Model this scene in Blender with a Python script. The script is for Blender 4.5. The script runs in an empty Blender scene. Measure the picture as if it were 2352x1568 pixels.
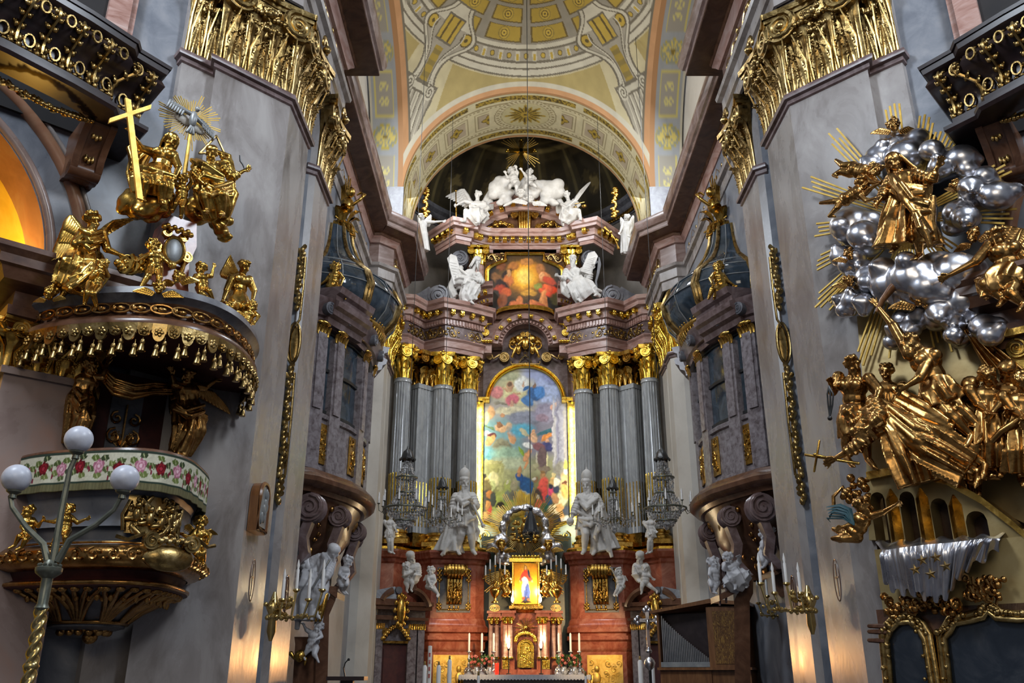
import bpy,math,random
import numpy as np
from mathutils import Matrix,Vector
PI=math.pi
R=math.radians
rnd=random.Random(7)
SC=bpy.context.scene
COL=SC.collection
F,TILT,CX,CZ=2000.0,R(21),-0.42,1.6
cam=bpy.data.cameras.new('camera')
cam.sensor_width=36.0
cam.lens=36.0*F/2352.0
cam.clip_start,cam.clip_end=0.05,200
cam_o=bpy.data.objects.new('camera',cam)
COL.objects.link(cam_o)
cam_o.location=(CX,0,CZ)
cam_o.rotation_euler=(PI/2+TILT,0,0)
SC.camera=cam_o
SC.view_settings.view_transform='Standard'
SC.view_settings.look='None'
SC.view_settings.gamma=1.0
SC.view_settings.use_curve_mapping=False
SC.view_settings.exposure=0.4
cy=SC.cycles
cy.max_bounces,cy.diffuse_bounces,cy.glossy_bounces,cy.transmission_bounces,cy.transparent_max_bounces=6,3,3,4,6
cy.caustics_reflective=cy.caustics_refractive=False
cy.sample_clamp_indirect=4.0
cy.use_denoising=True
wd=bpy.data.worlds.new('daylight')
SC.world=wd
wd.use_nodes=True
wn=wd.node_tree.nodes
wn['Background'].inputs[0].default_value=(0.74,0.82,1.0,1)
wn['Background'].inputs[1].default_value=0.13
def lamp(name,kind,loc,target,energy,col,size=1.0,size_y=None,blend=0.6):
 l=bpy.data.lights.new(name,kind)
 l.energy=energy
 l.color=col
 if kind=='AREA':
  l.shape='RECTANGLE'
  l.size=size
  l.size_y=size_y or size
 else:
  l.shadow_soft_size=size
 if kind=='SPOT':
  l.spot_size=size_y
  l.spot_blend=blend
 o=bpy.data.objects.new(name,l)
 COL.objects.link(o)
 o.location=loc
 d=Vector(target)-Vector(loc)
 o.rotation_euler=d.to_track_quat('-Z','Y').to_euler()
 return o
DAY=(0.80,0.89,1.0)
WARM=(1.0,0.70,0.36)
for sx in (-1,1):
 lamp('nave_window_light','AREA',(sx*7.2,3.0,14.0),(-sx*3.2,12.0,7.0),900,DAY,2.2,4.0)
 lamp('choir_window_light','AREA',(sx*4.45,18.0,15.6),(-sx*2.2,19.5,9.0),760,(0.86,0.92,1.0),3.0,2.6)
 lamp('apse_window_light','AREA',(sx*3.3,23.6,15.6),(-sx*.6,26.0,11.0),45,(0.95,0.95,0.95),0.9,1.8)
 lamp('attic_fill_spot','SPOT',(sx*3.0,20.8,13.7),(sx*.25,25.6,16.6),330,(1.0,0.9,0.74),0.15,R(40))  # added pair of spots, brightens the attic statues and the rayed cross
 lamp('altarpiece_lamp','AREA',(sx*1.43,25.42,7.2),(sx*1.36,25.95,7.2),26,(1.0,0.95,0.70),0.12,4.4)
lamp('front_fill_light','AREA',(0,-9,9.5),(0,16,8.0),420,(1.0,0.88,0.70),7,5)  # added warm frontal fill from behind the camera
lamp('vault_floodlight','AREA',(0,15.2,13.6),(0,19.6,19.5),120,(1.0,0.9,0.72),3.0,0.5)
lamp('left_arch_lamp','POINT',(-6.75,9.55,6.1),(0,0,0),70,(1.0,0.6,0.14),0.12)
for sx in (-1,1):
 lamp('pier_warming_spot','SPOT',(sx*0.7,22.4,2.0),(sx*3.78,11.8,2.2),170,(1.0,0.47,0.16),0.12,R(30))  # added spots, give the inner pier faces their warm reflection
 lamp('altar_spot','SPOT',(sx*1.9,20.5,3.6),(sx*1.1,25,2.4),480,(1.0,0.68,0.34),0.08,R(46))
lamp('sacrament_lamp_glow','POINT',(0.42,24.2,2.55),(0,0,0),70,(1.0,0.78,0.44),0.06)
lamp('sacrament_lamp_glow','POINT',(-0.52,24.2,2.5),(0,0,0),34,(1.0,0.72,0.38),0.06)
lamp('picture_lamp_glow','POINT',(0.3,24.25,3.75),(0,0,0),40,(1.0,0.82,0.5),0.05)
lamp('picture_lamp_glow','POINT',(-0.36,24.25,3.7),(0,0,0),16,(1.0,0.75,0.4),0.05)
cS,cC=math.sin(TILT),math.cos(TILT)
def ray(px,py):
 u,v=(px-1176)/F,(784-py)/F
 return Vector((u,cC-v*cS,cS+v*cC))
def P(px,py,Y):
 d=ray(px,py)
 return Vector((CX,0,CZ))+d*(Y/d.y)
def PL(px,py,o,n,b=0.0):
 d=ray(px,py)
 n=Vector((n[0],n[1],0))
 q=Vector((o[0],o[1],0))+n*b-Vector((CX,0,CZ))
 q.z=0
 t=q.dot(n)/d.dot(n)
 return Vector((CX,0,CZ))+d*t
class Frame:
 """a wall plane: a runs along it (to the picture's right), b out of it, z up"""
 def __init__(s,o,ang):
  s.o=o
  s.u=(math.cos(ang),math.sin(ang))
  s.n=(math.sin(ang),-math.cos(ang))
  s.ang=ang
 def w(s,a,b,z):
  return Vector((s.o[0]+s.u[0]*a+s.n[0]*b,s.o[1]+s.u[1]*a+s.n[1]*b,z))
 def pp(s,px,py,b=0.0):
  return PL(px,py,s.o,s.n,b)
 def ab(s,p):
  dx,dy=p[0]-s.o[0],p[1]-s.o[1]
  return (dx*s.u[0]+dy*s.u[1],dx*s.n[0]+dy*s.n[1],p[2])
 def M(s):
  return Matrix(((s.u[0],-s.n[0],0,s.o[0]),(s.u[1],-s.n[1],0,s.o[1]),(0,0,1,0),(0,0,0,1)))
MIR=Matrix.Diagonal((-1,1,1,1))
I4=Matrix.Identity(4)
def mat(name,cols,rough=0.5,metal=0.0,scale=2.0,detail=6,bump=0.0,bscale=None,stretch=(1,1,1),emit=None,es=0.0,rvar=0.0,spec=0.5,dist=0.6,voro=0.0,alpha=None,trans=0.0,ior=1.45,coat=0.0):
 m=bpy.data.materials.new(name)
 m.use_nodes=True
 nt=m.node_tree
 N,L=nt.nodes,nt.links
 bs=N['Principled BSDF']
 bs.inputs['Roughness'].default_value=rough
 bs.inputs['Metallic'].default_value=metal
 bs.inputs['Specular IOR Level'].default_value=spec
 bs.inputs['IOR'].default_value=ior
 if trans:
  bs.inputs['Transmission Weight'].default_value=trans
 if coat:
  bs.inputs['Coat Weight'].default_value=coat
  bs.inputs['Coat Roughness'].default_value=0.12
 if alpha is not None:
  bs.inputs['Alpha'].default_value=alpha
 tc=N.new('ShaderNodeTexCoord')
 mp=N.new('ShaderNodeMapping')
 mp.inputs['Scale'].default_value=stretch
 L.new(tc.outputs['Object'],mp.inputs[0])
 nz=N.new('ShaderNodeTexNoise')
 nz.inputs['Scale'].default_value=scale
 nz.inputs['Detail'].default_value=detail
 nz.inputs['Roughness'].default_value=0.62
 nz.inputs['Distortion'].default_value=dist
 L.new(mp.outputs[0],nz.inputs['Vector'])
 cr=N.new('ShaderNodeValToRGB')
 e=cr.color_ramp.elements
 k=len(cols)
 while len(e)<k:
  e.new(0.5)
 for i,c in enumerate(cols):
  e[i].position=0.3+0.4*i/max(1,k-1)
  e[i].color=(c[0],c[1],c[2],1)
 L.new(nz.outputs['Fac'],cr.inputs[0])
 L.new(cr.outputs[0],bs.inputs['Base Color'])
 if rvar:
  mr=N.new('ShaderNodeMapRange')
  mr.inputs[1].default_value,mr.inputs[2].default_value=0.3,0.7
  mr.inputs[3].default_value,mr.inputs[4].default_value=max(0.02,rough-rvar),rough+rvar
  L.new(nz.outputs['Fac'],mr.inputs[0])
  L.new(mr.outputs[0],bs.inputs['Roughness'])
 if bump:
  n2=N.new('ShaderNodeTexNoise')
  n2.inputs['Scale'].default_value=bscale or scale*8
  n2.inputs['Detail'].default_value=4
  L.new(mp.outputs[0],n2.inputs['Vector'])
  h=n2.outputs['Fac']
  if voro:
   vo=N.new('ShaderNodeTexVoronoi')
   vo.inputs['Scale'].default_value=voro
   L.new(mp.outputs[0],vo.inputs['Vector'])
   ad=N.new('ShaderNodeMath')
   ad.operation='ADD'
   L.new(h,ad.inputs[0])
   L.new(vo.outputs['Distance'],ad.inputs[1])
   h=ad.outputs[0]
  b=N.new('ShaderNodeBump')
  b.inputs['Strength'].default_value=bump
  b.inputs['Distance'].default_value=0.02
  L.new(h,b.inputs['Height'])
  L.new(b.outputs[0],bs.inputs['Normal'])
 if emit:
  bs.inputs['Emission Color'].default_value=(*emit,1)
  bs.inputs['Emission Strength'].default_value=es
 return m
def paint_mat(name,rough=0.45,spec=0.4,bump=0.0):
 """surface whose colour is painted on (colour attribute 'paint')"""
 m=bpy.data.materials.new(name)
 m.use_nodes=True
 N,L=m.node_tree.nodes,m.node_tree.links
 bs=N['Principled BSDF']
 bs.inputs['Roughness'].default_value=rough
 bs.inputs['Specular IOR Level'].default_value=spec
 at=N.new('ShaderNodeAttribute')
 at.attribute_name='paint'
 L.new(at.outputs['Color'],bs.inputs['Base Color'])
 if bump:
  tc=N.new('ShaderNodeTexCoord')
  nz=N.new('ShaderNodeTexNoise')
  nz.inputs['Scale'].default_value=30
  L.new(tc.outputs['Object'],nz.inputs['Vector'])
  b=N.new('ShaderNodeBump')
  b.inputs['Strength'].default_value=bump
  b.inputs['Distance'].default_value=0.01
  L.new(nz.outputs['Fac'],b.inputs['Height'])
  L.new(b.outputs[0],bs.inputs['Normal'])
 return m
M=dict(pier=mat('stucco_marble_grey',[(.17,.145,.13),(.275,.245,.23),(.36,.33,.31)],.27,scale=2.1,detail=10,rvar=.08,bump=.04,bscale=16,stretch=(1,1,.45)),wall=mat('stucco_marble_blue',[(.11,.12,.145),(.19,.20,.225),(.28,.28,.295)],.35,scale=1.9,detail=9,rvar=.1),cream=mat('stucco_cream',[(.42,.38,.33),(.50,.46,.40),(.55,.51,.45)],.4,scale=1.0),pinkwall=mat('stucco_marble_pink',[(.22,.15,.13),(.30,.22,.19),(.34,.20,.15)],.3,scale=1.2,rvar=.1),rust=mat('stucco_rust',[(.20,.09,.05),(.28,.13,.07),(.34,.2,.12)],.4,scale=1.5),pinkm=mat('marble_pink',[(.25,.12,.09),(.39,.235,.195),(.49,.36,.32)],.28,scale=2.2,stretch=(.6,.6,2.2),dist=2.0),cornice=mat('marble_cornice',[(.095,.055,.042),(.185,.12,.10),(.29,.22,.20)],.2,scale=2.0,stretch=(.6,.6,2.0),dist=1.5),goldr=mat('gilded_rays',[(.55,.33,.06),(.75,.5,.12),(.85,.62,.2)],.48,.75,scale=6),red=mat('marble_red',[(.22,.05,.028),(.35,.10,.055),(.46,.18,.11)],.22,scale=2.6,dist=2.0,bump=.02),purple=mat('marble_purple_brown',[(.085,.05,.045),(.15,.10,.095),(.24,.18,.18)],.28,scale=3.2,dist=1.6),brown=mat('marble_dark_brown',[(.07,.03,.018),(.12,.055,.03),(.17,.085,.05)],.26,scale=2.4,dist=1.5),dark=mat('dark_marble',[(.03,.028,.03),(.055,.05,.055),(.10,.09,.09)],.28,scale=3.0,dist=1.5),blackwood=mat('dark_wood',[(.018,.010,.012),(.03,.018,.018),(.045,.03,.03)],.3,scale=4),slate=mat('slate_grey_marble',[(.07,.07,.08),(.12,.12,.135),(.18,.18,.19)],.35,scale=4,dist=1.5),column=mat('marble_column_grey',[(.26,.27,.28),(.36,.37,.37),(.45,.46,.46)],.18,scale=2.6,stretch=(1,1,.5),dist=1.6,coat=.3),grille=mat('speckled_marble',[(.085,.065,.065),(.20,.17,.175),(.28,.25,.26)],.26,scale=9,dist=.5),gold=mat('gilding',[(.30,.155,.03),(.51,.30,.062),(.67,.44,.13)],.27,1.0,scale=6,rvar=.08,bump=.1,bscale=24),goldb=mat('gilding_bright',[(.62,.36,.04),(.80,.53,.08),(.9,.64,.16)],.24,1.0,scale=6,rvar=.08,bump=.15,bscale=30),goldd=mat('gilding_bronze',[(.22,.105,.03),(.38,.20,.06),(.52,.31,.11)],.28,1.0,scale=6,rvar=.08,bump=.1,bscale=24),goldcap=mat('gilding_aged',[(.20,.125,.045),(.36,.24,.085),(.54,.395,.18)],.31,1.0,scale=7,rvar=.1,bump=.16,bscale=26),silver=mat('silver_leaf',[(.50,.50,.54),(.64,.64,.68),(.76,.76,.79)],.3,1.0,scale=3,rvar=.06),silverd=mat('silver_grey_paint',[(.22,.23,.25),(.34,.35,.37),(.45,.46,.48)],.3,.5,scale=6,bump=.1),white=mat('white_stucco',[(.44,.425,.40),(.54,.525,.50),(.62,.605,.585)],.42,scale=4,bump=.06,bscale=40),ochre=mat('plaster_ochre',[(.40,.31,.10),(.47,.37,.13),(.52,.42,.17)],.6,scale=2),glass=mat('dark_window_glass',[(.012,.02,.03),(.03,.045,.06),(.07,.09,.115)],.07,scale=3,spec=.8),black=mat('black_iron',[(.012,.012,.013),(.02,.02,.02),(.03,.03,.03)],.35,scale=5),brass=mat('brass',[(.45,.33,.12),(.6,.45,.18),(.7,.55,.28)],.25,1.0,scale=8),bronze=mat('green_bronze',[(.09,.10,.08),(.14,.15,.12),(.2,.2,.16)],.38,.6,scale=8),globe=mat('frosted_glass_globe',[(.50,.53,.62),(.56,.58,.66),(.60,.62,.70)],.35,scale=20,spec=.5),candle=mat('wax_white',[(.78,.77,.76),(.82,.81,.79),(.85,.84,.82)],.45,scale=6),linen=mat('linen_white',[(.55,.56,.62),(.62,.63,.68),(.68,.69,.74)],.8,scale=30),crystal=mat('crystal_glass',[(.10,.10,.11),(.45,.46,.47),(.95,.96,.97)],.1,.45,scale=22,spec=1.0),dgreen=mat('dark_green_marble',[(.012,.022,.018),(.022,.035,.028),(.04,.055,.04)],.3,scale=3),sage=mat('plaster_pale_green',[(.50,.58,.46),(.56,.63,.51),(.61,.68,.56)],.6,scale=2),wood=mat('varnished_wood',[(.13,.05,.018),(.20,.085,.03),(.28,.13,.05)],.3,scale=3,stretch=(4,4,.6)),void=mat('dark_opening',[(.010,.009,.010),(.014,.012,.012),(.018,.015,.015)],.8,scale=2),wine=mat('dark_red_cloth',[(.035,.006,.006),(.06,.012,.010),(.08,.016,.012)],.6,scale=5),canvas=mat('dark_oil_canvas',[(.012,.016,.024),(.02,.026,.036),(.05,.055,.065)],.16,scale=1.6,dist=1.2),rose=mat('red_rose',[(.3,.03,.03),(.5,.12,.10),(.62,.3,.26)],.6,scale=8),leaf=mat('green_leaf',[(.03,.07,.02),(.05,.11,.03),(.08,.15,.05)],.5,scale=8),redglass=mat('red_votive_glass',[(.6,.02,.01),(.7,.03,.02),(.75,.05,.03)],.2,scale=5,emit=(1,.05,.02),es=.6),flame=mat('lamp_flame',[(1,.8,.4)]*2,.5,emit=(1,.82,.5),es=26),teal=mat('teal_palm',[(.02,.06,.075),(.03,.09,.11),(.05,.12,.14)],.45,scale=8),bridge=mat('painted_gilt_panel',[(.30,.20,.075),(.40,.29,.12),(.47,.36,.17)],.36,.45,scale=1.6,bump=.08),tin=mat('organ_pipe_tin',[(.34,.36,.4),(.42,.44,.47),(.5,.51,.54)],.3,.8,scale=5),inlay=mat('gilt_lattice_wood',[(.08,.035,.012),(.16,.07,.02),(.42,.24,.05)],.35,.2,scale=14,stretch=(1,1,.35),dist=3,bump=.3),lead=mat('grey_lead',[(.2,.21,.22),(.27,.28,.28),(.36,.36,.35)],.4,.3,scale=6),paint=paint_mat('oil_paint',.4,.4,.12),fresco=paint_mat('fresco_paint',.65,.25,.06),stitch=paint_mat('needlework',.85,.2,.2),)
def rotm(ax,a):
 return Matrix.Rotation(a,4,ax)
def trs(loc=(0,0,0),sc=(1,1,1),rz=0.0,rx=0.0,ry=0.0):
 m=Matrix.Translation(loc)
 if rz:
  m=m@rotm('Z',rz)
 if ry:
  m=m@rotm('Y',ry)
 if rx:
  m=m@rotm('X',rx)
 return m@Matrix.Diagonal((sc[0],sc[1],sc[2],1))
class MB:
 def __init__(s,m=None):
  s.v,s.f,s.m=[],[],m
 def add(s,vs,fs,m=None):
  k=len(s.v)
  mm=m
  if s.m is not None:
   mm=s.m@m if m is not None else s.m
  flip=False
  if mm is not None:
   flip=mm.determinant()<0
   vs=[mm@Vector(p) for p in vs]
  s.v.extend([(p[0],p[1],p[2]) for p in vs])
  if flip:
   s.f.extend([tuple(k+i for i in reversed(f)) for f in fs])
  else:
   s.f.extend([tuple(k+i for i in f) for f in fs])
  return s
 def box(s,lo,hi,m=None,taper=0.0):
  x0,y0,z0=lo
  x1,y1,z1=hi
  t=taper
  vs=[(x0,y0,z0),(x1,y0,z0),(x1,y1,z0),(x0,y1,z0),(x0-t,y0-t,z1),(x1+t,y0-t,z1),(x1+t,y1+t,z1),(x0-t,y1+t,z1)]
  return s.add(vs,[(3,2,1,0),(4,5,6,7),(0,1,5,4),(1,2,6,5),(2,3,7,6),(3,0,4,7)],m)
 def loft(s,rings,closed=True,cap=True,m=None):
  n=len(rings[0])
  vs=[p for r in rings for p in r]
  fs=[]
  for i in range(len(rings)-1):
   for j in range(n if closed else n-1):
    a,b=i*n+j,i*n+(j+1)%n
    fs.append((a,b,b+n,a+n))
  if cap and closed:
   fs.append(tuple(reversed(range(n))))
   k=(len(rings)-1)*n
   fs.append(tuple(range(k,k+n)))
  return s.add(vs,fs,m)
 def lathe(s,prof,c=(0,0,0),n=20,m=None,a0=0.0,a1=2*PI,sx=1.0,sy=1.0,mod=None,cap=True):
  full=abs(a1-a0-2*PI)<1e-6
  k=n if full else n+1
  rings=[]
  for r,z in prof:
   ring=[]
   for j in range(k):
    a=a0+(a1-a0)*j/n
    q=r*(mod(a,z) if mod else 1)
    ring.append((c[0]+q*sx*math.cos(a),c[1]+q*sy*math.sin(a),c[2]+z))
   rings.append(ring)
  return s.loft(rings,full,cap and full,m)
 def ell(s,c,r,m=None,u=12,v=8):
  if not isinstance(r,(tuple,list)):
   r=(r,r,r)
  vs=[(c[0],c[1],c[2]-r[2])]
  for i in range(1,v):
   t=-PI/2+PI*i/v
   for j in range(u):
    a=2*PI*j/u
    vs.append((c[0]+r[0]*math.cos(t)*math.cos(a),c[1]+r[1]*math.cos(t)*math.sin(a),c[2]+r[2]*math.sin(t)))
  vs.append((c[0],c[1],c[2]+r[2]))
  fs=[(0,1+(j+1)%u,1+j) for j in range(u)]
  for i in range(v-2):
   for j in range(u):
    a,b=1+i*u+j,1+i*u+(j+1)%u
    fs.append((a,b,b+u,a+u))
  k=1+(v-2)*u
  fs+=[(k+j,k+(j+1)%u,k+u) for j in range(u)]
  return s.add(vs,fs,m)
 def tube(s,path,rad,n=8,m=None,closed=False,flat=1.0):
  path=[Vector(p) for p in path]
  k=len(path)
  rs=rad if isinstance(rad,(list,tuple)) else [rad]*k
  rings=[]
  up=None
  for i in range(k):
   if closed:
    t=path[(i+1)%k]-path[i-1]
   else:
    t=path[min(i+1,k-1)]-path[max(i-1,0)]
   if t.length<1e-9:
    t=Vector((0,0,1))
   t.normalize()
   if up is None:
    up=Vector((0,0,1)) if abs(t.z)<0.9 else Vector((0,1,0))
   a=up-t*up.dot(t)
   if a.length<1e-6:
    a=t.orthogonal()
   a.normalize()
   up=a
   b=t.cross(a)
   rings.append([path[i]+(a*math.cos(2*PI*j/n)*flat+b*math.sin(2*PI*j/n))*rs[i] for j in range(n)])
  if closed:
   rings.append(rings[0])
  return s.loft(rings,True,not closed,m)
 def cap(s,a,b,ra,rb,n=8,m=None):
  """capsule-like tapered rod"""
  a,b=Vector(a),Vector(b)
  d=b-a
  if d.length<1e-7:
   return s.ell(a,ra,m)
  t=d.normalized()
  return s.tube([a-t*ra*.8,a-t*ra*.45,a,b,b+t*rb*.45,b+t*rb*.8],[ra*.45,ra*.86,ra,rb,rb*.86,rb*.45],n,m)
 def sweep(s,path,prof,closed=False,m=None,side=1):
  """profile (offset, z) swept along a plan path with mitred corners; offset grows to the right of travel"""
  pts=[Vector((p[0],p[1])) for p in path]
  k=len(pts)
  nor=[]
  for i in range(k):
   def nrm(a,b):
    d=(b-a).normalized()
    return Vector((d.y,-d.x))*side
   ns=[]
   if closed or i>0:
    ns.append(nrm(pts[i-1],pts[i]))
   if closed or i<k-1:
    ns.append(nrm(pts[i],pts[(i+1)%k]))
   q=sum(ns,Vector((0,0)))
   q.normalize()
   nor.append(q/max(.35,q.dot(ns[0])))
  rings=[]
  for i in range(k):
   rings.append([(pts[i].x+nor[i].x*o,pts[i].y+nor[i].y*o,z) for o,z in prof])
  if closed:
   rings.append(rings[0])
  vs=[p for r in rings for p in r]
  n=len(prof)
  fs=[]
  for i in range(len(rings)-1):
   for j in range(n-1):
    a=i*n+j
    q=(a,a+n,a+n+1,a+1)
    fs.append(q if side>0 else tuple(reversed(q)))
  if not closed:
   fs.append(tuple(range(n)))
   fs.append(tuple(reversed(range((k-1)*n,k*n))))
  return s.add(vs,fs,m)
 def prism(s,poly,y0,y1,m=None):
  """polygon in the x-z plane, extruded along y"""
  n=len(poly)
  vs=[(p[0],y0,p[1]) for p in poly]+[(p[0],y1,p[1]) for p in poly]
  fs=[tuple(range(n)),tuple(reversed(range(n,2*n)))]
  for i in range(n):
   j=(i+1)%n
   fs.append((i,i+n,j+n,j))
  return s.add(vs,fs,m)
 def grid(s,fn,nu,nv,m=None,flip=False):
  vs=[fn(i/nu,j/nv) for j in range(nv+1) for i in range(nu+1)]
  fs=[]
  for j in range(nv):
   for i in range(nu):
    a=j*(nu+1)+i
    q=(a,a+1,a+nu+2,a+nu+1)
    fs.append(tuple(reversed(q)) if flip else q)
  return s.add(vs,fs,m)
 def mesh(s,name,smooth=40):
  me=bpy.data.meshes.new(name)
  me.from_pydata(s.v,[],s.f)
  me.update()
  if smooth:
   me.shade_smooth()
   if smooth<180:
    me.set_sharp_from_angle(angle=R(smooth))
  return me
 def build(s,name,mt,parent=None,smooth=40):
  me=s.mesh(name,smooth)
  if mt is not None:
   me.materials.append(mt)
  return link(name,me,parent)
def link(name,me,parent=None):
 o=bpy.data.objects.new(name,me)
 COL.objects.link(o)
 if parent is not None:
  o.parent=parent
  off=Vector((0,0,0))
  p=parent
  while p is not None:
   off+=p.location
   p=p.parent
  if off.length>0:
   me.transform(Matrix.Translation(-off))
 elif len(me.vertices):
  co=np.empty(len(me.vertices)*3,'f')
  me.vertices.foreach_get('co',co)
  co=co.reshape(-1,3)
  lo,hi=co.min(0),co.max(0)
  c=Vector(((lo[0]+hi[0])/2,(lo[1]+hi[1])/2,lo[2]))
  me.transform(Matrix.Translation(-c))
  o.location=c
 return o
def tag(o,label,cat,group=None):
 o['label']=label
 o['category']=cat
 if group:
  o['group']=group
 return o
def thing(name,label,cat,loc=(0,0,0),group=None):
 o=bpy.data.objects.new(name,None)
 o.empty_display_size=.1
 COL.objects.link(o)
 o.location=loc
 return tag(o,label,cat,group)
def struct(name,mb,mt,smooth=40):
 me=mb.mesh(name,smooth)
 me.materials.append(mt)
 o=bpy.data.objects.new(name,me)
 COL.objects.link(o)
 o['kind']='structure'
 return o
def dup(root,label,m=None,group=None):
 """copy of a thing with copies of its parts and sub-parts; m places it"""
 r=root.copy()
 COL.objects.link(r)
 r['label']=label
 if group:
  r['group']=group
 if m is not None:
  r.matrix_world=m
 for ch in list(root.children):
  c=ch.copy()
  COL.objects.link(c)
  c.parent=r
  for g in list(ch.children):
   d=g.copy()
   COL.objects.link(d)
   d.parent=c
 return r
def leaf(mb,m,w,h,out,curl=.35,lobes=3,nu=6,nv=10,th=0.0):
 """acanthus leaf: base at origin, rises along z, bends towards -y and curls over"""
 def fn(u,v):
  x=(u-.5)*2
  wid=w*(.55+.55*math.sin(PI*min(1,v*1.15))**.8)*(1-.75*max(0,v-.72)/.28)
  lob=1-.22*abs(math.sin(v*PI*lobes*1.5))*abs(x)**1.5
  a=v**2.4
  z=h*(v*(1-.28*a)-curl*.55*max(0,v-.8)/.2*.35)
  y=-out*(.12+.88*a)+.16*w*(abs(x)**2)-.06*w*math.cos(x*PI*2.0)
  return (x*wid*.5*lob,y,z)
 mb.grid(fn,nu,nv,m)
 if nu>5:
  for k in range(11):
   q=k/10
   r=w*(.10+.05*math.sin(k*2.3))
   for x in ((0,1) if k<9 else (.2,.5,.8)):
    p=fn(x,.22+.76*q)
    mb.ell((p[0],p[1]-.03-r*.3,p[2]),(r*.8,r*.8,r*.62),m,6,5)
def spiral(c,r0,turns,n=28,sg=1,a0=PI/2,rmin=.12):
 """points of a volute in the x-z plane round c, from the outside in"""
 pts=[]
 for i in range(n+1):
  t=i/n
  r=r0*(1-t*(1-rmin))
  a=a0-sg*t*turns*2*PI
  pts.append(Vector((c[0]+r*math.cos(a),c[1],c[2]+r*math.sin(a))))
 return pts
def volute(mb,m,c,r,sg=1,depth=.1,turns=2.0,th=None,n=26):
 th=th or r*.17
 pts=spiral((c[0],c[1],c[2]),r-th,turns,n,sg)
 rad=[th*(1-.55*i/n) for i in range(n+1)]
 mb.tube(pts,rad,6,m)
 mb.lathe([(0.001,0),(r*.94,0),(r*.94,depth),(.001,depth)],n=18,m=(m or I4)@Matrix.Translation(c)@rotm('X',-PI/2),cap=False)
 mb.ell((c[0],c[1]-th*.2,c[2]),(r*.2,th,r*.2),m,8,6)
def garland(mb,m,a,b,sag,r,n=9,seed=1):
 g=random.Random(seed)
 a,b=Vector(a),Vector(b)
 for i in range(n):
  t=(i+.5)/n
  p=a.lerp(b,t)
  p.z-=sag*4*t*(1-t)
  rr=r*(.65+.6*math.sin(PI*t))*g.uniform(.8,1.2)
  for k in range(3):
   mb.ell(p+Vector((g.uniform(-.6,.6),g.uniform(-.7,.1),g.uniform(-.6,.6)))*rr,rr*g.uniform(.5,.8),m,7,5)
def scrolls(mb,m,x0,x1,zc,amp,r,seed=0,y=0.0,units=4,leafy=True):
 """running foliate scroll in the x-z plane"""
 g=random.Random(seed)
 n=units
 w=(x1-x0)/n
 pts=[]
 for i in range(n*8+1):
  t=i/(n*8)
  pts.append((x0+(x1-x0)*t,y,zc+amp*.55*math.sin(t*n*PI)))
 mb.tube(pts,r,5,m)
 for i in range(n):
  sg=1 if i%2==0 else -1
  c=(x0+w*(i+.5),y,zc-sg*amp*.12)
  mb.tube(spiral(c,amp*.62,1.4,14,sg,sg*PI/2),[r*(1.0-.04*k) for k in range(15)],5,m)
  mb.ell((c[0],y,c[2]),(amp*.2,r*1.5,amp*.2),m,7,5)
  if leafy:
   for k in range(3):
    a=g.uniform(0,2*PI)
    mb.ell((c[0]+amp*.75*math.cos(a),y,c[2]+amp*.75*math.sin(a)),(amp*.24,r,amp*.16),m,6,4)
def ray_burst(mb,m,c,r0,r1,angs,w=.02,th=.012,jit=.2,seed=3,per=2):
 """groups of tapering rods radiating in the x-z plane"""
 g=random.Random(seed)
 for a in angs:
  L=r1*(1-g.uniform(0,jit))
  for k in range(per):
   o=(k-(per-1)/2)*w
   l2=L*g.uniform(.88,1.0)
   ca,sa=math.cos(a),math.sin(a)
   vs=[]
   for (q,hw) in ((r0,w*.22),(l2,w*.27)):
    for sy in (-1,1):
     for sx in (-1,1):
      oo=o*(.7 if q==r0 else 1.35)+sx*hw
      vs.append((c[0]+ca*q-sa*oo,c[1]+sy*th*(1 if sx>0 else.5),c[2]+sa*q+ca*oo))
   mb.add(vs,[(0,1,3,2),(6,7,5,4),(0,4,5,1),(2,3,7,6),(1,5,7,3),(0,2,6,4)],m)
   # ================================================================ THE SETTING
def lin(h):
 c=[int(h[i:i+2],16)/255 for i in (0,2,4)]
 return np.array([x/12.92 if x<=.04045 else ((x+.055)/1.055)**2.4 for x in c])
def painted(name,pos,colr,nu,nv,mt,parent=None,uu=None,vv=None,smooth=True):
 """grid surface pos(U,V)->(n,3) carrying the colours colr(U,V,xyz)->(n,3)"""
 us=np.linspace(0,1,nu+1) if uu is None else uu
 vs=np.linspace(0,1,nv+1) if vv is None else vv
 nu,nv=len(us)-1,len(vs)-1
 U,V=np.meshgrid(us,vs)
 U,V=U.ravel(),V.ravel()
 X=pos(U,V)
 col=np.clip(colr(U,V,X),0,1)
 a=(np.arange(nv)[:,None]*(nu+1)+np.arange(nu)[None,:]).ravel()
 fs=np.stack([a,a+1,a+nu+2,a+nu+1],1)
 me=bpy.data.meshes.new(name)
 me.from_pydata(X.tolist(),[],fs.tolist())
 at=me.color_attributes.new('paint','FLOAT_COLOR','POINT')
 at.data.foreach_set('color',np.concatenate([col,np.ones((len(col),1))],1).astype('f').ravel())
 me.materials.append(mt)
 if smooth:
  me.shade_smooth()
 return link(name,me,parent)
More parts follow.
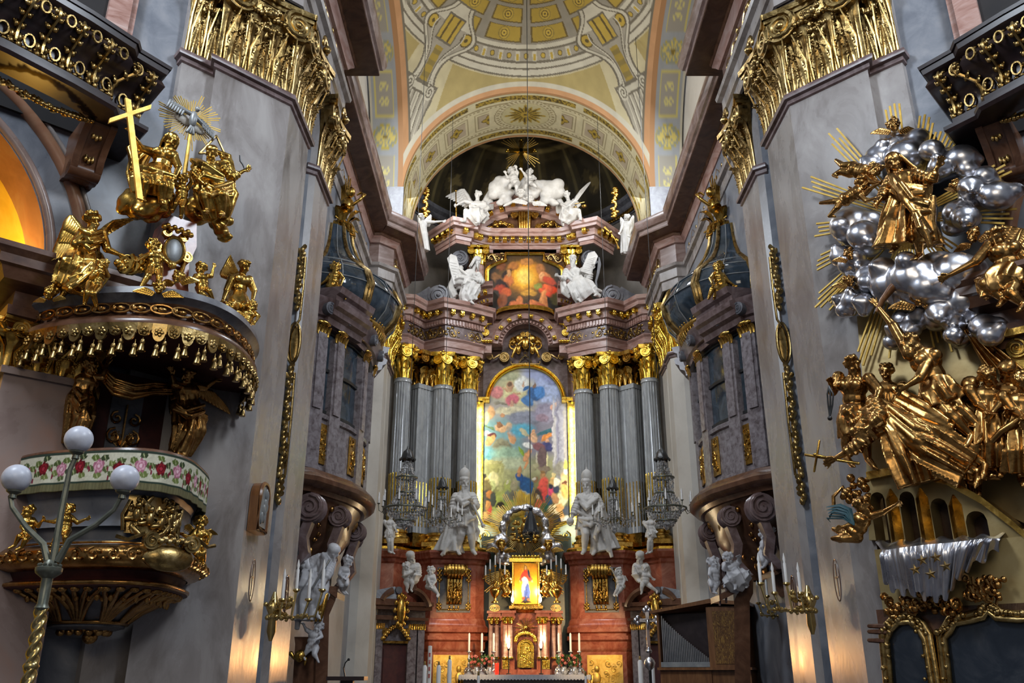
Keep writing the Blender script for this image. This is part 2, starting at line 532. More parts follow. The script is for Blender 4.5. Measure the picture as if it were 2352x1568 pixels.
def noise2(x,y,seed=0,oct=4):
 """cheap value noise"""
 g=np.random.RandomState(seed)
 T=g.rand(64,64)
 out=np.zeros_like(x)
 amp,tot=1.0,0.0
 for o in range(oct):
  xi,yi=np.floor(x).astype(int),np.floor(y).astype(int)
  fx,fy=x-xi,y-yi
  fx,fy=fx*fx*(3-2*fx),fy*fy*(3-2*fy)
  t=lambda i,j:T[i%64,j%64]
  out+=amp*((t(xi,yi)*(1-fx)+t(xi+1,yi)*fx)*(1-fy)+(t(xi,yi+1)*(1-fx)+t(xi+1,yi+1)*fx)*fy)
  tot+=amp
  amp*=.5
  x,y=x*2.03+7.1,y*2.03+3.7
 return out/tot
def put(col,mask,c,soft=None):
 w=mask.astype(float) if soft is None else np.clip(soft,0,1)
 return col*(1-w[:,None])+np.asarray(c)[None,:]*w[:,None]
fl=MB()
fl.box((-14,-12,-.3),(14,30,0))
struct('floor',fl,M['dark'])
WL=Frame((-5.03,10.0),R(42))
LFM=WL.M()
SIDES=((1,'left',I4),(-1,'right',MIR))
def wl(a,b):
 p=WL.w(a,b,0)
 return (p.x,p.y)
def panel(path,z0,z1,m):
 mb=MB(m)
 for i in range(len(path)-1):
  (xa,ya),(xb,yb)=path[i],path[i+1]
  mb.add([(xa,ya,z0),(xb,yb,z0),(xb,yb,z1),(xa,ya,z1)],[(0,3,2,1)])
 return mb
PA,PB=(-4.62,10.14),(-3.77,11.0)
ARC,ARZ,ARI,ARO=-3.28,6.05,2.12,2.62
for s,side,mm in SIDES:
 wm=MB(mm@LFM)
 st=[-6.0]+[ARC+ARI*math.cos(PI-PI*i/28) for i in range(29)]+[-.9,-.4,0.05]
 st=sorted(set(st))
 for a0,a1 in zip(st[:-1],st[1:]):
  def zb(a):
   d=abs(a-ARC)
   return ARZ+math.sqrt(max(0,ARI*ARI-d*d)) if d<=ARI+1e-6 else 0.0
  mid=abs((a0+a1)/2-ARC)<ARI
  za,zc=(zb(a0),zb(a1)) if mid else (0,0)
  wm.add([(a0,.15,za),(a1,.15,zc),(a1,.15,17),(a0,.15,17)],[(0,1,2,3)])
 struct('wall_'+side,wm,M['wall'])
 rv=MB(mm@LFM)
 arcp=lambda r,t,y:(ARC+r*math.cos(t),y,ARZ+r*math.sin(t))
 rv.grid(lambda u,v:arcp(ARI,PI*u,.15+.75*v),32,1)
 for q in (0,PI):
  x=ARC+ARI*math.cos(q)
  rv.add([(x,.15,0),(x,.9,0),(x,.9,ARZ),(x,.15,ARZ)],[(0,1,2,3)])
 struct('wall_'+side,rv,M['rust'])
 cn=MB(mm@LFM)
 cn.grid(lambda u,v:(ARC+ARI*math.cos(PI*u)*math.cos(v*PI/2),.9+1.4*math.sin(v*PI/2),ARZ+ARI*math.sin(PI*u)*math.cos(v*PI/2)),32,12)
 cn.grid(lambda u,v:(ARC+ARI*math.cos(PI*u),.9+1.4*math.sin(PI*u),ARZ*v),24,1)
 struct('wall_'+side,cn,mat('conch_ochre',[(.55,.34,.03),(.66,.44,.05),(.75,.52,.08)],.6,scale=2.5) if s>0 else M['pinkwall'])
 for r,hw,mt in ((ARI+.07,.06,'pinkwall'),(ARO-.06,.08,'rust'),(ARO+.06,.03,'pier')):
  am=MB(mm@LFM)
  am.grid(lambda u,v:arcp(r+hw*math.cos(v*PI),PI*u,.15-hw*1.1*math.sin(v*PI)),40,6)
  struct('trim_1',am,M[mt])
 pf=panel([wl(-.02,-.15),wl(-.02,0),(-4.69,10.32),PA,PB,(-3.75,12.15),(-4.02,12.15)],0,17,mm)
 struct('wall_'+side,pf,M['pier'])
 struct('wall_'+side,panel([(-4.02,12.15),(-4.02,12.85),(-3.9,12.9)],0,17,mm),M['wall'])
 struct('wall_'+side,panel([(-3.9,12.9),(-3.80,12.97),(-3.80,14.0),(-4.35,14.0)],0,13.2,mm),M['pier'])
 struct('wall_'+side,panel([(-4.35,14.0),(-4.35,21.9)],0,13.2,mm),M['wall'])
 struct('wall_'+side,panel([(-4.35,19.2),(-4.28,19.2),(-4.28,20.9),(-4.35,20.9)],0,9.7,mm),M['cream'])
 struct('wall_'+side,panel([(-4.35,21.9),(-4.15,21.95),(-3.87,22.2),(-3.87,22.75),(-3.95,22.75),(-3.95,23.0),(-3.9,23.05),(-3.9,23.7),(-4.2,23.7),(-4.2,24.7)],0,13.2,mm),M['cream'])
 ap=[(0,9.62),(.03,9.64),(.03,9.70),(.075,9.72),(.085,9.76),(.075,9.80),(0,9.81)]
 for pth in ([wl(-.02,-.12),wl(-.02,0),(-4.69,10.32),PA,PB,(-3.75,12.15),(-4.0,12.15)],[(-3.95,12.86),(-3.80,12.97),(-3.80,14.0),(-4.2,14.0)],[(-4.33,21.9),(-4.15,21.95),(-3.87,22.2),(-3.87,22.75),(-4.1,22.75)],[(-4.1,23.03),(-3.9,23.05),(-3.9,23.7),(-4.1,23.7)]):
  am=MB(mm)
  am.sweep(pth,ap,side=1)
  struct('trim_2',am,M['purple'])
 ep=[wl(-6,.1),wl(-.1,.1),(-4.72,10.2),PA,(-3.76,10.95),(-3.75,14.0),(-4.42,14.0),(-4.42,21.5),(-4.1,21.5),(-3.76,21.85),(-3.76,24.45)]
 for z,mt,prof in (('a','pier',[(0,11.45),(.05,11.45),(.05,11.7),(.10,11.72),(.10,11.98),(.18,12.02),(.2,12.1),(0,12.1)]),('f','cornice',[(.02,12.1),(.04,12.12),(.04,12.72),(.02,12.74)]),('c','pinkm',[(0,12.72),(.10,12.74),(.14,12.80),(.20,12.86),(.20,12.9)]),('s','brown',[(.18,12.9),(.22,12.9),(.24,12.97),(.62,13.0),(.62,13.03),(.2,13.04)]),('k','cornice',[(.55,13.02),(.63,13.02),(.63,13.14),(.68,13.17),(.73,13.27),(.75,13.34),(.75,13.42),(.0,13.46)])):
  em=MB(mm)
  em.sweep(ep,prof)
  struct('cornice_'+side,em,M[mt],30)
 lw=panel([(-4.6,13.9),(-4.6,22.0)],13.2,19.2,mm)
 struct('wall_'+side,lw,M['cream'])
VC,VR,VH=(0.0,18.0,14.6),math.hypot(3.6,4.0),3.6
OC,OD,GR,GL,GDK,CRM=lin('a18f5a'),lin('84723c'),lin('9a9280'),lin('bdb59f'),lin('6c6453'),lin('b9ad88')
YEL,SHD,ORG=lin('b0953f'),lin('5c4d2a'),lin('b98a5e')
def vault_pos(U,V):
 x=(U-.5)*2*VH
 y=14+8*V
 z=VC[2]+np.sqrt(np.maximum(0,VR**2-x**2-(y-18)**2))
 return np.stack([x,y,z],1)
def vault_col(U,V,X):
 x,y=X[:,0],X[:,1]-18
 r,a=np.hypot(x,y),np.arctan2(x,y)
 n=noise2(x*5+30,y*5+30,3)
 col=np.tile(OC,(len(r),1))*(.85+.3*n[:,None])
 dd=np.abs((np.abs(a)%(PI/2))-PI/4)
 col=put(col,(r>3.55),CRM)
 pan=(r>3.75)&(dd>.17)&(np.abs(x)<3.42)&(np.abs(y)<3.8)
 col=put(col,pan,OC*1.02)
 for r0,r1,c in ((2.98,3.08,GL),(3.08,3.13,GDK),(3.13,3.36,GR),(3.36,3.42,GDK),(3.42,3.52,GL),(3.52,3.56,GDK),(3.56,3.68,GL),(3.68,3.72,GDK)):
  col=put(col,(r>r0)&(r<=r1),c)
 k=40
 ph=(a/(2*PI)*k)%1
 col=put(col,(r>3.14)&(r<3.37)&(np.abs(ph-.5)<.13),GL)
 col=put(col,(r>3.2)&(r<3.36)&(np.abs(ph-.5)<.07),YEL)
 rr=np.hypot((np.minimum(ph,1-ph))*2*PI*3.25/k,r-3.25)
 col=put(col,rr<.075,SHD)
 col=put(col,rr<.055,YEL)
 n_a=13
 pa=(a/(2*PI)*n_a)%1
 pr=((2.98-r)/.5)%1
 ins=r<2.98
 col=put(col,ins,GR*.82)
 cof=ins&(np.abs(pa-.5)<.36)&(np.abs(pr-.52)<.36)
 col=put(col,ins&(np.abs(pa-.5)<.40)&(np.abs(pr-.5)<.41),SHD*1.25)
 col=put(col,cof,YEL*.85)
 rr=np.hypot((pa-.5)*2*PI*np.maximum(r,.3)/n_a,(pr-.52)*.5)
 for q,c in ((.17,OD),(.145,YEL),(.10,SHD),(.075,YEL*1.15),(.03,SHD)):
  col=put(col,ins&(rr<q),c)
 t=r-3.0
 w=.10+.14*np.clip(1.9-t,0,2)*(t<2.1)-.05*np.cos(np.clip(t,0,2.4)*3)
 da=np.abs(np.abs(a)%PI-PI/4*np.where(np.abs(a)%PI>PI/2,3,1)) if False else dd
 lat=dd*r
 con=(r>2.55)&(lat<w*1.6+.25)
 shape=.28+.62*np.exp(-((r-3.2)/.42)**2)+.20*np.exp(-((r-4.55)/.28)**2)
 con=(r>2.45)&(r<5.25)&(lat<shape)
 col=put(col,(r>2.4)&(r<5.3)&(lat<shape+.06),GDK)
 col=put(col,con,GL)
 col=put(col,con&(lat<shape-.09)&(lat>shape-.13),GDK)
 col=put(col,con&(lat<shape-.13)&(r>3.0),GR)
 col=put(col,con&(lat<.13)&(r>3.55)&(r<4.4),YEL*(.75+.0))
 col=put(col,con&(lat<.13)&(r>3.55)&(r<4.4)&(np.sin(r*26)>.2),OD)
 col=put(col,con&(lat<.30)&(r>2.75)&(r<3.45),GDK)
 col=put(col,con&(lat<.26)&(r>2.8)&(r<3.4),YEL*(1.0))
 col=put(col,con&(lat<.26)&(r>2.8)&(r<3.4)&(np.abs(lat-.13)<.03),SHD)
 for off in (.62,):
  q=np.hypot(lat-off,r-3.18)
  col=put(col,(q<.17)&(r>2.4),SHD)
  col=put(col,(q<.14)&(r>2.4),YEL)
  col=put(col,(q<.05)&(r>2.4),SHD)
 foot=(r>4.35)&(r<5.3)&(lat<.5-.16*(r-4.35))
 col=put(col,(r>4.28)&(r<5.35)&(lat<.55-.16*(r-4.35)),GDK)
 col=put(col,foot,GR*1.05)
 col=put(col,foot&(np.abs(np.sin(lat*22))>.75)&(lat<.34),GDK)
 col=put(col,foot&(np.abs(np.sin(lat*22+.5))>.85)&(lat<.34),GL)
 col=put(col,foot&(r<4.5),GL)
 col=put(col,foot&(r>4.46)&(r<4.5),GDK)
 col=put(col,con&(r>3.05)&(r<4.35)&(np.abs(lat-shape*.55)<.02),GDK)
 col=put(col,con&(r>3.05)&(r<4.35)&(np.abs(lat-shape*.55-.035)<.015),GL*1.1)
 for off in (.36,):
  q=np.hypot(lat-off,r-4.42)
  sp=(np.sin(q*90+np.arctan2(lat-off,r-4.42))>.3)
  col=put(col,q<.14,GL)
  col=put(col,(q<.14)&sp,GDK)
 ed=np.minimum(3.6-np.abs(x),99)
 col=put(col,ed<.14,ORG*.9)
 col=put(col,(ed>=.14)&(ed<.2),GDK)
 e2=4.0-np.abs(y)
 col=put(col,e2<.10,ORG)
 col=put(col,(e2>=.1)&(e2<.2),GL)
 return col*(.68+.22*n[:,None])
vv=np.concatenate([np.linspace(0,.62,20)[:-1],np.linspace(.62,1,180)])
o=painted('ceiling',vault_pos,vault_col,380,0,M['fresco'],vv=vv)
o['kind']='structure'
for s,side,mm in SIDES:
 def sp(U,V,s=s):
  t=PI*U
  return np.stack([-s*(3.6+.95*V),18-4.0*np.cos(t),14.6+4.0*np.sin(t)],1)
 def scol(U,V,X):
  n=noise2(U*40,V*8,5)
  col=np.tile(lin('9a9c9c'),(len(U),1))*(.9+.2*n[:,None])
  col=put(col,V<.14,ORG*.85)
  col=put(col,V>.93,GL)
  L=U*PI*4.0
  ph=(L%2.4)/2.4
  q=np.hypot((ph-.5)*2.4,(V-.55)*.95)
  an=np.arctan2((ph-.5)*2.4,(V-.55)*.95)
  col=put(col,q<.36,lin('b0a048'))
  col=put(col,q<.33,lin('8f917f'))
  col=put(col,(q<.29)&(np.cos(an*14)>-.1)&(q>.08),lin('c8b562'))
  col=put(col,q<.07,lin('7e6a2a'))
  fr=(np.abs(ph-.5)>.22)&(V>.25)&(V<.86)
  inn=(np.abs(ph-.5)>.245)&(V>.3)&(V<.8)
  col=put(col,fr,lin('c2b46a'))
  col=put(col,inn,lin('9b9588'))
  w=np.hypot((np.minimum(ph,1-ph))*2.4-.2,(V-.55)*.95)
  col=put(col,(w<.16)&(np.sin(w*70)>-.2),lin('cbbf7c'))
  return col*.72
 o=painted('ceiling',sp,scol,150,36,M['fresco'])
 o['kind']='structure'
for s,side,mm in SIDES:
 b=MB(mm)
 b.box((-4.6,21.9,13.2),(-3.55,22.02,14.8))
 b.box((-4.6,13.9,13.2),(-3.6,14.1,14.8))
 struct('wall_'+side,b,M['slate'])
AY0,AY1,AZ,AR_=22.0,24.4,14.6,3.6
LST=1.2
AL=PI*AR_+2*LST
def arch_xz(s_,r=AR_):
 """s_ in metres along the arch from the left foot"""
 s_=np.asarray(s_,float)
 t=np.clip((s_-LST)/AR_,0,PI)
 x=-np.cos(t)*r
 z=AZ+np.sin(t)*r
 z=np.where(s_<LST,AZ-(LST-s_),z)
 z=np.where(s_>AL-LST,AZ-(s_-(AL-LST)),z)
 return x,z
def arch_pos(U,V):
 x,z=arch_xz(U*AL)
 return np.stack([x,AY0+(AY1-AY0)*V,z],1)
def arch_col(U,V,X):
 L=(U-.5)*AL
 w=V*(AY1-AY0)
 n=noise2(L*6+50,w*6,8)
 IV,IVD,ROS=lin('d6cba4'),lin('9c8d68'),lin('b9a98e')
 col=np.tile(IV,(len(U),1))
 ed=np.minimum(w,2.4-w)
 col=put(col,ed<.09,ORG*1.05)
 col=put(col,(ed>.09)&(ed<.13),IVD)
 g=(ed>.20)&(ed<.42)&(np.abs((np.abs(L)+.6)%2.3-1.15)<1.02)
 col=put(col,g,SHD)
 gn=noise2(L*22+9,w*22,12,3)
 col=put(col,g&(gn>.47),YEL)
 col=put(col,(ed>.52)&(ed<.57),IVD)
 col=put(col,(ed>.6)&(ed<.66)&(np.sin(L*45)>0),IVD)
 pc=np.abs(L)-1.75
 ph=(pc%1.15)-.575
 inp=(np.abs(L)>1.17)&(np.abs(L)<4.6)
 dx,dy=np.abs(ph),np.abs(w-1.2)
 col=put(col,inp&(dx<.46)&(dy<.44),IVD)
 col=put(col,inp&(dx<.43)&(dy<.41),IV)
 col=put(col,inp&(dx<.36)&(dy<.34),IVD*.9)
 col=put(col,inp&(dx<.34)&(dy<.32),ROS)
 q=np.hypot(ph,w-1.2)
 an=np.arctan2(ph,w-1.2)
 col=put(col,inp&(q<.2+.05*np.cos(an*4)),SHD)
 col=put(col,inp&(q<.17+.05*np.cos(an*4)),YEL)
 col=put(col,inp&(q<.06),SHD)
 q=np.hypot(L/1.25,(w-1.2))
 an=np.arctan2(L/1.25,w-1.2)
 col=put(col,q<.80,IVD)
 col=put(col,q<.77,IV)
 col=put(col,(q<.74)&(q>.66)&(np.sin(an*40)>0),IVD)
 col=put(col,q<.63,IVD)
 col=put(col,q<.61,lin('cabf92'))
 st=.40+.09*np.cos(an*16)+.05*np.cos(an*8)
 col=put(col,q<st,YEL)
 col=put(col,(q<st*.8)&(np.cos(an*16+1)>.3),SHD)
 col=put(col,q<.13,YEL*1.1)
 col=put(col,q<.05,SHD)
 ft=np.abs(L)>4.6
 sw=np.sin(L*7+2*np.sin(w*6))*np.cos(w*7+np.sin(L*5))
 col=put(col,ft&(ed>.5)&(sw>.35),IVD*1.15)
 col=put(col,ft&(ed>.5)&(sw>.7),YEL)
 return col*(.74+.22*n[:,None])
o=painted('ceiling',arch_pos,arch_col,420,90,M['fresco'])
o['kind']='structure'
fm=MB()
N=48
for i in range(N):
 s0,s1=AL*i/N,AL*(i+1)/N
 (xa,za),(xb,zb_)=arch_xz(s0),arch_xz(s1)
 fm.add([(xa,AY1,za),(xb,AY1,zb_),(float(xb)*1.6,AY1,20 if abs(xb)<3.5 else zb_),(float(xa)*1.6,AY1,20 if abs(xa)<3.5 else za)],[(0,1,2,3)])
struct('wall_back',fm,M['cream'])
APC,APR=24.4,4.25
ap=MB()
ap.grid(lambda u,v:(-APR*math.cos(PI*u),APC+APR*math.sin(PI*u),17.0*v),48,1,flip=True)
ap.add([(-APR,APC,0),(-APR,APC,17),(-3.6,APC,17),(-3.6,APC,0)],[(0,1,2,3)])
ap.add([(APR,APC,0),(APR,APC,17),(3.6,APC,17),(3.6,APC,0)],[(3,2,1,0)])
struct('wall_back',ap,mat('apse_grey',[(.17,.15,.13),(.23,.205,.18),(.28,.25,.22)],.5,scale=1.3))
pth=[(-APR*math.cos(PI*i/40),APC+APR*math.sin(PI*i/40)) for i in range(41)]
rc=MB()
rc.sweep(pth,[(0,16.45),(.06,16.45),(.07,16.65),(.14,16.7),(.16,16.85),(.30,16.92),(.34,17.05),(0,17.1)])
struct('cornice_back',rc,M['slate'])
gc=MB()
for i in range(120):
 t=PI*(i+.5)/120
 gc.ell((-(APR-.14)*math.cos(t),APC+(APR-.14)*math.sin(t),16.55),(.07,.06,.07),u=6,v=4)
struct('trim_3',gc,M['gold'])
def dome_pos(U,V):
 t,e=PI*U,V*PI/2
 return np.stack([-APR*np.cos(t)*np.cos(e),APC+APR*np.sin(t)*np.cos(e),17.05+3.1*np.sin(e)],1)
def dome_col(U,V,X):
 n=noise2(U*24,V*10,21)
 n2=noise2(U*60,V*26,22)
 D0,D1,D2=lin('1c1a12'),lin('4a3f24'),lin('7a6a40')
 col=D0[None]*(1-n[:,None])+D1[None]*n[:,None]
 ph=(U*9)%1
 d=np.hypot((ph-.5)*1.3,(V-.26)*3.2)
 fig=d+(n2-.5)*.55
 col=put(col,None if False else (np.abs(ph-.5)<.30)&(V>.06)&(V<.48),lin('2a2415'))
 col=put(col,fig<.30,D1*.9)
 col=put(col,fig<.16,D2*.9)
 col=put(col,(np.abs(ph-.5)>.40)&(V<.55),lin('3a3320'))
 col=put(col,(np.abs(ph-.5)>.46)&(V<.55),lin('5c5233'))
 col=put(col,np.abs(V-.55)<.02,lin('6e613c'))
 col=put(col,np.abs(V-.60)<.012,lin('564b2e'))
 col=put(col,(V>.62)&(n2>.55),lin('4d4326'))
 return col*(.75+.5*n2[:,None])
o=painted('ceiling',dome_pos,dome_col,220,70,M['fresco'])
o['kind']='structure'
# ================================================================ STATUES: one continuous carved surface each
TMP=bpy.data.scenes.new('carving_bench')
def fuse(mb,vox,smooth=2,name='body'):
 """union of overlapping pieces -> one closed surface"""
 me=bpy.data.meshes.new('tmp')
 me.from_pydata(mb.v,[],mb.f)
 ob=bpy.data.objects.new('tmp',me)
 TMP.collection.objects.link(ob)
 r=ob.modifiers.new('r','REMESH')
 r.mode='VOXEL'
 r.voxel_size=vox
 r.adaptivity=0.0
 if smooth:
  sm=ob.modifiers.new('s','SMOOTH')
  sm.factor=.5
  sm.iterations=smooth
 TMP.view_layers[0].update()
 with bpy.context.temp_override(scene=TMP,view_layer=TMP.view_layers[0]):
  dg=bpy.context.evaluated_depsgraph_get()
 dg.update()
 out=bpy.data.meshes.new_from_object(ob.evaluated_get(dg))
 out.name=name
 bpy.data.objects.remove(ob)
 bpy.data.meshes.remove(me)
 out.materials.clear()
 out.shade_smooth()
 return out
def axes(up,right):
 up=up.normalized()
 right=(right-up*right.dot(up))
 right=right.normalized() if right.length>1e-6 else up.orthogonal().normalized()
 back=up.cross(right)
 return right,back,up
def eor(mb,c,r,ax,u=12,v=8):
 m=Matrix(((ax[0].x,ax[1].x,ax[2].x,c[0]),(ax[0].y,ax[1].y,ax[2].y,c[1]),(ax[0].z,ax[1].z,ax[2].z,c[2]),(0,0,0,1)))
 mb.ell((0,0,0),r,m,u,v)
 return m
def head(mb,c,up,face,h,putto=False,hair='curls',beard=False,seed=1):
 """c = middle of the head, face = where it looks"""
 g=random.Random(seed)
 k=h*(1.5 if putto else 1.0)
 face=(face-up.normalized()*face.dot(up.normalized()))
 if face.length<1e-5:
  face=Vector((0,-1,0))
 face.normalize()
 up=up.normalized()
 right=face.cross(up)
 m=Matrix(((right.x,-face.x,up.x,c[0]),(right.y,-face.y,up.y,c[1]),(right.z,-face.z,up.z,c[2]),(0,0,0,1)))
 e=lambda p,r:mb.ell((p[0]*k,p[1]*k,p[2]*k),tuple(q*k for q in r),m,10,7)
 e((0,.004,.018),(.054,.064,.060))
 e((0,-.014,-.028),(.043,.044,.052))
 e((0,-.045,-.072),(.016,.014,.013))
 mb.cap((0,-.058*k,.012*k),(0,-.074*k,-.022*k),.007*k,.011*k,6,m)
 for s in (-1,1):
  e((s*.021,-.052,.010),(.011,.009,.007))
  e((s*.021,-.055,.026),(.017,.008,.006))
  e((s*.026,-.042,-.026),(.016,.014,.016))
  e((s*.053,.004,-.002),(.008,.014,.020))
 e((0,-.055,-.045),(.016,.009,.005))
 e((0,-.054,-.053),(.013,.009,.005))
 if hair=='curls':
  for i in range(34):
   a,b=g.uniform(0,2*PI),g.uniform(-.15,1.0)
   x,y,z=math.cos(a)*math.cos(b),math.sin(a)*math.cos(b),math.sin(b)
   if y<-.25 and z<.62:
    continue
   q=g.uniform(.012,.022)
   e((x*.058,y*.066,.018+z*.062),(q,q,q))
 elif hair=='long':
  for i in range(26):
   a=g.uniform(-.35,PI+.35)
   x,y=math.cos(a),math.sin(a)
   p0=Vector((x*.045*k,y*.05*k,.06*k))
   mb.tube([p0,(x*.062*k,y*.07*k,.02*k),(x*.066*k,y*.07*k,-.04*k),(x*.06*k,y*.066*k,-.1*k)],[.012*k,.015*k,.015*k,.008*k],6,m)
  e((0,.008,.035),(.06,.066,.055))
 elif hair=='cap':
  e((0,.008,.05),(.062,.07,.045))
 elif hair=='veil':
  e((0,.012,.03),(.068,.074,.068))
  for a in np.linspace(.0,PI,7):
   x,y=math.cos(a),math.sin(a)
   mb.tube([(x*.062*k,y*.07*k,.03*k),(x*.075*k,y*.075*k,-.05*k),(x*.10*k,y*.09*k,-.14*k)],[.014*k,.018*k,.014*k],6,m)
 if beard:
  for i in range(16):
   x=g.uniform(-.035,.035)
   mb.cap((x*k,-.038*k,-.045*k),(x*.6*k,(-.058-g.uniform(0,.02))*k,-g.uniform(.09,.15 if beard==1 else.2)*k),.014*k,.006*k,6,m)
def hand(mb,wrist,tip,h,palm_n,spread=.35,curl=.25,putto=False):
 """wrist -> direction of the fingers (tip); palm and five separate bent fingers"""
 k=h*(1.15 if putto else 1.0)
 d=(tip-wrist).normalized()
 n=(palm_n-d*palm_n.dot(d))
 n=n.normalized() if n.length>1e-5 else d.orthogonal().normalized()
 s=d.cross(n)
 q=lambda a,b,c:wrist+d*(a*k)+s*(b*k)+n*(c*k)
 eor(mb,q(.028,0,0),(.022*k,.011*k,.03*k),(s,n,d),8,6)
 for i in range(4):
  b=(i-1.5)*.0125
  sp=(i-1.5)*spread*.02
  L=(.040,.047,.044,.034)[i]
  p0,p1=q(.05,b,0),q(.05+L*.5,b+sp*.6,curl*.016)
  p2=q(.05+L*(1-.28*curl),b+sp,curl*.05)
  mb.tube([p0,p1,p2],[.0075*k,.0068*k,.0048*k],6)
 mb.tube([q(.012,.018,0),q(.034,.034,curl*.02),q(.052,.038,curl*.04)],[.009*k,.0078*k,.0055*k],6)
def loft_cloth(mb,path,radii,lat,folds=9,amp=.12,twist=.6,seed=0,n=40,m=None):
 """pleated cloth round a centre line; radii = (lateral, depth) per point"""
 g=random.Random(seed)
 ph=[g.uniform(0,2*PI) for _ in range(4)]
 pts,rr=[],[]
 k=len(path)
 for i in range(k-1):
  for j in range(4):
   t=j/4
   pts.append(path[i].lerp(path[i+1],t))
   rr.append([radii[i][c]*(1-t)+radii[i+1][c]*t for c in (0,1)])
 pts.append(path[-1])
 rr.append(list(radii[-1]))
 rings=[]
 for i,p in enumerate(pts):
  t=(pts[min(i+1,len(pts)-1)]-pts[max(i-1,0)]).normalized()
  a=lat-t*lat.dot(t)
  a=a.normalized() if a.length>1e-6 else t.orthogonal().normalized()
  b=t.cross(a)
  v=i/(len(pts)-1)
  ring=[]
  for j in range(n):
   th=2*PI*j/n
   f=amp*1.2*(.3+.9*v)*(math.cos(folds*th+ph[0]+twist*v*4)*.65+.5*math.cos((folds*2-3)*th+ph[1]-twist*5*v)*.5)
   q=1+f
   ring.append(p+a*(math.cos(th)*rr[i][0]*q)+b*(math.sin(th)*rr[i][1]*q))
  rings.append(ring)
 mb.loft(rings,True,True,m)
def drape(mb,pts,rad,n=3,spread=.02,seed=0):
 """a swag of cloth: several parallel ridges along a line"""
 g=random.Random(seed)
 pts=[Vector(p) for p in pts]
 for i in range(n):
  o=[Vector((g.uniform(-1,1),g.uniform(-.6,.4),g.uniform(-1,1)))*spread+Vector((0,0,(i-(n-1)/2)*spread*1.2)) for _ in pts]
  q=[p+w for p,w in zip(pts,o)]
  fine=[]
  for j in range(len(q)-1):
   for t in (0,.5):
    fine.append(q[j].lerp(q[j+1],t))
  fine.append(q[-1])
  mb.tube(fine,[rad*(.6+.4*math.sin(PI*(j+.5)/len(fine))) for j in range(len(fine))],7)
def wing(mb,B,W,T,face,n=9,wd=.2):
 """B shoulder root, W wrist of the wing, T tip of the longest feather"""
 B,W,T=Vector(B),Vector(W),Vector(T)
 arm=W-B
 f=Vector(face).normalized()
 L0=(T-W).length
 mb.tube([B,B.lerp(W,.5),W],[arm.length*.13,arm.length*.15,arm.length*.1],8)
 for row,(fr,k,lift) in enumerate(((1.0,n,0.0),(.62,n,.035),(.34,n-1,.07))):
  for i in range(k):
   t=i/(k-1)
   root=B.lerp(W,.08+.92*t)
   d=(T-W).lerp((T-W)*.55+arm*-.25,1-t)
   L=d.length*fr*(.8+.2*t)
   d=d.normalized()
   s=d.cross(f)
   s=s.normalized() if s.length>1e-5 else d.orthogonal().normalized()
   nn=s.cross(d)
   c=root+d*(L*.5)+f*(lift*L0)
   eor(mb,c,(L0*wd*(.36+.1*fr),L0*.022,L*.53),(s,nn,d),8,6)
def J(pl,**pix):
 """joints from picture positions at their own depth: pl = Frame or Y; value (px, py, towards-viewer)"""
 out={}
 for k,v in pix.items():
  d=v[2] if len(v)>2 else 0.0
  out[k]=pl.pp(v[0],v[1],d) if isinstance(pl,Frame) else P(v[0],v[1],pl-d)
 return out
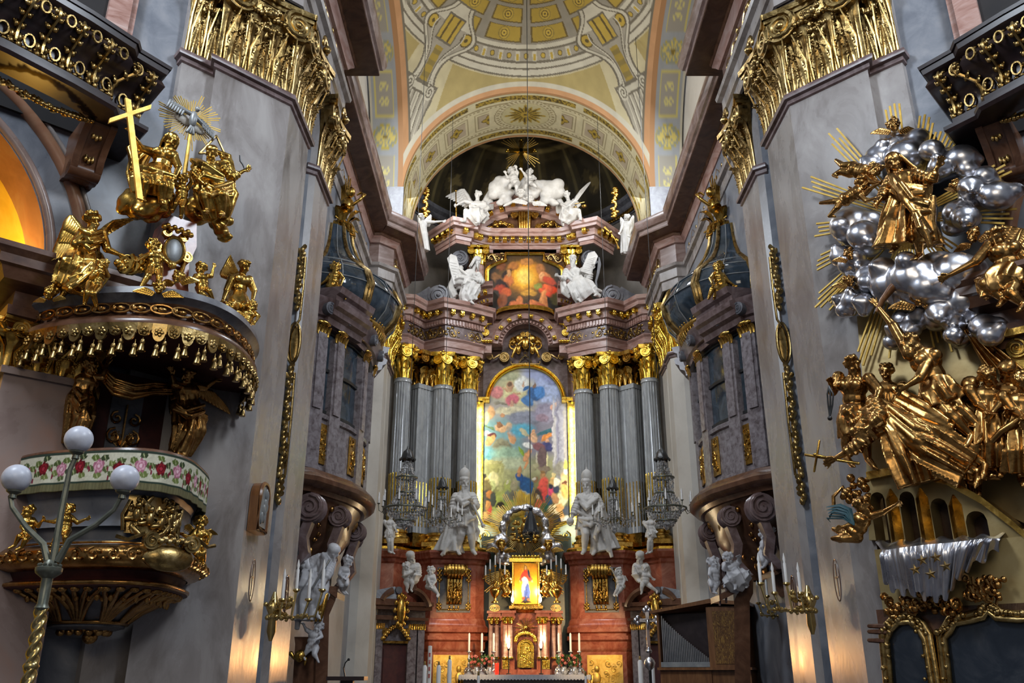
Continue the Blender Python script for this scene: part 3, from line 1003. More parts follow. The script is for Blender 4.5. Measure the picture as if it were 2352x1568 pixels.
def statue(name,label,cat,mt,j,h,kind='adult',face=(0,-1,0),hair='curls',beard=False,robe=None,sleeves=False,bare=False,wings=None,folds=(),group=None,vox=None,seed=1,fold_n=9,amp=.13,extra=None,hands=True,cape=None,hup=None):
 """j: joints (head neck pelvis ls rs le re lh rh lk rk lf rf); l = picture left"""
 putto=kind=='putto'
 hc=h
 h*=1.14 if putto else 1.12
 mb=MB()
 fdir=Vector(face)
 nk,pv,hd=j['neck'],j['pelvis'],j['head']
 up=(nk-pv).normalized()
 if 'ls' not in j:
  q=fdir.cross(up)
  q=-q if q.dot(Vector((1,0,0)))<0 else q
  q=(Vector((1,0,0))*.6+q.normalized()*.6)
  q=(q-up*q.dot(up)).normalized()
  w=h*(.11 if putto else.125)
  base=nk-up*h*(.035 if putto else.045)
  j['ls'],j['rs']=base-q*w,base+q*w
 rt=j['rs']-j['ls']
 ax=axes(up,rt)
 T=(nk-pv).length
 f=1.25 if putto else 1.0
 eor(mb,pv.lerp(nk,.70),(.112*h,.080*h*f,T*.34),ax)
 eor(mb,pv.lerp(nk,.36),(.092*h*f,.074*h*f,T*.32),ax)
 eor(mb,pv.lerp(nk,.04),(.104*h,.086*h*f,.085*h),ax)
 mb.cap(nk-up*.03*h,hd-(hd-nk)*.25,.040*h*f,.034*h*f,8)
 if not robe and not putto:
  for s in (-1,1):
   eor(mb,pv.lerp(nk,.74)-ax[1]*.06*h+ax[0]*(.05*h*s),(.05*h,.03*h,.045*h),ax)
 hu=Vector(hup) if hup else (hd-nk)
 head(mb,hd,hu,fdir,h,putto,hair,beard,seed)
 A=(.046,.040,.035,.026,.022) if putto else (.046,.037,.032,.026,.018)
 for s in 'lr':
  S,E_,H=j[s+'s'],j.get(s+'e'),j.get(s+'h')
  if H is None:
   continue
  if E_ is None:
   E_=S.lerp(H,.5)+Vector((0,0,-.05*h))
  eor(mb,S,(.05*h,)*3,ax,8,6)
  mb.cap(S,E_,A[0]*h,A[1]*h)
  d=(H-E_)
  mb.cap(E_,H,A[2]*h,A[4]*h)
  if sleeves:
   for i in range(4):
    p=S.lerp(E_,.15+i*.25)
    eor(mb,p,(.058*h,.058*h,.026*h),axes(E_-S,Vector((.3,1,.2))),9,6)
   for i in range(3):
    p=E_.lerp(H,.05+i*.22)
    eor(mb,p,((.056-.006*i)*h,)*2+(.024*h,),axes(H-E_,Vector((.3,1,.2))),9,6)
  if hands:
   hand(mb,H,H+d,h,Vector((0,-1,-.3)),putto=putto)
 for s in 'lr':
  K,Ft=j.get(s+'k'),j.get(s+'f')
  if K is None or Ft is None:
   continue
  hip=pv+ax[0]*(.055*h*(1 if s=='r' else -1))-up*.02*h
  G=(.072,.050,.044,.027) if putto else (.066,.048,.046,.026)
  mb.cap(hip,K,G[0]*h,G[1]*h)
  mid=K.lerp(Ft,.3)
  mb.tube([K,mid,Ft],[G[1]*.92*h,G[2]*h,G[3]*h],9)
  mb.ell(K,G[1]*h,None,8,6)
  td=j.get(s+'t')
  tip=td if td is not None else Ft+(fdir.normalized()*.085+Vector((0,0,-.035)))*h
  mb.cap(Ft,tip,.028*h,.020*h)
  for q in range(3):
   o=ax[0]*((q-1)*.012*h)
   mb.cap(tip+o,tip+o+(tip-Ft)*.18,.010*h,.008*h,6)
 if robe:
  pth,rad=[pv.lerp(nk,.8),pv.lerp(nk,.35)],[(.105*hc,.075*hc),(.10*hc,.085*hc)]
  for p in robe:
   pth.append(p[0])
   rad.append((p[1]*hc,p[2]*hc))
  loft_cloth(mb,pth,rad,ax[0],fold_n,amp,seed=seed)
 if cape:
  for i,c in enumerate(cape):
   loft_cloth(mb,[q[0] for q in c],[(q[1]*hc*.92,q[2]*hc*.92) for q in c],ax[0],7,amp*1.15,seed=seed+i+5)
 for i,fo in enumerate(folds):
  drape(mb,fo[0],fo[1]*hc*.85,fo[2] if len(fo)>2 else 3,.03*h,seed+i)
 if extra:
  extra(mb)
 me=fuse(mb,vox or h/(100 if putto else 150),2,name)
 me.materials.append(mt)
 if wings is None:
  return tag(link(name,me),label,cat,group)
 base=pv.copy()
 base.z=min([v.co.z for v in me.vertices])
 root=thing(name,label,cat,base,group)
 link('body',me,root)
 for w in wings:
  wb=MB()
  wing(wb,*w[:3],face=Vector((0,-1,0)) if len(w)<4 else w[3])
  wb.build('wing',mt,root,60)
 return root
def putto(name,label,mt,pl,face=(0,-1,0),h=None,wings=None,group=None,seed=1,hair='curls',cat='statue',extra=None,folds=(),vox=None,hup=None,**pix):
 j=J(pl,**pix)
 if h is None:
  h=(j['head']-j['pelvis']).length/.37
 w2=None
 if wings:
  w2=[]
  for a in wings:
   w2.append([pl.pp(*q) if isinstance(pl,Frame) else P(q[0],q[1],pl-(q[2] if len(q)>2 else 0)) for q in a])
 return statue(name,label,cat,mt,j,h,'putto',face,hair,wings=w2,group=group,seed=seed,extra=extra,folds=folds,vox=vox,hup=hup)
def cherub(name,label,mt,c,h,face,spread=1.0,group=None,seed=1,up=(0,0,1),lift=.3):
 """winged child's head; h = full height of the head"""
 root=thing(name,label,'carved cherub',Vector(c)-Vector((0,0,h*.6)),group)
 mb=MB()
 head(mb,Vector(c),Vector(up),Vector(face),h/.15/1.5,True,'curls',seed=seed)
 me=fuse(mb,h/22,1,'head')
 me.materials.append(mt)
 link('head',me,root)
 f=Vector(face).normalized()
 rt=f.cross(Vector(up)).normalized()
 for s in (-1,1):
  wb=MB()
  B=Vector(c)+rt*(s*h*.25)-Vector(up)*h*.5
  W=B+(rt*s*.55+Vector(up)*lift)*h*spread
  T_=W+(rt*s*.75-Vector(up)*.35)*h*spread
  wing(wb,B,W,T_,f,7,.28)
  wb.build('wing',mt,root,60)
 return root
def clouds(name,label,mt,blobs,vox,cat='carved cloud',group=None,seed=0,lumps=3,sm=7):
 """billowing cloud; blobs = (centre, radius)"""
 g=random.Random(seed)
 mb=MB()
 for c,r in blobs:
  c=Vector(c)
  mb.ell(c,(r,r*.8,r*.86),None,14,10)
  for k in range(lumps):
   a=g.uniform(0,2*PI)
   q=r*g.uniform(.4,.6)
   mb.ell(c+Vector((math.cos(a)*r*.75,-r*g.uniform(.0,.6),math.sin(a)*r*.65)),(q,q*.8,q*.85),None,10,8)
 me=fuse(mb,vox,sm,name)
 me.materials.append(mt)
 return tag(link(name,me),label,cat,group)
 # ================================================================ CAPITALS
def face_m(xa,ya,xb,yb,z=9.81):
 ang=math.atan2(yb-ya,xb-xa)
 f=Frame(((xa+xb)/2,(ya+yb)/2),ang)
 return Matrix.Translation((0,0,z))@f.M()
def flat_capital(w,h,label,place,mt='goldcap',vol=True,group=None,pr=.2):
 """pilaster capital: bell, acanthus tiers, corner volutes, abacus, fruit festoon, fleuron"""
 t=thing('pilaster_capital',label,'capital',group=group)
 m=M[mt]
 b=MB()
 b.loft([[(sx*(w/2+e),y-e*(y<0),z) for sx,y in ((-1,0),(-1,-.02),(1,-.02),(1,0))] for z,e in ((0,0),(h*.5,.02),(h*.8,.08),(h*.88,.13))])
 b.build('bell',m,t)
 k=max(2,int(round(w/.36)))
 for row,(z0,hh,out,n) in enumerate(((0,h*.56,pr*.8,k),(h*.2,h*.56,pr*1.2,k+1))):
  b=MB()
  for i in range(n):
   x=-w/2+w*(i+.5)/n if row==0 else -w/2+w*i/(n-1)
   W_=w/n
   if row:
    b.loft([[(x+W_*q*f_,-.02-o_-(.03 if abs(q)<.2 else 0),z) for q in (-.36,-.2,0,.2,.36)] for z,f_,o_ in ((0,.62,.0),(h*.2,.56,.01),(h*.45,.6,.03),(h*.62,.95,.09),(h*.7,1.15,.16))],False,False)
    for q in (-2,-1,0,1,2):
     b.ell((x+q*W_*.2,-.2-.02*(q%2),h*.70-.012*abs(q)),(W_*.13,.05,h*.035),None,6,5)
   else:
    for q in (-1,1):
     leaf(b,Matrix.Translation((x+q*W_*.2,-.04,z0))@rotm('Y',-q*.08),W_*.42,hh*.92,out,lobes=5)
     b.tube([(x+q*W_*.38,-.04,.02),(x+q*W_*.42,-.07,hh*.5),(x+q*W_*.2,-.1-out,hh*1.02)],[.014,.02,.012],5)
    leaf(b,Matrix.Translation((x,-.02,h*.38)),W_*.6,h*.36,out*.9,lobes=4)
  b.build('acanthus_tier',m,t,60)
 if vol:
  r=min(.2*h,w*.25)
  for q in (-1,1):
   b=MB()
   volute(b,None,(q*(w/2-r*.35),-pr*1.15,h*.80-r*.1),r,-q,pr*.8,2.2)
   b.build('volute',m,t)
  b=MB()
  garland(b,None,(-w/2+r*1.6,-pr*1.1,h*.80),(w/2-r*1.6,-pr*1.1,h*.80),h*.07,h*.045,7,4)
  b.build('festoon',m,t,60)
  b=MB()
  garland(b,None,(-w*.3,-pr*.9,h*.62),(w*.3,-pr*.9,h*.62),h*.08,h*.035,7,5)
  b.build('festoon',m,t,60)
 b=MB()
 N=10
 e=pr*1.35
 fr=[(-w/2-.14+(w+.28)*i/N,-e+.10*math.sin(PI*i/N)) for i in range(N+1)]
 for z0,z1,o in ((h*.88,h*.93,0),(h*.93,h*1.0,.035)):
  pg=[(x*(1+o),y-o) for x,y in fr]+[(w/2+.14,.02),(-w/2-.14,.02)]
  b.loft([[(x,y,z0) for x,y in pg],[(x,y,z1) for x,y in pg]])
 b.build('abacus',m,t)
 b=MB()
 for i in range(7):
  a=PI*(i+.5)/7
  b.ell((math.cos(a)*.09*h,-e-.02,h*.95+math.sin(a)*.11*h),(.035*h,.03,.055*h),None,7,5)
 b.ell((0,-e-.05,h*.93),.05*h,None,8,6)
 b.build('fleuron',m,t)
 t.matrix_world=place
 return t
def round_capital_parts(t,r,h,z0,c,mt='goldb',n=8):
 m=M[mt]
 C=Matrix.Translation((c[0],c[1],z0))
 b=MB()
 b.lathe([(r*.95,0),(r*.98,h*.5),(r*1.15,h*.8),(r*1.3,h*.88)],n=24,m=C)
 b.build('bell',m,t)
 for row,(zz,hh,out) in enumerate(((0,h*.48,r*.32),(h*.2,h*.5,r*.5))):
  b=MB()
  for i in range(n):
   a=2*PI*(i+.5*row)/n
   mm=C@rotm('Z',a)@Matrix.Translation((0,-r*.98,zz))
   leaf(b,mm,r*.74,hh,out,lobes=4,nu=4,nv=8)
   b.cap(mm@Vector((0,-.01,0)),mm@Vector((0,-out*.3,hh*.62)),.018,.012,5)
  b.build('acanthus_tier',m,t,60)
 vr=h*.17
 for i in range(4):
  b=MB()
  mm=C@rotm('Z',PI/4+i*PI/2)
  for q in (-1,1):
   volute(b,mm@rotm('Z',q*.42),(q*.0,-r*1.42,h*.78),vr,q,.06,1.8,n=18)
  b.build('volute',m,t)
 b=MB()
 pg=[]
 for i in range(4):
  a0=PI/4+i*PI/2
  for k in range(7):
   a=a0+PI/2*k/7
   q=r*(1.72-.42*math.sin(PI*k/7))
   pg.append((q*math.cos(a),q*math.sin(a)))
 b.loft([[(x,y,h*.88) for x,y in pg],[(x*1.04,y*1.04,h*.93) for x,y in pg],[(x*1.07,y*1.07,h) for x,y in pg]],m=C)
 for i in range(4):
  p=C@rotm('Z',i*PI/2)@Vector((0,-r*1.36,h*.93))
  b.ell(p,h*.085,None,7,5)
  for k in range(5):
   a=2*PI*k/5
   b.ell(p+Vector((math.cos(a),0,math.sin(a)))*h*.08,h*.045,None,6,4)
 b.build('abacus',m,t)
GC='giant pilaster capitals'
sidew={1:'pulpit',-1:'martyr group'}
for s,side,mm in SIDES:
 def fm_(xa,ya,xb,yb):
  return face_m(xa,ya,xb,yb) if s>0 else face_m(-xb,yb,-xa,ya)
 who='over the pulpit' if s>0 else 'over the silver clouds'
 flat_capital(1.16,1.42,f'broad gilded capital on the angled pier face {who}',fm_(*PA,*PB),group=GC)
 flat_capital(.46,1.42,f'narrow gilded half capital beside the broad one {who}',fm_(-5.02,10.01,-4.70,10.31),group=GC,vol=True,pr=.15)
 flat_capital(1.08,1.42,f'gilded capital on the inner pier face {who}, turned to the choir',fm_(-3.77,11.02,-3.75,12.12),group=GC)
 flat_capital(.98,1.42,f'gilded capital of the second pier pilaster, {"left" if s > 0 else "right"} choir entrance',fm_(-3.80,12.99,-3.80,13.98),group=GC)
 flat_capital(.44,1.42,f'slim gilded capital on the chamfer of the {"left" if s > 0 else "right"} pilaster next to the high altar',fm_(-4.15,21.95,-3.87,22.2),'goldb',group=GC,pr=.16)
 flat_capital(.52,1.42,f'gilded capital facing inward next to the high altar, {"left" if s > 0 else "right"} wall',fm_(-3.87,22.2,-3.87,22.75),'goldb',group=GC,pr=.2)
 flat_capital(.62,1.42,f'last gilded capital before the altar columns, {"left" if s > 0 else "right"} wall',fm_(-3.9,23.05,-3.9,23.7),'goldb',group=GC,pr=.2)
 fz=MB(mm)
 for (xa,ya,xb,yb,n) in ((-3.75,11.2,-3.75,13.9,6),(-4.40,14.3,-4.40,21.3,14),(-3.74,21.9,-3.74,24.3,5)):
  f=Frame((xa,ya),math.atan2(yb-ya,xb-xa))
  scrolls(fz,f.M(),.1,math.hypot(xb-xa,yb-ya)-.1,12.42,.34,.026,2,-.03,n)
 tag(fz.build('frieze_scrollwork',M['goldcap'],None,60),f'gilt scroll relief along the frieze of the {"left" if s > 0 else "right"} choir entablature','relief')
 # ================================================================ HIGH ALTAR
AZ0,AZA,AZC=4.95,9.72,10.72
def column(X,Y,r,label):
 t=thing('altar_column',label,'column',(X,Y,AZ0),'fluted altar columns')
 C=(X,Y,0)
 b=MB()
 b.box((X-r*1.4,Y-r*1.4,AZ0),(X+r*1.4,Y+r*1.4,AZ0+.12))
 b.lathe([(r*1.36,AZ0+.12),(r*1.42,AZ0+.17),(r*1.36,AZ0+.22),(r*1.15,AZ0+.25),(r*1.12,AZ0+.29),(r*1.24,AZ0+.32),(r*1.2,AZ0+.38),(r*1.02,AZ0+.41)],C,28)
 b.build('base',M['gold'],t)
 z0,z1=AZ0+.4,AZA
 prof=[(r*1.0,z0),(r*1.0,z0+.12)]+[(r*(1-.1*(q**1.6)),z0+.12+(z1-z0-.3)*q) for q in np.linspace(0.02,1,9)]+[(r*.9,z1-.13)]
 def fl(a,z):
  if z<z0+.14 or z>z1-.16:
   return 1.0
  return 1-.12*max(0.0,math.cos(18*a))**.6
 b=MB()
 b.lathe(prof,C,120,mod=fl)
 b.lathe([(r*.9,z1-.13),(r*.98,z1-.12),(r*.98,z1-.06),(r*.92,z1-.04),(r*.95,z1)],C,28)
 b.build('shaft',M['column'],t,50)
 b=MB()
 for i in range(18):
  a=2*PI*i/18
  if math.sin(a)>.5:
   continue
  q=r*.965
  b.cap((X+q*math.cos(a),Y+q*math.sin(a),z0+.2),(X+q*math.cos(a),Y+q*math.sin(a),z0+1.55),.023,.022,6)
 b.build('gilded_cabling',M['goldb'],t)
 round_capital_parts(t,r*.93,AZC-AZA,AZA,C)
 return t
def pillar(X,Y,hw,label,rot):
 t=thing('altar_pillar',label,'column',(X,Y,AZ0),'square altar pillars')
 mm=trs((X,Y,0),rz=rot)
 b=MB(mm)
 b.box((-hw*1.2,-hw*1.2,AZ0),(hw*1.2,hw*1.2,AZ0+.38))
 b.build('base',M['gold'],t)
 z0,z1=AZ0+.38,AZA
 b=MB(mm)
 ring=[]
 for q in range(4):
  for i in range(24):
   u=(i/24-.5)*2
   d=hw*(1-.07*max(0,-math.cos(u*PI*5))**.7)
   p=Vector((u*hw,-d,0))
   p.rotate(rotm('Z',q*PI/2).to_3x3().to_euler())
   ring.append(p)
 b.loft([[(p.x,p.y,z) for p in ring] for z in (z0,z1-.14)])
 b.box((-hw*1.06,-hw*1.06,z1-.14),(hw*1.06,hw*1.06,z1))
 b.build('shaft',M['column'],t,30)
 b=MB(mm)
 for q in range(4):
  for i in range(5):
   u=((i+.5)/5-.5)*2
   p=Vector((u*hw,-hw*.96,0))
   p.rotate(rotm('Z',q*PI/2).to_3x3().to_euler())
   b.cap((p.x,p.y,z0+.2),(p.x,p.y,z0+1.45),.024,.022,6)
 b.build('gilded_cabling',M['goldb'],t)
 for q in range(4):
  m2=mm@rotm('Z',q*PI/2)@Matrix.Translation((0,-hw,AZA))
  b=MB(m2)
  for z_,hh,o,n in ((0,.5,.14,3),(.2,.5,.2,2)):
   for i in range(n):
    leaf(b,Matrix.Translation((-hw+2*hw*(i+.5)/n,-.01,z_)),2*hw/n,hh,o,lobes=4,nu=4,nv=8)
  for s_ in (-1,1):
   volute(b,None,(s_*hw*.75,-.16,.8),.16,-s_,.1,1.8,n=18)
  b.box((-hw*1.3,-.22,.88),(hw*1.3,.1,1.0))
  b.build('capital_side',M['gold'],t,60)
 return t
EP=[(-4.15,24.2),(-3.55,24.28),(-3.12,24.98),(-2.45,24.56),(-1.9,24.83),(-1.32,25.22),(-1.32,25.7)]
E0=AZC
def along(path,step,inset=.1):
 """points with direction along a plan path"""
 out=[]
 for (xa,ya),(xb,yb) in zip(path[:-1],path[1:]):
  L=math.hypot(xb-xa,yb-ya)
  n=max(1,int((L-inset)/step))
  for i in range(n):
   t=(i+.5)/n
   out.append((xa+(xb-xa)*t,ya+(yb-ya)*t,math.atan2(yb-ya,xb-xa)))
 return out
for s,side,mm in SIDES:
 sd='left' if s>0 else 'right'
 column(-2.5*s,25.0,.31,f'tall fluted grey column behind the white emperor statue, outer one {sd} of the altarpiece')
 column(-1.76*s,25.4,.30,f'fluted grey column directly {sd} of the altarpiece')
 column(-3.62*s,24.3,.27,f'slim fluted grey column against the {sd} choir wall')
 pillar(-3.18*s,25.02,.30,f'square fluted pillar set cornerwise between the {sd} altar columns',PI/4)
 pillar(-2.12*s,25.85,.2,f'narrow fluted pilaster behind the two columns {sd} of the altarpiece',0)
 en=thing('altar_entablature',f'pink marble entablature with gilt brackets over the {sd} altar columns','entablature',(-2.5*s,25,E0),'altar entablatures')
 for nm,mt,pr in (('architrave','pinkm',[(-.05,E0),(0,E0),(0,E0+.14),(.03,E0+.15),(.03,E0+.34),(.08,E0+.40),(.08,E0+.43),(-.05,E0+.43)]),('frieze','purple',[(-.04,E0+.43),(.0,E0+.43),(.0,E0+.86),(-.04,E0+.86)]),('cornice','pinkm',[(-.05,E0+.86),(.05,E0+.86),(.05,E0+1.04),(.12,E0+1.06),(.14,E0+1.28),(.30,E0+1.30),(.31,E0+1.42),(.37,E0+1.47),(.40,E0+1.58),(-.1,E0+1.62)])):
  b=MB(mm)
  b.sweep(EP,pr)
  b.build(nm,M[mt],en,30)
 b=MB(mm)
 for x,y,a in along(EP[:-1],.085):
  b.box((-.026,-.085,E0+.88),(.026,-.04,E0+1.02),trs((x,y,0),rz=a))
 b.build('dentil_row',M['pinkm'],en)
 for x,y,a in along(EP[:-1],.2):
  b=MB(mm)
  f=trs((x,y,0),rz=a)
  b.box((-.06,-.27,E0+1.16),(.06,-.1,E0+1.28),f)
  b.ell((0,-.25,E0+1.15),(.055,.06,.06),f,8,6)
  for k in (-1,1):
   b.ell((k*.035,-.27,E0+1.22),(.03,.03,.05),f,6,4)
  b.ell((.1,-.16,E0+1.22),(.035,.04,.03),f,6,4)
  b.build('modillion',M['goldb'],en)
 b=MB(mm)
 for (xa,ya),(xb,yb) in ((EP[1],EP[2]),(EP[2],EP[3]),(EP[3],EP[5])):
  f=Frame((xa,ya),math.atan2(yb-ya,xb-xa))
  L=math.hypot(xb-xa,yb-ya)
  scrolls(b,f.M(),.12,L-.08,E0+.64,.26,.018,3,-.02,5 if L>1 else 3)
 b.build('gilt_scrollwork',M['goldcap'],en,60)
 pd=thing('altar_pedestal',f'red marble pedestal with gilt console under the {sd} altar columns','pedestal',(-2.4*s,25,1.2),'altar pedestals')
 PP_=[(-4.15,24.15),(-3.62,24.2),(-3.15,24.95),(-2.62,24.48),(-1.42,24.72),(-1.2,24.95),(-1.2,25.6)]
 b=MB(mm)
 b.sweep(PP_,[(-.5,2.6),(.02,2.6),(.02,2.66),(.12,2.7),(.12,2.82),(.06,2.88),(.04,3.0),(0,3.05),(0,4.45),(.04,4.5),(.05,4.58),(.12,4.62),(.14,4.70),(.18,4.76),(.18,4.82),(-.5,4.84)])
 b.build('dado',M['red'],pd,30)
 b=MB(mm)
 b.sweep(PP_,[(-.5,.8),(-.02,.8),(-.02,2.2),(.02,2.24),(.05,2.3),(.05,2.45),(.12,2.5),(.12,2.6),(-.5,2.6)])
 b.build('plinth',M['red'],pd,30)
 b=MB(mm)
 b.sweep(PP_,[(-.5,4.82),(.08,4.82),(.08,4.9),(.03,4.95),(-.5,4.96)])
 b.build('gilt_step',M['goldb'],pd,30)
 f=Frame((-2.62,24.48),math.atan2(.24,1.2))
 FM_=f.M()
 b=MB(mm@FM_)
 b.box((.16,-.02,3.2),(1.08,.05,4.38))
 b.build('inset_panel',M['slate'],pd)
 b=MB(mm@FM_)
 for x in (.22,1.02):
  b.tube([(x,-.04,3.28),(x,-.04,4.0)],.014,5)
  for zz in (3.32,3.4,4.05,4.16,4.28):
   for k in range(4):
    b.ell((x+math.cos(k*1.6)*.045,-.05,zz+math.sin(k*1.6)*.045),(.04,.03,.035),None,6,4)
 b.tube([(.24,-.04,3.27),(1.0,-.04,3.27)],.016,5)
 for k in range(5):
  b.ell((.5+.06*k,-.05,3.27),(.05,.02,.03),None,6,4)
 b.build('gilt_border',M['gold'],pd,60)
 cs=MB(mm@FM_)
 prof=[(-.02,4.42),(-.38,4.42),(-.42,4.3),(-.40,4.18),(-.3,4.1),(-.2,4.05),(-.2,3.8),(-.22,3.6),(-.16,3.46),(-.08,3.4),(-.02,3.4)]
 for k in range(5):
  x=.45+k*.085
  rr=[[(x+d*(1 if z>4.05 else.72),y,z) for d in (-.038,.038)] for y,z in prof]
  cs.loft([[(x-.036,y,z) for y,z in prof],[(x-.028,y-.02,z) for y,z in prof],[(x+.028,y-.02,z) for y,z in prof],[(x+.036,y,z) for y,z in prof]])
 for q in (-1,1):
  volute(cs,trs((0,0,0)),(.62+q*.0,-.2,4.28),.0001+.12,q,.01)
 cs.lathe([(.15,-.32),(.15,.32)],n=18,m=Matrix.Translation((.62,-.26,4.28))@rotm('Y',PI/2))
 for k in range(6):
  cs.lathe([(.152,-.02),(.168,0),(.152,.02)],n=18,m=Matrix.Translation((.36+.105*k,-.26,4.28))@rotm('Y',PI/2))
 for x in (.5,.62,.74):
  garland(cs,None,(x,-.26,4.0),(x,-.24,3.45),0,.05,6,int(x*100))
  cs.ell((x,-.12,3.33),(.028,.03,.06),None,6,5)
 cs.build('console',M['gold'],pd,50)
 rl=MB(mm@FM_)
 rl.box((.12,.0,.9),(1.06,.06,2.12))
 g=random.Random(3)
 for i in range(26):
  x,z=g.uniform(.2,.98),g.uniform(1.0,2.05)
  rl.tube(spiral((x,-.01,z),g.uniform(.06,.13),1.2,10,g.choice((-1,1)),g.uniform(0,6)),[.014]*11,5)
 cx_=.80
 rl.ell((cx_,-.05,1.78),(.07,.06,.085))
 rl.ell((cx_+.02,-.04,1.55),(.12,.06,.16))
 rl.ell((cx_-.02,-.05,1.28),(.18,.09,.15))
 rl.cap((cx_-.1,-.08,1.3),(cx_-.22,-.08,1.05),.07,.05)
 rl.cap((cx_+.12,-.05,1.6),(cx_+.16,-.1,1.35),.045,.035)
 rl.build('gilt_relief',M['goldr'],pd,60)
bw=MB()
bw.box((-4.1,26.02,2.0),(4.1,26.1,12.3))
o=tag(bw.build('altar_back_wall',M['pinkm']),'pink marble back wall of the high altar behind the columns','wall panel')
o['kind']='structure'
def arch_band(b,cx,cz,r,prof,a0,a1,n=36,m=None):
 rings=[]
 for i in range(n+1):
  a=a0+(a1-a0)*i/n
  rings.append([(cx+(r+d)*math.cos(a),y,cz+(r+d)*math.sin(a)) for d,y in prof])
 vs=[p for q in rings for p in q]
 k=len(prof)
 fs=[(i*k+j,(i+1)*k+j,(i+1)*k+j+1,i*k+j+1) for i in range(n) for j in range(k-1)]
 fs+=[tuple(reversed(range(k))),tuple(range(n*k,n*k+k))]
 b.add(vs,fs,m)
ca=thing('altar_arch','pink marble arch with gilt brackets crowning the altarpiece, gilt cartouche below it','arch',(0,25.4,11.0))
zc=E0+.52
b=MB()
arch_band(b,0,zc,.72,[(0,25.9),(0,25.45),(.06,25.42),(.12,25.40),(.13,25.3),(.20,25.28),(.28,25.24),(.33,25.15),(.33,25.9)],0,PI)
for q in (-1,1):
 b.box((q*1.19-.14,25.3,zc-.3),(q*1.19+.14,25.9,zc+.02))
 b.box((q*1.19-.16,25.24,zc+.02),(q*1.19+.16,25.9,zc+.16))
b.build('archivolt',M['pinkm'],ca,30)
b=MB()
for i in range(22):
 a=PI*(i+.5)/22
 b.box((-.025,25.36,.74),(.025,25.42,.82),Matrix.Translation((0,0,zc))@rotm('Y',PI/2-a))
b.build('dentil_row',M['pinkm'],ca)
for i in range(8):
 b=MB()
 a=PI*(i+.5)/8
 mm2=Matrix.Translation((0,0,zc))@rotm('Y',PI/2-a)
 b.box((-.06,25.2,.86),(.06,25.36,.97),mm2)
 b.ell((0,25.2,.9),(.06,.05,.06),mm2,8,6)
 b.build('modillion',M['goldb'],ca,50)
for q in (-1,1):
 b=MB()
 for k in range(4):
  b.ell((q*(1.06+.09*k),25.22,zc+.05),(.06,.06,.06),None,7,5)
 volute(b,None,(q*1.24,25.2,zc+.34),.12,q,.1,1.6)
 b.tube([(q*1.3,25.2,zc+.45),(q*1.18,25.18,zc+.6),(q*1.05,25.18,zc+.62)],[.05,.04,.02],6)
 b.build('scroll_end',M['goldb'],ca,50)
b=MB()
b.prism([(-1.32,9.6),(-1.16,9.6)]+[(-1.13*math.cos(PI*i/20),9.54+1.13*math.sin(PI*i/20)) for i in range(21)]+[(1.16,9.6),(1.32,9.6),(1.32,zc-.28),(.75,zc-.28)]+[(.74*math.cos(PI*i/20),zc+.74*math.sin(PI*i/20)) for i in range(21)]+[(-.75,zc-.28),(-1.32,zc-.28)],25.84,25.98)
b.build('tympanum',M['purple'],ca,30)
b=MB()
for q in (-1,1):
 b.ell((q*.18,25.52,zc+.24),(.17,.1,.15),None,12,8)
 volute(b,None,(q*.07,25.42,zc+.36),.09,q,.06,1.5)
 b.tube(spiral((q*.36,25.5,zc+.0),.17,1.2,16,q,PI/2),[.035]*17,6)
 for k in range(5):
  a=.3+k*.35
  mm2=Matrix.Translation((q*.3,25.55,zc+.1))@rotm('Y',q*a)
  leaf(b,mm2,.12,.3,.1)
 b.ell((q*.22,25.5,zc-.12),(.1,.08,.16),None,8,6)
 b.cap((q*.30,25.45,zc-.08),(q*.42,25.45,zc-.38),.06,.04,8)
 b.cap((q*.22,25.42,zc+.0),(q*.12,25.42,zc+.12),.05,.04,8)
 b.ell((q*.36,25.42,zc+.08),.06,None,8,6)
b.ell((0,25.5,zc+.08),(.14,.08,.2),None,12,8)
b.build('cartouche',M['gold'],ca,60)
b=MB()
for q in (-1,1):
 volute(b,None,(q*.66,25.62,zc-.32),.17,q,.14,2.2)
 b.tube([(q*.8,25.62,zc-.25),(q*1.0,25.62,zc-.38),(q*1.1,25.62,zc-.22)],[.045,.035,.03],6)
 volute(b,None,(q*1.12,25.62,zc-.3),.11,-q,.1,1.6)
b.tube([(-.45,25.66,zc-.46),(-.45,25.66,zc-.54),(.45,25.66,zc-.54),(.45,25.66,zc-.46)],.018,5)
for q in (-1,1):
 b.tube([(q*.2,25.66,zc-.5),(q*.12,25.66,zc-.35),(-q*.06,25.66,zc-.2),(-q*.02,25.66,zc-.1),(q*.06,25.66,zc-.16)],.02,5)
b.build('gilt_scroll',M['goldcap'],ca,60)
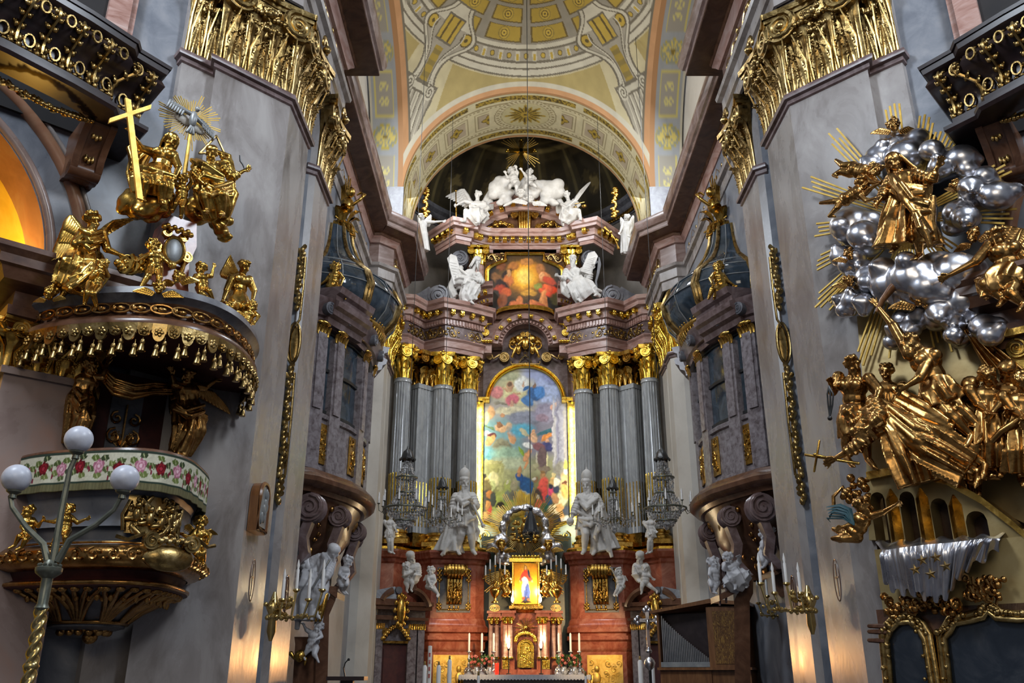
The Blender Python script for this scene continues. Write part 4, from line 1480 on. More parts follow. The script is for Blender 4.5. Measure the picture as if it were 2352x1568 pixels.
def blobs(U,V,base,shapes,warp=.02,seed=0,W=1.0,H=1.0):
 """paint soft-edged strokes; shapes: x y rx ry rot colour in canvas units"""
 x,y=U*W,V*H
 n1,n2=noise2(x/W*14+20,y/W*14+20,seed,3),noise2(x/W*14+60,y/W*14+9,seed+1,3)
 m1,m2=noise2(x/W*50+5,y/W*50+8,seed+2,2),noise2(x/W*50+41,y/W*50+2,seed+3,2)
 wx,wy=x+((n1-.5)*2+(m1-.5)*.7)*warp*W,y+((n2-.5)*2+(m2-.5)*.7)*warp*W
 col=base.copy()
 for q in shapes:
  cx,cy_,rx,ry,rot,c=q[:6]
  c=lin(c)
  dx,dy=wx-cx,wy-cy_
  ca_,sa_=math.cos(R(rot)),math.sin(R(rot))
  a,b_=(dx*ca_+dy*sa_)/rx,(-dx*sa_+dy*ca_)/ry
  d=np.sqrt(a*a+b_*b_)
  k=q[6] if len(q)>6 else 3.2
  w=np.clip((1.08-d)*k,0,1)
  ph_=(cx*57+cy_*91)%6.28
  fold=np.sin((a*math.cos(ph_)+b_*math.sin(ph_))*5+n1*9)
  shade=1-.30*np.clip(d,0,1.2)**2*np.clip(a*.8+b_*.6+.4,0,1.2)+.20*fold*n2+.5*(m1-.5)
  col=col*(1-w[:,None])+(c[None]*shade[:,None])*w[:,None]
 return col
ALT='''380 330 190 140 0 d8cf9a 2|400 250 70 70 0 e9e9e0 3|640 330 150 150 0 a9b6d8 2|680 200 90 60 20 8f98c0 3|250 180 120 40 0 b8b890 3|160 330 60 58 0 dd8c88|290 275 34 48 0 c89a72|288 258 20 22 0 7a5a40|240 300 42 12 40 cfa07a|350 335 40 9 0 cfa07a|310 395 75 50 -15 d2707c|310 455 18 50 -20 c99a80|200 432 66 12 8 8a8474|520 340 80 64 25 2f5f94|575 330 48 60 0 4a86c8|455 410 60 42 50 4a7ab0|520 262 19 22 0 84644c|440 285 40 16 -30 35689c|420 250 10 26 0 d8b090|330 495 170 34 0 d8cfae 3|430 560 170 60 0 8b8f9f 3|640 520 130 90 0 9a93a8 3|690 470 26 26 0 dca890|740 440 30 28 0 e0b898|590 560 60 40 0 a08898|110 510 40 62 0 d8a878|215 530 27 24 0 c8936a|200 655 64 34 20 e0b488|185 625 26 22 0 9a6a48|280 640 38 42 0 e2bb92|70 700 42 24 0 f0eee6|120 712 44 24 0 6b3038|100 760 34 62 40 e4b070|310 730 32 58 -30 d8a070|215 812 96 66 0 8f8a70 3|60 560 30 60 0 e8dcae 4|90 645 50 12 20 6f8a62|400 670 130 62 0 5aa6c0 2|90 880 100 56 0 7ab8c0 2|290 880 170 70 0 9bb8a0 2|300 960 200 60 0 b8c0a0 2|510 735 42 40 0 e8b890|512 690 20 22 0 e0aa80|620 690 78 18 -22 3f6f7a|640 725 62 24 -30 e0904a|430 690 56 20 30 c8bf9a|455 805 46 22 10 eeeeea|620 822 72 48 0 45477a|560 808 62 36 15 8a5a60|440 890 26 62 35 e0a070|435 960 12 46 20 d89a68|395 858 16 44 -25 8aa83a|640 770 16 20 0 dca888|125 990 112 48 0 a8a468 5|60 1100 34 130 0 a0a06c 5|205 1110 34 130 0 aaa870 5|130 1100 46 66 0 dad29c 5|130 1150 30 40 0 b8bc80 4|95 945 110 14 0 bcb67c 5|330 1090 130 80 0 a8a878 2|260 1310 170 120 0 98a04a 3|320 1230 130 40 0 a8ac60 3|760 760 70 360 0 9a98a8 4|700 720 14 320 0 c0bcc0 5|735 720 10 320 0 86849a 5|815 700 22 380 0 a29c9c 5|590 930 44 110 0 6f5a5a 5|640 945 9 66 0 d8d0a0|535 930 9 80 0 c8c0a8|470 1010 90 30 -25 b4ae88 4|600 1000 60 22 0 8a7a68|770 1010 90 60 0 8f8a80 3|810 975 18 40 0 e0c060|265 1150 36 54 0 aab060|265 1120 16 20 0 c8c4a0|330 1150 34 56 0 a09878|330 1120 14 16 0 b8a888|260 1240 36 50 0 7a8070|315 1230 34 44 0 6f6a58|60 1120 26 40 0 6a5c3c|45 1070 20 22 0 3a3028|72 1105 20 22 0 c8b070|80 1160 50 54 0 6f6238|75 1200 44 22 0 262a3a|90 1250 52 76 0 3a3226|110 1215 40 34 0 a86a30|140 1260 30 70 0 3c4038|110 1340 28 56 -20 c8503a|95 1310 26 40 0 b07a40|205 1330 40 40 0 2a2018|190 1400 62 58 30 a8b468|205 1400 34 44 0 b89a70|200 1350 30 12 30 e0d090|60 1390 36 34 0 d8a060|60 1440 44 22 0 d88a40|110 1490 140 62 10 1e3a5a|240 1480 60 36 -30 2a3444|300 1390 60 14 -25 d0c890|430 1130 74 54 50 1f4f86|450 1160 58 70 0 24588c|372 1070 30 40 -20 215290|370 1025 13 42 10 c89060|430 1205 58 16 15 8fa8b8|410 1310 62 112 0 c49c1c|380 1225 26 40 30 d0a838|465 1270 40 60 0 d8b440|470 1390 46 42 0 1f6a9a|520 1090 26 30 0 8f6c4a|505 1080 18 14 0 d0c8b8|590 1160 46 90 8 e0584a|600 1230 30 70 15 d84a40|582 1042 25 30 0 b88858|582 1020 24 14 0 8a6a40|545 1240 44 60 0 4a3a30|545 1245 18 26 0 c8b8a0|590 1340 62 56 0 2a5a44|545 1310 26 50 20 e05848|670 1190 28 54 0 d84a70|640 1260 34 44 0 2c4c6c|668 1150 22 24 0 2a2c44|690 1060 24 30 0 d8c48c|680 1110 34 30 0 d8b070|720 1120 28 30 0 f2ead4|720 1170 30 30 0 3a4058|800 1110 48 80 0 e8c088|790 1130 20 26 0 6a3a28|805 1030 18 24 0 f4ecdc|760 1260 48 80 20 d8d4a8|800 1200 36 60 0 e8b868|700 1250 30 50 0 c89060|700 1345 64 46 0 eed6a8|745 1330 34 40 0 e0a868|600 1410 38 36 0 b08050|640 1400 40 22 20 c09058|700 1440 84 52 20 2a2a34|805 1360 42 42 0 3a4050|760 1420 16 70 -15 d8a060|640 1480 26 60 20 8a5a34|790 1430 40 30 0 d8d0c0|770 1500 76 18 0 e8c860|500 1500 120 30 0 4a4030|400 1470 90 40 0 8a8248'''
ALT=[[float(w) if i!=5 else w for i,w in enumerate(q.split())] for q in ALT.split('|')]
ap_=thing('altarpiece','tall arched painting of a saint healing among a crowd below heavenly figures','painting',(0,25.9,5.4))
CW,CZ0,CZ1=1.31,5.2,10.66
def cv_pos(U,V):
 z=CZ0+(CZ1-CZ0)*V
 top=np.clip((z-9.52)/1.14,0,1)
 hw=np.where(z>9.52,1.14*np.sqrt(np.maximum(0,1-top**2)),CW)
 q=np.clip((z-CZ0)/.62,0,1)
 hw=np.where(z<CZ0+.62,CW-.60+.60*(1-np.sqrt(np.maximum(0,1-q**2))),hw)
 x=(U-.5)*2*hw
 return np.stack([x,np.full_like(x,25.9),z],1)
def cv_col(U,V,X):
 u=(X[:,0]+CW)/(2*CW)
 xx,yy=35+u*800,1568+60-V*1528
 t=np.clip((yy-100)/1468,0,1)[:,None]
 base=lin('b8b9c4')[None]*(1-t)+lin('70694f')[None]*t
 for y0,y1,x0,x1,c in ((80,420,0,420,'b9b48c'),(80,420,420,900,'9ea6c8'),(400,640,0,900,'a39c98'),(560,960,0,430,'7fa6ac'),(560,1050,430,900,'8a8694'),(900,1120,0,900,'9c9a74'),(1080,1330,0,900,'7c7a4c'),(1280,1700,0,900,'4a4430')):
  w=np.clip((np.minimum(yy-y0,y1-yy)/90+.5),0,1)*np.clip(np.minimum(xx-x0,x1-xx)/120+.5,0,1)
  base=base*(1-w[:,None])+lin(c)[None]*w[:,None]
 base=base*(.7+.6*noise2(xx/60+9,yy/60,77,4))[:,None]
 return blobs_px(xx,yy,base,ALT,gr=1.1)
def blobs_px(x,y,base,shapes,seed=31,sc=900.0,gr=1.0):
 return blobs(x/sc,y/sc,base,[[q[0]/sc,q[1]/sc,q[2]*gr/sc,q[3]*gr/sc,q[4],q[5]]+list(q[6:]) for q in shapes],.02,seed)
painted('canvas',cv_pos,cv_col,180,330,M['paint'],ap_)
b=MB()
pr=[(0,25.96),(.0,25.86),(.03,25.80),(.07,25.84),(.09,25.78),(.13,25.74),(.15,25.80),(.15,25.96)]
arch_band(b,0,9.52,1.12,pr,0,PI,40)
for q in (-1,1):
 x0,x1=(CW-.02)*q,(CW+.13)*q
 for (d0,d1,y) in ((0,.04,25.80),(.03,.12,25.76),(.11,.26,25.83)):
  lo,hi=sorted(((CW-.02+d0)*q,(CW-.02+d1)*q))
  b.box((lo,y,CZ0+.55),(hi,25.96,9.52))
 lo,hi=sorted((1.12*q,1.46*q))
 b.box((lo,25.76,9.48),(hi,25.96,9.58))
 b.box((lo,25.72,9.58),(hi,25.96,9.64))
 arch_band(b,q*(CW+.02),CZ0,.6,[(-.02,25.96),(-.02,25.84),(.03,25.78),(.08,25.82),(.10,25.96)],PI/2 if q>0 else 0,PI if q>0 else PI/2,14)
b.build('frame',M['goldb'],ap_,40)
b=MB()
for q in (-1,1):
 b.prism([(q*(CW+.14),CZ0-.5),(q*(CW+.14),CZ0+.62)]+[(q*(CW-.60*math.sin(PI/2*i/10)),CZ0+.60*math.cos(PI/2*i/10)) for i in range(11)]+[(q*(CW-.60),CZ0-.5)],25.88,25.97)
b.box((-.75,25.9,CZ0-.5),(.75,25.97,CZ0+.1))
b.build('corner_panel',M['sage'],ap_,30)
for q in (-1,1):
 b=MB()
 scrolls(b,Matrix.Translation((q*(CW-.12),25.85,CZ0+.12))@rotm('Y',PI/2),-.25,.25,0,.2,.018,1,0,2)
 b.build('gilt_ornament',M['goldb'],ap_,60)
UP='''205 110 150 110 0 6a4a1c 2|205 100 90 70 0 d88a20 2|205 105 62 52 0 f0b030 2|205 100 36 34 0 f8d060 2|150 60 26 20 0 a8682c|215 40 34 18 0 b87838|280 70 24 22 0 a86a34|95 60 26 20 0 7a4420|75 110 34 22 20 7a5028|120 90 30 14 -30 2a1c14|130 115 28 26 0 c06a34|128 88 14 14 0 c89058|100 135 40 20 25 2c1a14|85 160 40 26 -20 a83c1c|120 165 26 22 0 c85a28|100 200 22 34 10 8a4a24|60 180 30 30 0 2a2214|300 105 30 24 0 c87840|285 100 14 14 0 d89a60|320 120 34 16 20 b8401c|330 165 46 26 10 d8431a|300 155 32 22 0 e05a24|285 195 14 46 25 d88a48|300 210 12 40 0 c8783c|265 140 20 14 0 8a8a38|350 195 30 30 0 4a4420|180 205 16 26 0 d0783c|160 220 30 18 0 c86a34|200 225 24 16 20 b85a2c|245 215 22 16 0 c87038|270 225 30 14 0 a85028|225 170 40 14 0 c89030 3|205 235 120 14 0 2a1c0e'''
UP=[[float(w) if i!=5 else w for i,w in enumerate(q.split())] for q in UP.split('|')]
up_=thing('attic_painting','golden painting of angels round a glowing cloud, in the attic above the altarpiece','painting',(0,25.75,12.35))
def uphw(z):
 zz=np.clip((z-13.95)/.45,0,1)
 return np.where(z>13.95,1.22-.60*(1-np.sqrt(np.maximum(0,1-zz**2)))-0*z,1.22)*np.where(z>14.38,.62/.62,1)
def up_pos(U,V):
 z0=12.42+.26*np.sqrt(np.maximum(0,1-((U-.5)*2/.75)**2))
 z=z0+(14.52-z0)*V
 x=(U-.5)*2*np.where(z>14.3,.62,np.where(z>13.9,1.22-.60*((z-13.9)/.4)**2,1.22))
 return np.stack([x,np.full_like(x,25.72),z],1)
def up_col(U,V,X):
 xx,yy=205+X[:,0]/1.22*175,255-(X[:,2]-12.42)/2.1*245
 return blobs_px(xx,yy,np.tile(lin('150f0a'),(len(U),1)),UP,41,400.0)
painted('canvas',up_pos,up_col,150,120,M['paint'],up_)
b=MB()
op=[(-1.22,12.42)]+[(-1.22+.0,13.9)]+[(-(1.22-.60*(i/8)**2),13.9+.4*i/8) for i in range(1,9)]+[(-.62,14.54),(.62,14.54)]+[((1.22-.60*(i/8)**2),13.9+.4*i/8) for i in range(8,0,-1)]+[(1.22,13.9),(1.22,12.42)]
op+=[(.92*math.cos(PI*i/16),12.42+.26*math.sin(PI*i/16)) for i in range(17)]
b.tube([(x,25.69,z) for x,z in op],.055,6,None,True)
b.tube([(x*1.05,25.72,z+(z-13.5)*.05) for x,z in op],.035,6,None,True)
b.build('frame',M['goldb'],up_,50)
# ================================================================ ATTIC OF THE HIGH ALTAR
AQ=14.78
at_=thing('altar_attic','curved pink marble attic with segmental pediment and gilt brackets framing the golden painting','pediment',(0,25.7,12.3))
TP=[(-2.95,26.0),(-2.22,25.12),(-1.78,25.32),(-1.76,25.55),(-1.35,25.78),(-1.05,25.86),(1.05,25.86),(1.35,25.78),(1.76,25.55),(1.78,25.32),(2.22,25.12),(2.95,26.0)]
b=MB()
b.sweep(TP,[(-.06,AQ-.12),(0,AQ-.12),(0,AQ),(.03,AQ+.01),(.05,AQ+.12),(.1,AQ+.14),(.12,AQ+.36),(.26,AQ+.38),(.28,AQ+.46),(.33,AQ+.5),(.36,AQ+.62),(-.1,AQ+.64)])
b.build('cornice',M['pinkm'],at_,30)
for x,y,a in along(TP,.23):
 b=MB()
 f=trs((x,y,0),rz=a)
 b.box((-.07,-.26,AQ+.2),(.07,-.08,AQ+.37),f)
 for k in (-1,1):
  b.ell((k*.035,-.27,AQ+.3),(.035,.03,.07),f,6,4)
 b.ell((.12,-.15,AQ+.3),(.04,.04,.03),f,6,4)
 b.build('modillion',M['goldb'],at_)
PR,PZ=2.55,13.75
b=MB()
a0=math.asin((15.35-PZ)/PR)
pp_=[(-.32,26.0),(-.32,25.7),(-.2,25.66),(-.15,25.58),(.0,25.54),(.04,25.4),(.12,25.36),(.17,25.3),(.17,26.0)]
arch_band(b,0,PZ,PR,pp_,a0,PI/2-.25,18)
arch_band(b,0,PZ,PR,pp_,PI/2+.25,PI-a0,18)
pc_=[(d+.1,y-.22) for d,y in pp_]
arch_band(b,0,PZ,PR,pc_,PI/2-.27,PI/2+.27,12)
b.build('pediment',M['pinkm'],at_,30)
for i in range(11):
 b=MB()
 a=a0+.1+(PI-2*a0-.2)*i/10
 o=-.22 if abs(a-PI/2)<.26 else 0
 m2=Matrix.Translation((0,o,PZ))@rotm('Y',PI/2-a)
 b.box((-.07,25.42,PR-.14),(.07,25.6,PR+.0),m2)
 for k in (-1,1):
  b.ell((k*.035,25.41,PR-.06),(.035,.03,.07),m2,6,4)
 b.build('modillion',M['goldb'],at_)
b=MB()
b.prism([(-1.95,AQ+.6),(1.95,AQ+.6)]+[(2.3*math.cos(a0+(PI-2*a0)*i/20),PZ+2.3*math.sin(a0+(PI-2*a0)*i/20)) for i in range(21)],25.8,25.95)
b.box((-1.9,25.86,12.3),(1.9,26.0,AQ))
b.build('back_panel',M['brown'],at_,30)
b=MB()
b.loft([[(x*w,25.78-d,z) for x,d in ((-1,0),(-.8,.12),(.8,.12),(1,0))] for z,w,d in ((15.4,.3,0),(15.55,.22,0),(15.85,.24,0),(16.1,.3,0))])
for k in range(5):
 b.cap((-.16+.08*k,25.64,15.42),(-.17+.085*k,25.6,16.05),.035,.05,6)
for q in (-1,1):
 volute(b,None,(q*.34,25.6,15.98),.14,q,.1,1.8)
 volute(b,None,(q*.46,25.62,15.52),.12,-q,.1,1.6)
 garland(b,None,(q*.5,25.6,15.55),(q*1.2,25.62,15.44),-.1,.085,9,5)
 for k in range(4):
  b.ell((q*(.7+.09*k),25.6,15.62+.05*(k%2)),.07,None,7,5)
b.build('gilt_console',M['gold'],at_,60)
for q in (-1,1):
 b=MB()
 b.lathe([(.24,12.35),(.24,12.7),(.2,12.8),(.19,14.1)],(q*1.52,25.72,0),20)
 b.build('side_column',M['pinkm'],at_)
 b=MB()
 C=Matrix.Translation((q*1.52,25.7,14.1))
 b.lathe([(.2,0),(.2,.2),(.26,.5)],n=16,m=C)
 for r_,z_,h_ in ((.21,0,.3),(.22,.12,.34)):
  for i in range(8):
   leaf(b,C@rotm('Z',2*PI*(i+z_*4)/8)@Matrix.Translation((0,-r_,z_)),.17,h_,.1,nu=4,nv=6)
 for k in (-1,1):
  volute(b,C,(k*.24,-.22,.46),.12,-k,.1,1.6,n=16)
 b.box((-.36,-.33,.54),(.36,.2,.62),C)
 b.ell((0,-.33,.55),.08,C,7,5)
 b.build('capital',M['goldb'],at_,60)
 b=MB()
 scrolls(b,Matrix.Translation((q*.98,25.78,14.42)),-.24,.24,0,.26,.018,4,0,2)
 b.build('gilt_corner',M['goldcap'],at_,60)
 b=MB()
 m2=Matrix.Translation((q*2.12,25.55,0))
 volute(b,m2,(0,0,14.32),.3,-q,.55,2.0,.05)
 b.loft([[(q*d*k+q*.0,y,z) for k,y in ((.7,0),(1.0,0),(1.0,.55),(.7,.55))] for d,z in ((.32,14.35),(.36,14.1),(.30,13.8),(.2,13.5),(.22,13.2))],m=m2)
 b.build('scroll_buttress',M['slate'],at_,50)
 b=MB()
 pr=[(-.34,26.0),(-.34,25.45),(-.2,25.4),(-.16,25.2),(.0,25.12),(.04,25.0),(.12,24.95),(.16,24.9),(.16,26.0)]
 if q>0:
  arch_band(b,1.05,12.0,1.05,pr,.02,PI/2+.02,14)
 else:
  arch_band(b,-1.05,12.0,1.05,pr,PI/2-.02,PI-.02,14)
 b.build('broken_gable',M['pinkm'],at_,30)
 for i in range(5):
  b=MB()
  a=.25+.27*i
  m2=Matrix.Translation((q*1.05,0,12.0))@rotm('Y',q*(PI/2-a))
  b.box((-.06,25.0,.86),(.06,25.2,.99),m2)
  b.ell((0,25.0,.9),(.06,.05,.06),m2,7,5)
  for k in range(2):
   b.box((-.10+.12*k,25.36,.72),(-.06+.12*k,25.44,.80),m2)
  b.build('modillion',M['goldb'],at_)
for q,sd in ((-1,'left'),(1,'right')):
 t=thing('scroll_volute',f'big dark grey scroll lying on the cornice {"beside the bowed prophet" if q < 0 else "beside the bearded prophet"}','scroll',(q*2.75,25.2,12.35))
 b=MB()
 volute(b,Matrix.Translation((q*2.72,24.9,12.72)),(0,0,0),.36,-q,.7,2.2,.055)
 b.build('spiral',M['slate'],t)
 b=MB()
 b.loft([[(q*(2.72+x),y,z) for y in (24.9,25.6) for x in ()] or [(q*(2.72+dx),24.92,12.36),(q*(2.72+dx),25.6,12.36),(q*(2.72+dx),25.6,z),(q*(2.72+dx),24.92,z)] for dx,z in ((-.1,12.5),(.3,13.02),(.6,12.8),(1.1,12.62),(1.3,12.5))])
 b.build('scroll_tail',M['slate'],t)
W=M['white']
AG='white attic statues'
def tabletpair(pl,a,b_,w,nm,root):
 """stone tablet between two picture points"""
 A,B=(P(q[0],q[1],pl-q[2]) for q in (a,b_))
 d=(B-A)
 t=d.normalized()
 s=Vector((t.z,0,-t.x))
 mb=MB()
 for k in (0,):
  c=[A-s*w,A+s*w,B+s*w*.95,B+t*w*.8,B-s*w*.95]
  mb.loft([[p+Vector((0,y,0)) for p in c] for y in (-.05,.05)])
 for i in range(7):
  p=A.lerp(B,.12+.11*i)
  mb.box((-w*.7,-.06,-.012),(w*.7,-.045,.012),Matrix.Translation(p)@rotm('Y',-math.atan2(t.x,t.z)))
 return mb.build(nm,W,root,30)
def with_parts(o,name,label,cat,group=None):
 """turn a single-mesh statue into a thing whose body is a part"""
 root=thing(name,label,cat,o.location.copy(),group)
 o.parent=root
 o.location=(0,0,0)
 o.name='body'
 for k in ('label','category','group'):
  if k in o:
   del o[k]
 return root
Y0=25.1
j=J(Y0,head=(1096,600,.1),neck=(1088,622,.05),pelvis=(1058,652,.1),ls=(1058,616,.05),rs=(1098,630,.15),le=(1050,640,.2),lh=(1078,634,.4),re=(1108,648,.3),rh=(1086,640,.45),lk=(1078,655,.55),lf=(1062,684,.5),rk=(1094,658,.5),rf=(1078,690,.55))
o=statue('statue','x y z w','statue',W,j,1.72,face=(.75,-.5,-.4),hair='veil',beard=1,sleeves=True,robe=[(P(1060,650,Y0-.1),.15,.15),(P(1084,657,Y0-.5),.17,.10),(P(1074,680,Y0-.5),.15,.09),(P(1078,694,Y0-.5),.14,.07)],folds=[([P(1054,618,Y0-.15),P(1076,634,Y0-.35),P(1098,642,Y0-.3)],.04,3),([P(1042,640,Y0),P(1036,664,Y0),P(1046,690,Y0-.1)],.06,4),([P(1064,650,Y0-.5),P(1080,668,Y0-.6),P(1100,664,Y0-.5)],.035,3)],fold_n=8,amp=.2,seed=2)
r_=with_parts(o,'prophet_statue','white seated prophet bowing his head over a tablet beside the attic painting','statue',AG)
tabletpair(Y0,(1054,652,.2),(1038,592,.15),.16,'stone_tablet',r_)
j=J(Y0,head=(1316,597,.1),neck=(1318,616,.05),pelvis=(1330,652,.1),ls=(1300,622,.1),rs=(1338,620,.05),le=(1296,640,.25),lh=(1282,634,.45),re=(1354,640,.15),rh=(1360,618,.3),lk=(1314,654,.55),lf=(1326,684,.55),rk=(1352,650,.5),rf=(1372,676,.45),lt=(1333,692,.62))
o=statue('statue','x y z w','statue',W,j,1.78,face=(-.5,-.8,-.15),hair='cap',beard=2,sleeves=True,robe=[(P(1330,650,Y0-.1),.15,.15),(P(1332,654,Y0-.5),.22,.10),(P(1342,672,Y0-.5),.22,.09),(P(1350,682,Y0-.45),.2,.07)],folds=[([P(1300,624,Y0-.2),P(1318,640,Y0-.3),P(1340,644,Y0-.3)],.035,3),([P(1292,640,Y0-.1),P(1296,664,Y0-.2),P(1306,678,Y0-.3)],.05,4),([P(1352,652,Y0-.5),P(1366,670,Y0-.5),P(1378,678,Y0-.4)],.045,4),([P(1316,656,Y0-.6),P(1320,670,Y0-.62),P(1326,684,Y0-.6)],.03,3)],fold_n=8,amp=.2,seed=3)
r_=with_parts(o,'prophet_statue','white seated bearded prophet with outstretched hand holding up a tablet beside the attic painting','statue',AG)
tabletpair(Y0,(1345,628,.25),(1362,586,.2),.17,'stone_tablet',r_)
Y1=25.25
V_=lambda x,y,d=0.0,Y=Y1:P(x,y,Y-d)
j=J(Y1,head=(1098,447,.15),neck=(1096,462,.1),pelvis=(1096,490,.1),ls=(1082,466,.1),rs=(1110,466,.1),le=(1066,462,.2),lh=(1051,470,.3),re=(1122,478,.2),rh=(1112,488,.3),lk=(1070,484,.4),lf=(1068,508,.35),rk=(1098,488,.45),rf=(1100,512,.4))
statue('angel_statue','white winged angel with bare shins and a staff seated high on the pediment','statue',W,j,1.62,face=(-.5,-.85,-.1),hair='curls',robe=[(V_(1096,488,.1),.13,.14),(V_(1090,487,.42),.19,.09),(V_(1096,498,.38),.15,.07),(V_(1106,508,.3),.14,.05)],wings=[(V_(1082,466,-.05),V_(1064,436,-.1),V_(1024,452,-.15)),(V_(1110,466,-.05),V_(1124,440,-.1),V_(1132,480,-.1))],folds=[([V_(1080,470,.25),V_(1096,476,.3),V_(1114,472,.25)],.045,3),([V_(1110,484,.2),V_(1118,498,.2),V_(1110,510,.2)],.04,4)],group=AG,seed=4,fold_n=8,amp=.2)
b=MB()
b.cap(V_(1047,438,.32),V_(1048,500,.32),.02,.02,6)
b.ell(V_(1047,438,.32),.04)
tag(b.build('angel_staff',M['gold']),'thin gilt staff held by the angel on the pediment','staff')
j=J(Y1,head=(1302,448,.15),neck=(1306,462,.1),pelvis=(1312,488,.1),ls=(1292,470,.1),rs=(1318,462,.1),le=(1300,478,.25),lh=(1318,462,.4),re=(1330,470,.25),rh=(1322,480,.4),lk=(1294,490,.4),lf=(1296,508,.3),rk=(1328,484,.45),rf=(1334,504,.4))
statue('angel_statue','white angel with one wing raised and small gilt scales, seated high on the pediment','statue',W,j,1.6,face=(-.3,-.9,-.1),hair='curls',robe=[(V_(1312,486,.1),.13,.14),(V_(1312,487,.4),.2,.09),(V_(1300,500,.3),.14,.06),(V_(1294,510,.25),.10,.04)],wings=[(V_(1294,470,-.05),V_(1282,450,-.1),V_(1280,490,-.05)),(V_(1318,464,-.05),V_(1330,444,-.1),V_(1356,418,-.1))],folds=[([V_(1290,474,.2),V_(1306,480,.3),V_(1326,476,.25)],.045,3),([V_(1300,490,.35),V_(1292,502,.3),V_(1294,512,.25)],.04,4)],group=AG,seed=5,fold_n=8,amp=.2)
b=MB()
for x,y in ((1321,478),(1342,474)):
 b.lathe([(.001,-.05),(.06,-.03),(.09,.02),(.08,.02),(.001,-.03)],V_(x,y,.4),14)
b.cap(V_(1321,468,.4),V_(1342,464,.4),.012,.012,5)
tag(b.build('balance_scales',M['gold']),'small gilt balance scales in the hand of the angel on the pediment','scales')
Y2=23.6
V2=lambda x,y,d=0.0:P(x,y,Y2-d)
j=J(Y2,head=(968,498,.1),neck=(970,508),pelvis=(971,536),ls=(964,510),rs=(978,510),le=(963,526),lh=(966,540),re=(996,510,.1),rh=(1016,508,.15),lk=(969,552,.05),lf=(970,572),rk=(976,552),rf=(976,572))
statue('angel_statue','white angel pointing into the choir, standing on the left cornice end','statue',W,j,1.25,face=(.8,-.5,0),robe=[(V2(971,540),.12,.12),(V2(973,558),.12,.11),(V2(974,576),.13,.10)],wings=[(V2(968,512,-.1),V2(962,494,-.15),V2(964,530,-.1)),(V2(974,510,-.1),V2(990,494,-.1),V2(986,520,-.1))],group=AG,seed=6)
j=J(Y2,head=(1440,500,.1),neck=(1441,510),pelvis=(1438,538),ls=(1432,512),rs=(1448,512),le=(1428,524,.1),lh=(1424,534,.2),re=(1450,526),rh=(1446,538,.1),lk=(1436,556,.05),lf=(1438,578),rk=(1442,556),rf=(1443,580))
statue('angel_statue','white angel facing inward on the right cornice end with a gilt trumpet beside it','statue',W,j,1.3,face=(-.8,-.5,0),robe=[(V2(1438,542),.12,.12),(V2(1439,560),.13,.11),(V2(1440,582),.14,.10)],wings=[(V2(1434,512,-.1),V2(1426,500,-.15),V2(1430,530,-.1)),(V2(1446,512,-.1),V2(1454,496,-.1),V2(1452,530,-.1))],group=AG,seed=7)
b=MB()
b.tube([V2(1388,522,.3),V2(1402,534,.3),V2(1412,548,.3),V2(1418,562,.3),V2(1421,572,.3)],[.05,.025,.02,.02,.05],8)
b.ell(V2(1402,534,.32),.06)
tag(b.build('trumpet',M['gold']),'slim curved gilt trumpet beside the white angel on the right cornice','trumpet')
Y3=25.2
V3=lambda x,y,d=0.0:P(x,y,Y3-d)
clouds('stucco_cloud','white stucco cloud at the left foot of the rayed cross',W,[(V3(1148,434),.40),(V3(1160,446,.1),.26),(V3(1142,424),.22),(V3(1166,462,.1),.18),(V3(1148,466,.1),.13)],.035,group='summit clouds',seed=1)
clouds('stucco_cloud','white stucco cloud at the right foot of the rayed cross',W,[(V3(1262,438),.42),(V3(1246,430,.05),.30),(V3(1272,446),.22),(V3(1250,462,.1),.17),(V3(1272,466,.1),.15)],.035,group='summit clouds',seed=2)
clouds('stucco_cloud','white stucco cloud in the middle under the two summit putti',W,[(V3(1208,432),.36),(V3(1192,440,.1),.2),(V3(1224,444,.1),.24),(V3(1206,450,.12),.22)],.035,group='summit clouds',seed=3)
putto('putto_statue','white putto with raised hand, on the summit cloud left of the cross foot',W,Y3,(.3,-.9,.2),group='summit putti',seed=8,head=(1176,394,.3),neck=(1178,403,.3),pelvis=(1184,420,.3),ls=(1171,404,.3),rs=(1186,403,.3),le=(1166,408,.4),lh=(1162,400,.5),re=(1189,396,.35),rh=(1186,388,.4),lk=(1172,426,.45),lf=(1170,434,.4),rk=(1186,428,.5),rf=(1188,440,.45),wings=[((1172,406,.1),(1162,402,.0),(1158,412,.0))])
putto('putto_statue','white putto with crossed arms, on the summit cloud right of the cross foot',W,Y3,(-.3,-.9,.2),group='summit putti',seed=9,head=(1216,396,.3),neck=(1216,404,.3),pelvis=(1216,420,.3),ls=(1208,405,.3),rs=(1224,405,.3),le=(1204,398,.4),lh=(1199,392,.45),re=(1230,410,.35),rh=(1220,412,.5),lk=(1208,426,.45),lf=(1206,436,.4),rk=(1226,424,.5),rf=(1234,432,.45))
cherub('cherub_head','white winged cherub head, upper left one on the pediment summit',W,V3(1197,446,.55),.3,(-.1,-1,-.3),1.3,'summit cherubs',3,lift=-.3)
cherub('cherub_head','white winged cherub head, lower right one on the pediment summit',W,V3(1217,457,.6),.3,(.2,-1,-.3),1.25,'summit cherubs',4,lift=.25)
YC=25.6
c=P(1197,346,YC)
t=thing('rayed_cross','gilt cross with golden rays crowning the high altar','cross',(c.x,YC,c.z-1.4))
b=MB()
b.box((c.x-.06,YC-.05,c.z-1.45),(c.x+.06,YC+.05,c.z+.36))
b.box((c.x-.42,YC-.05,c.z-.06),(c.x+.42,YC+.05,c.z+.06))
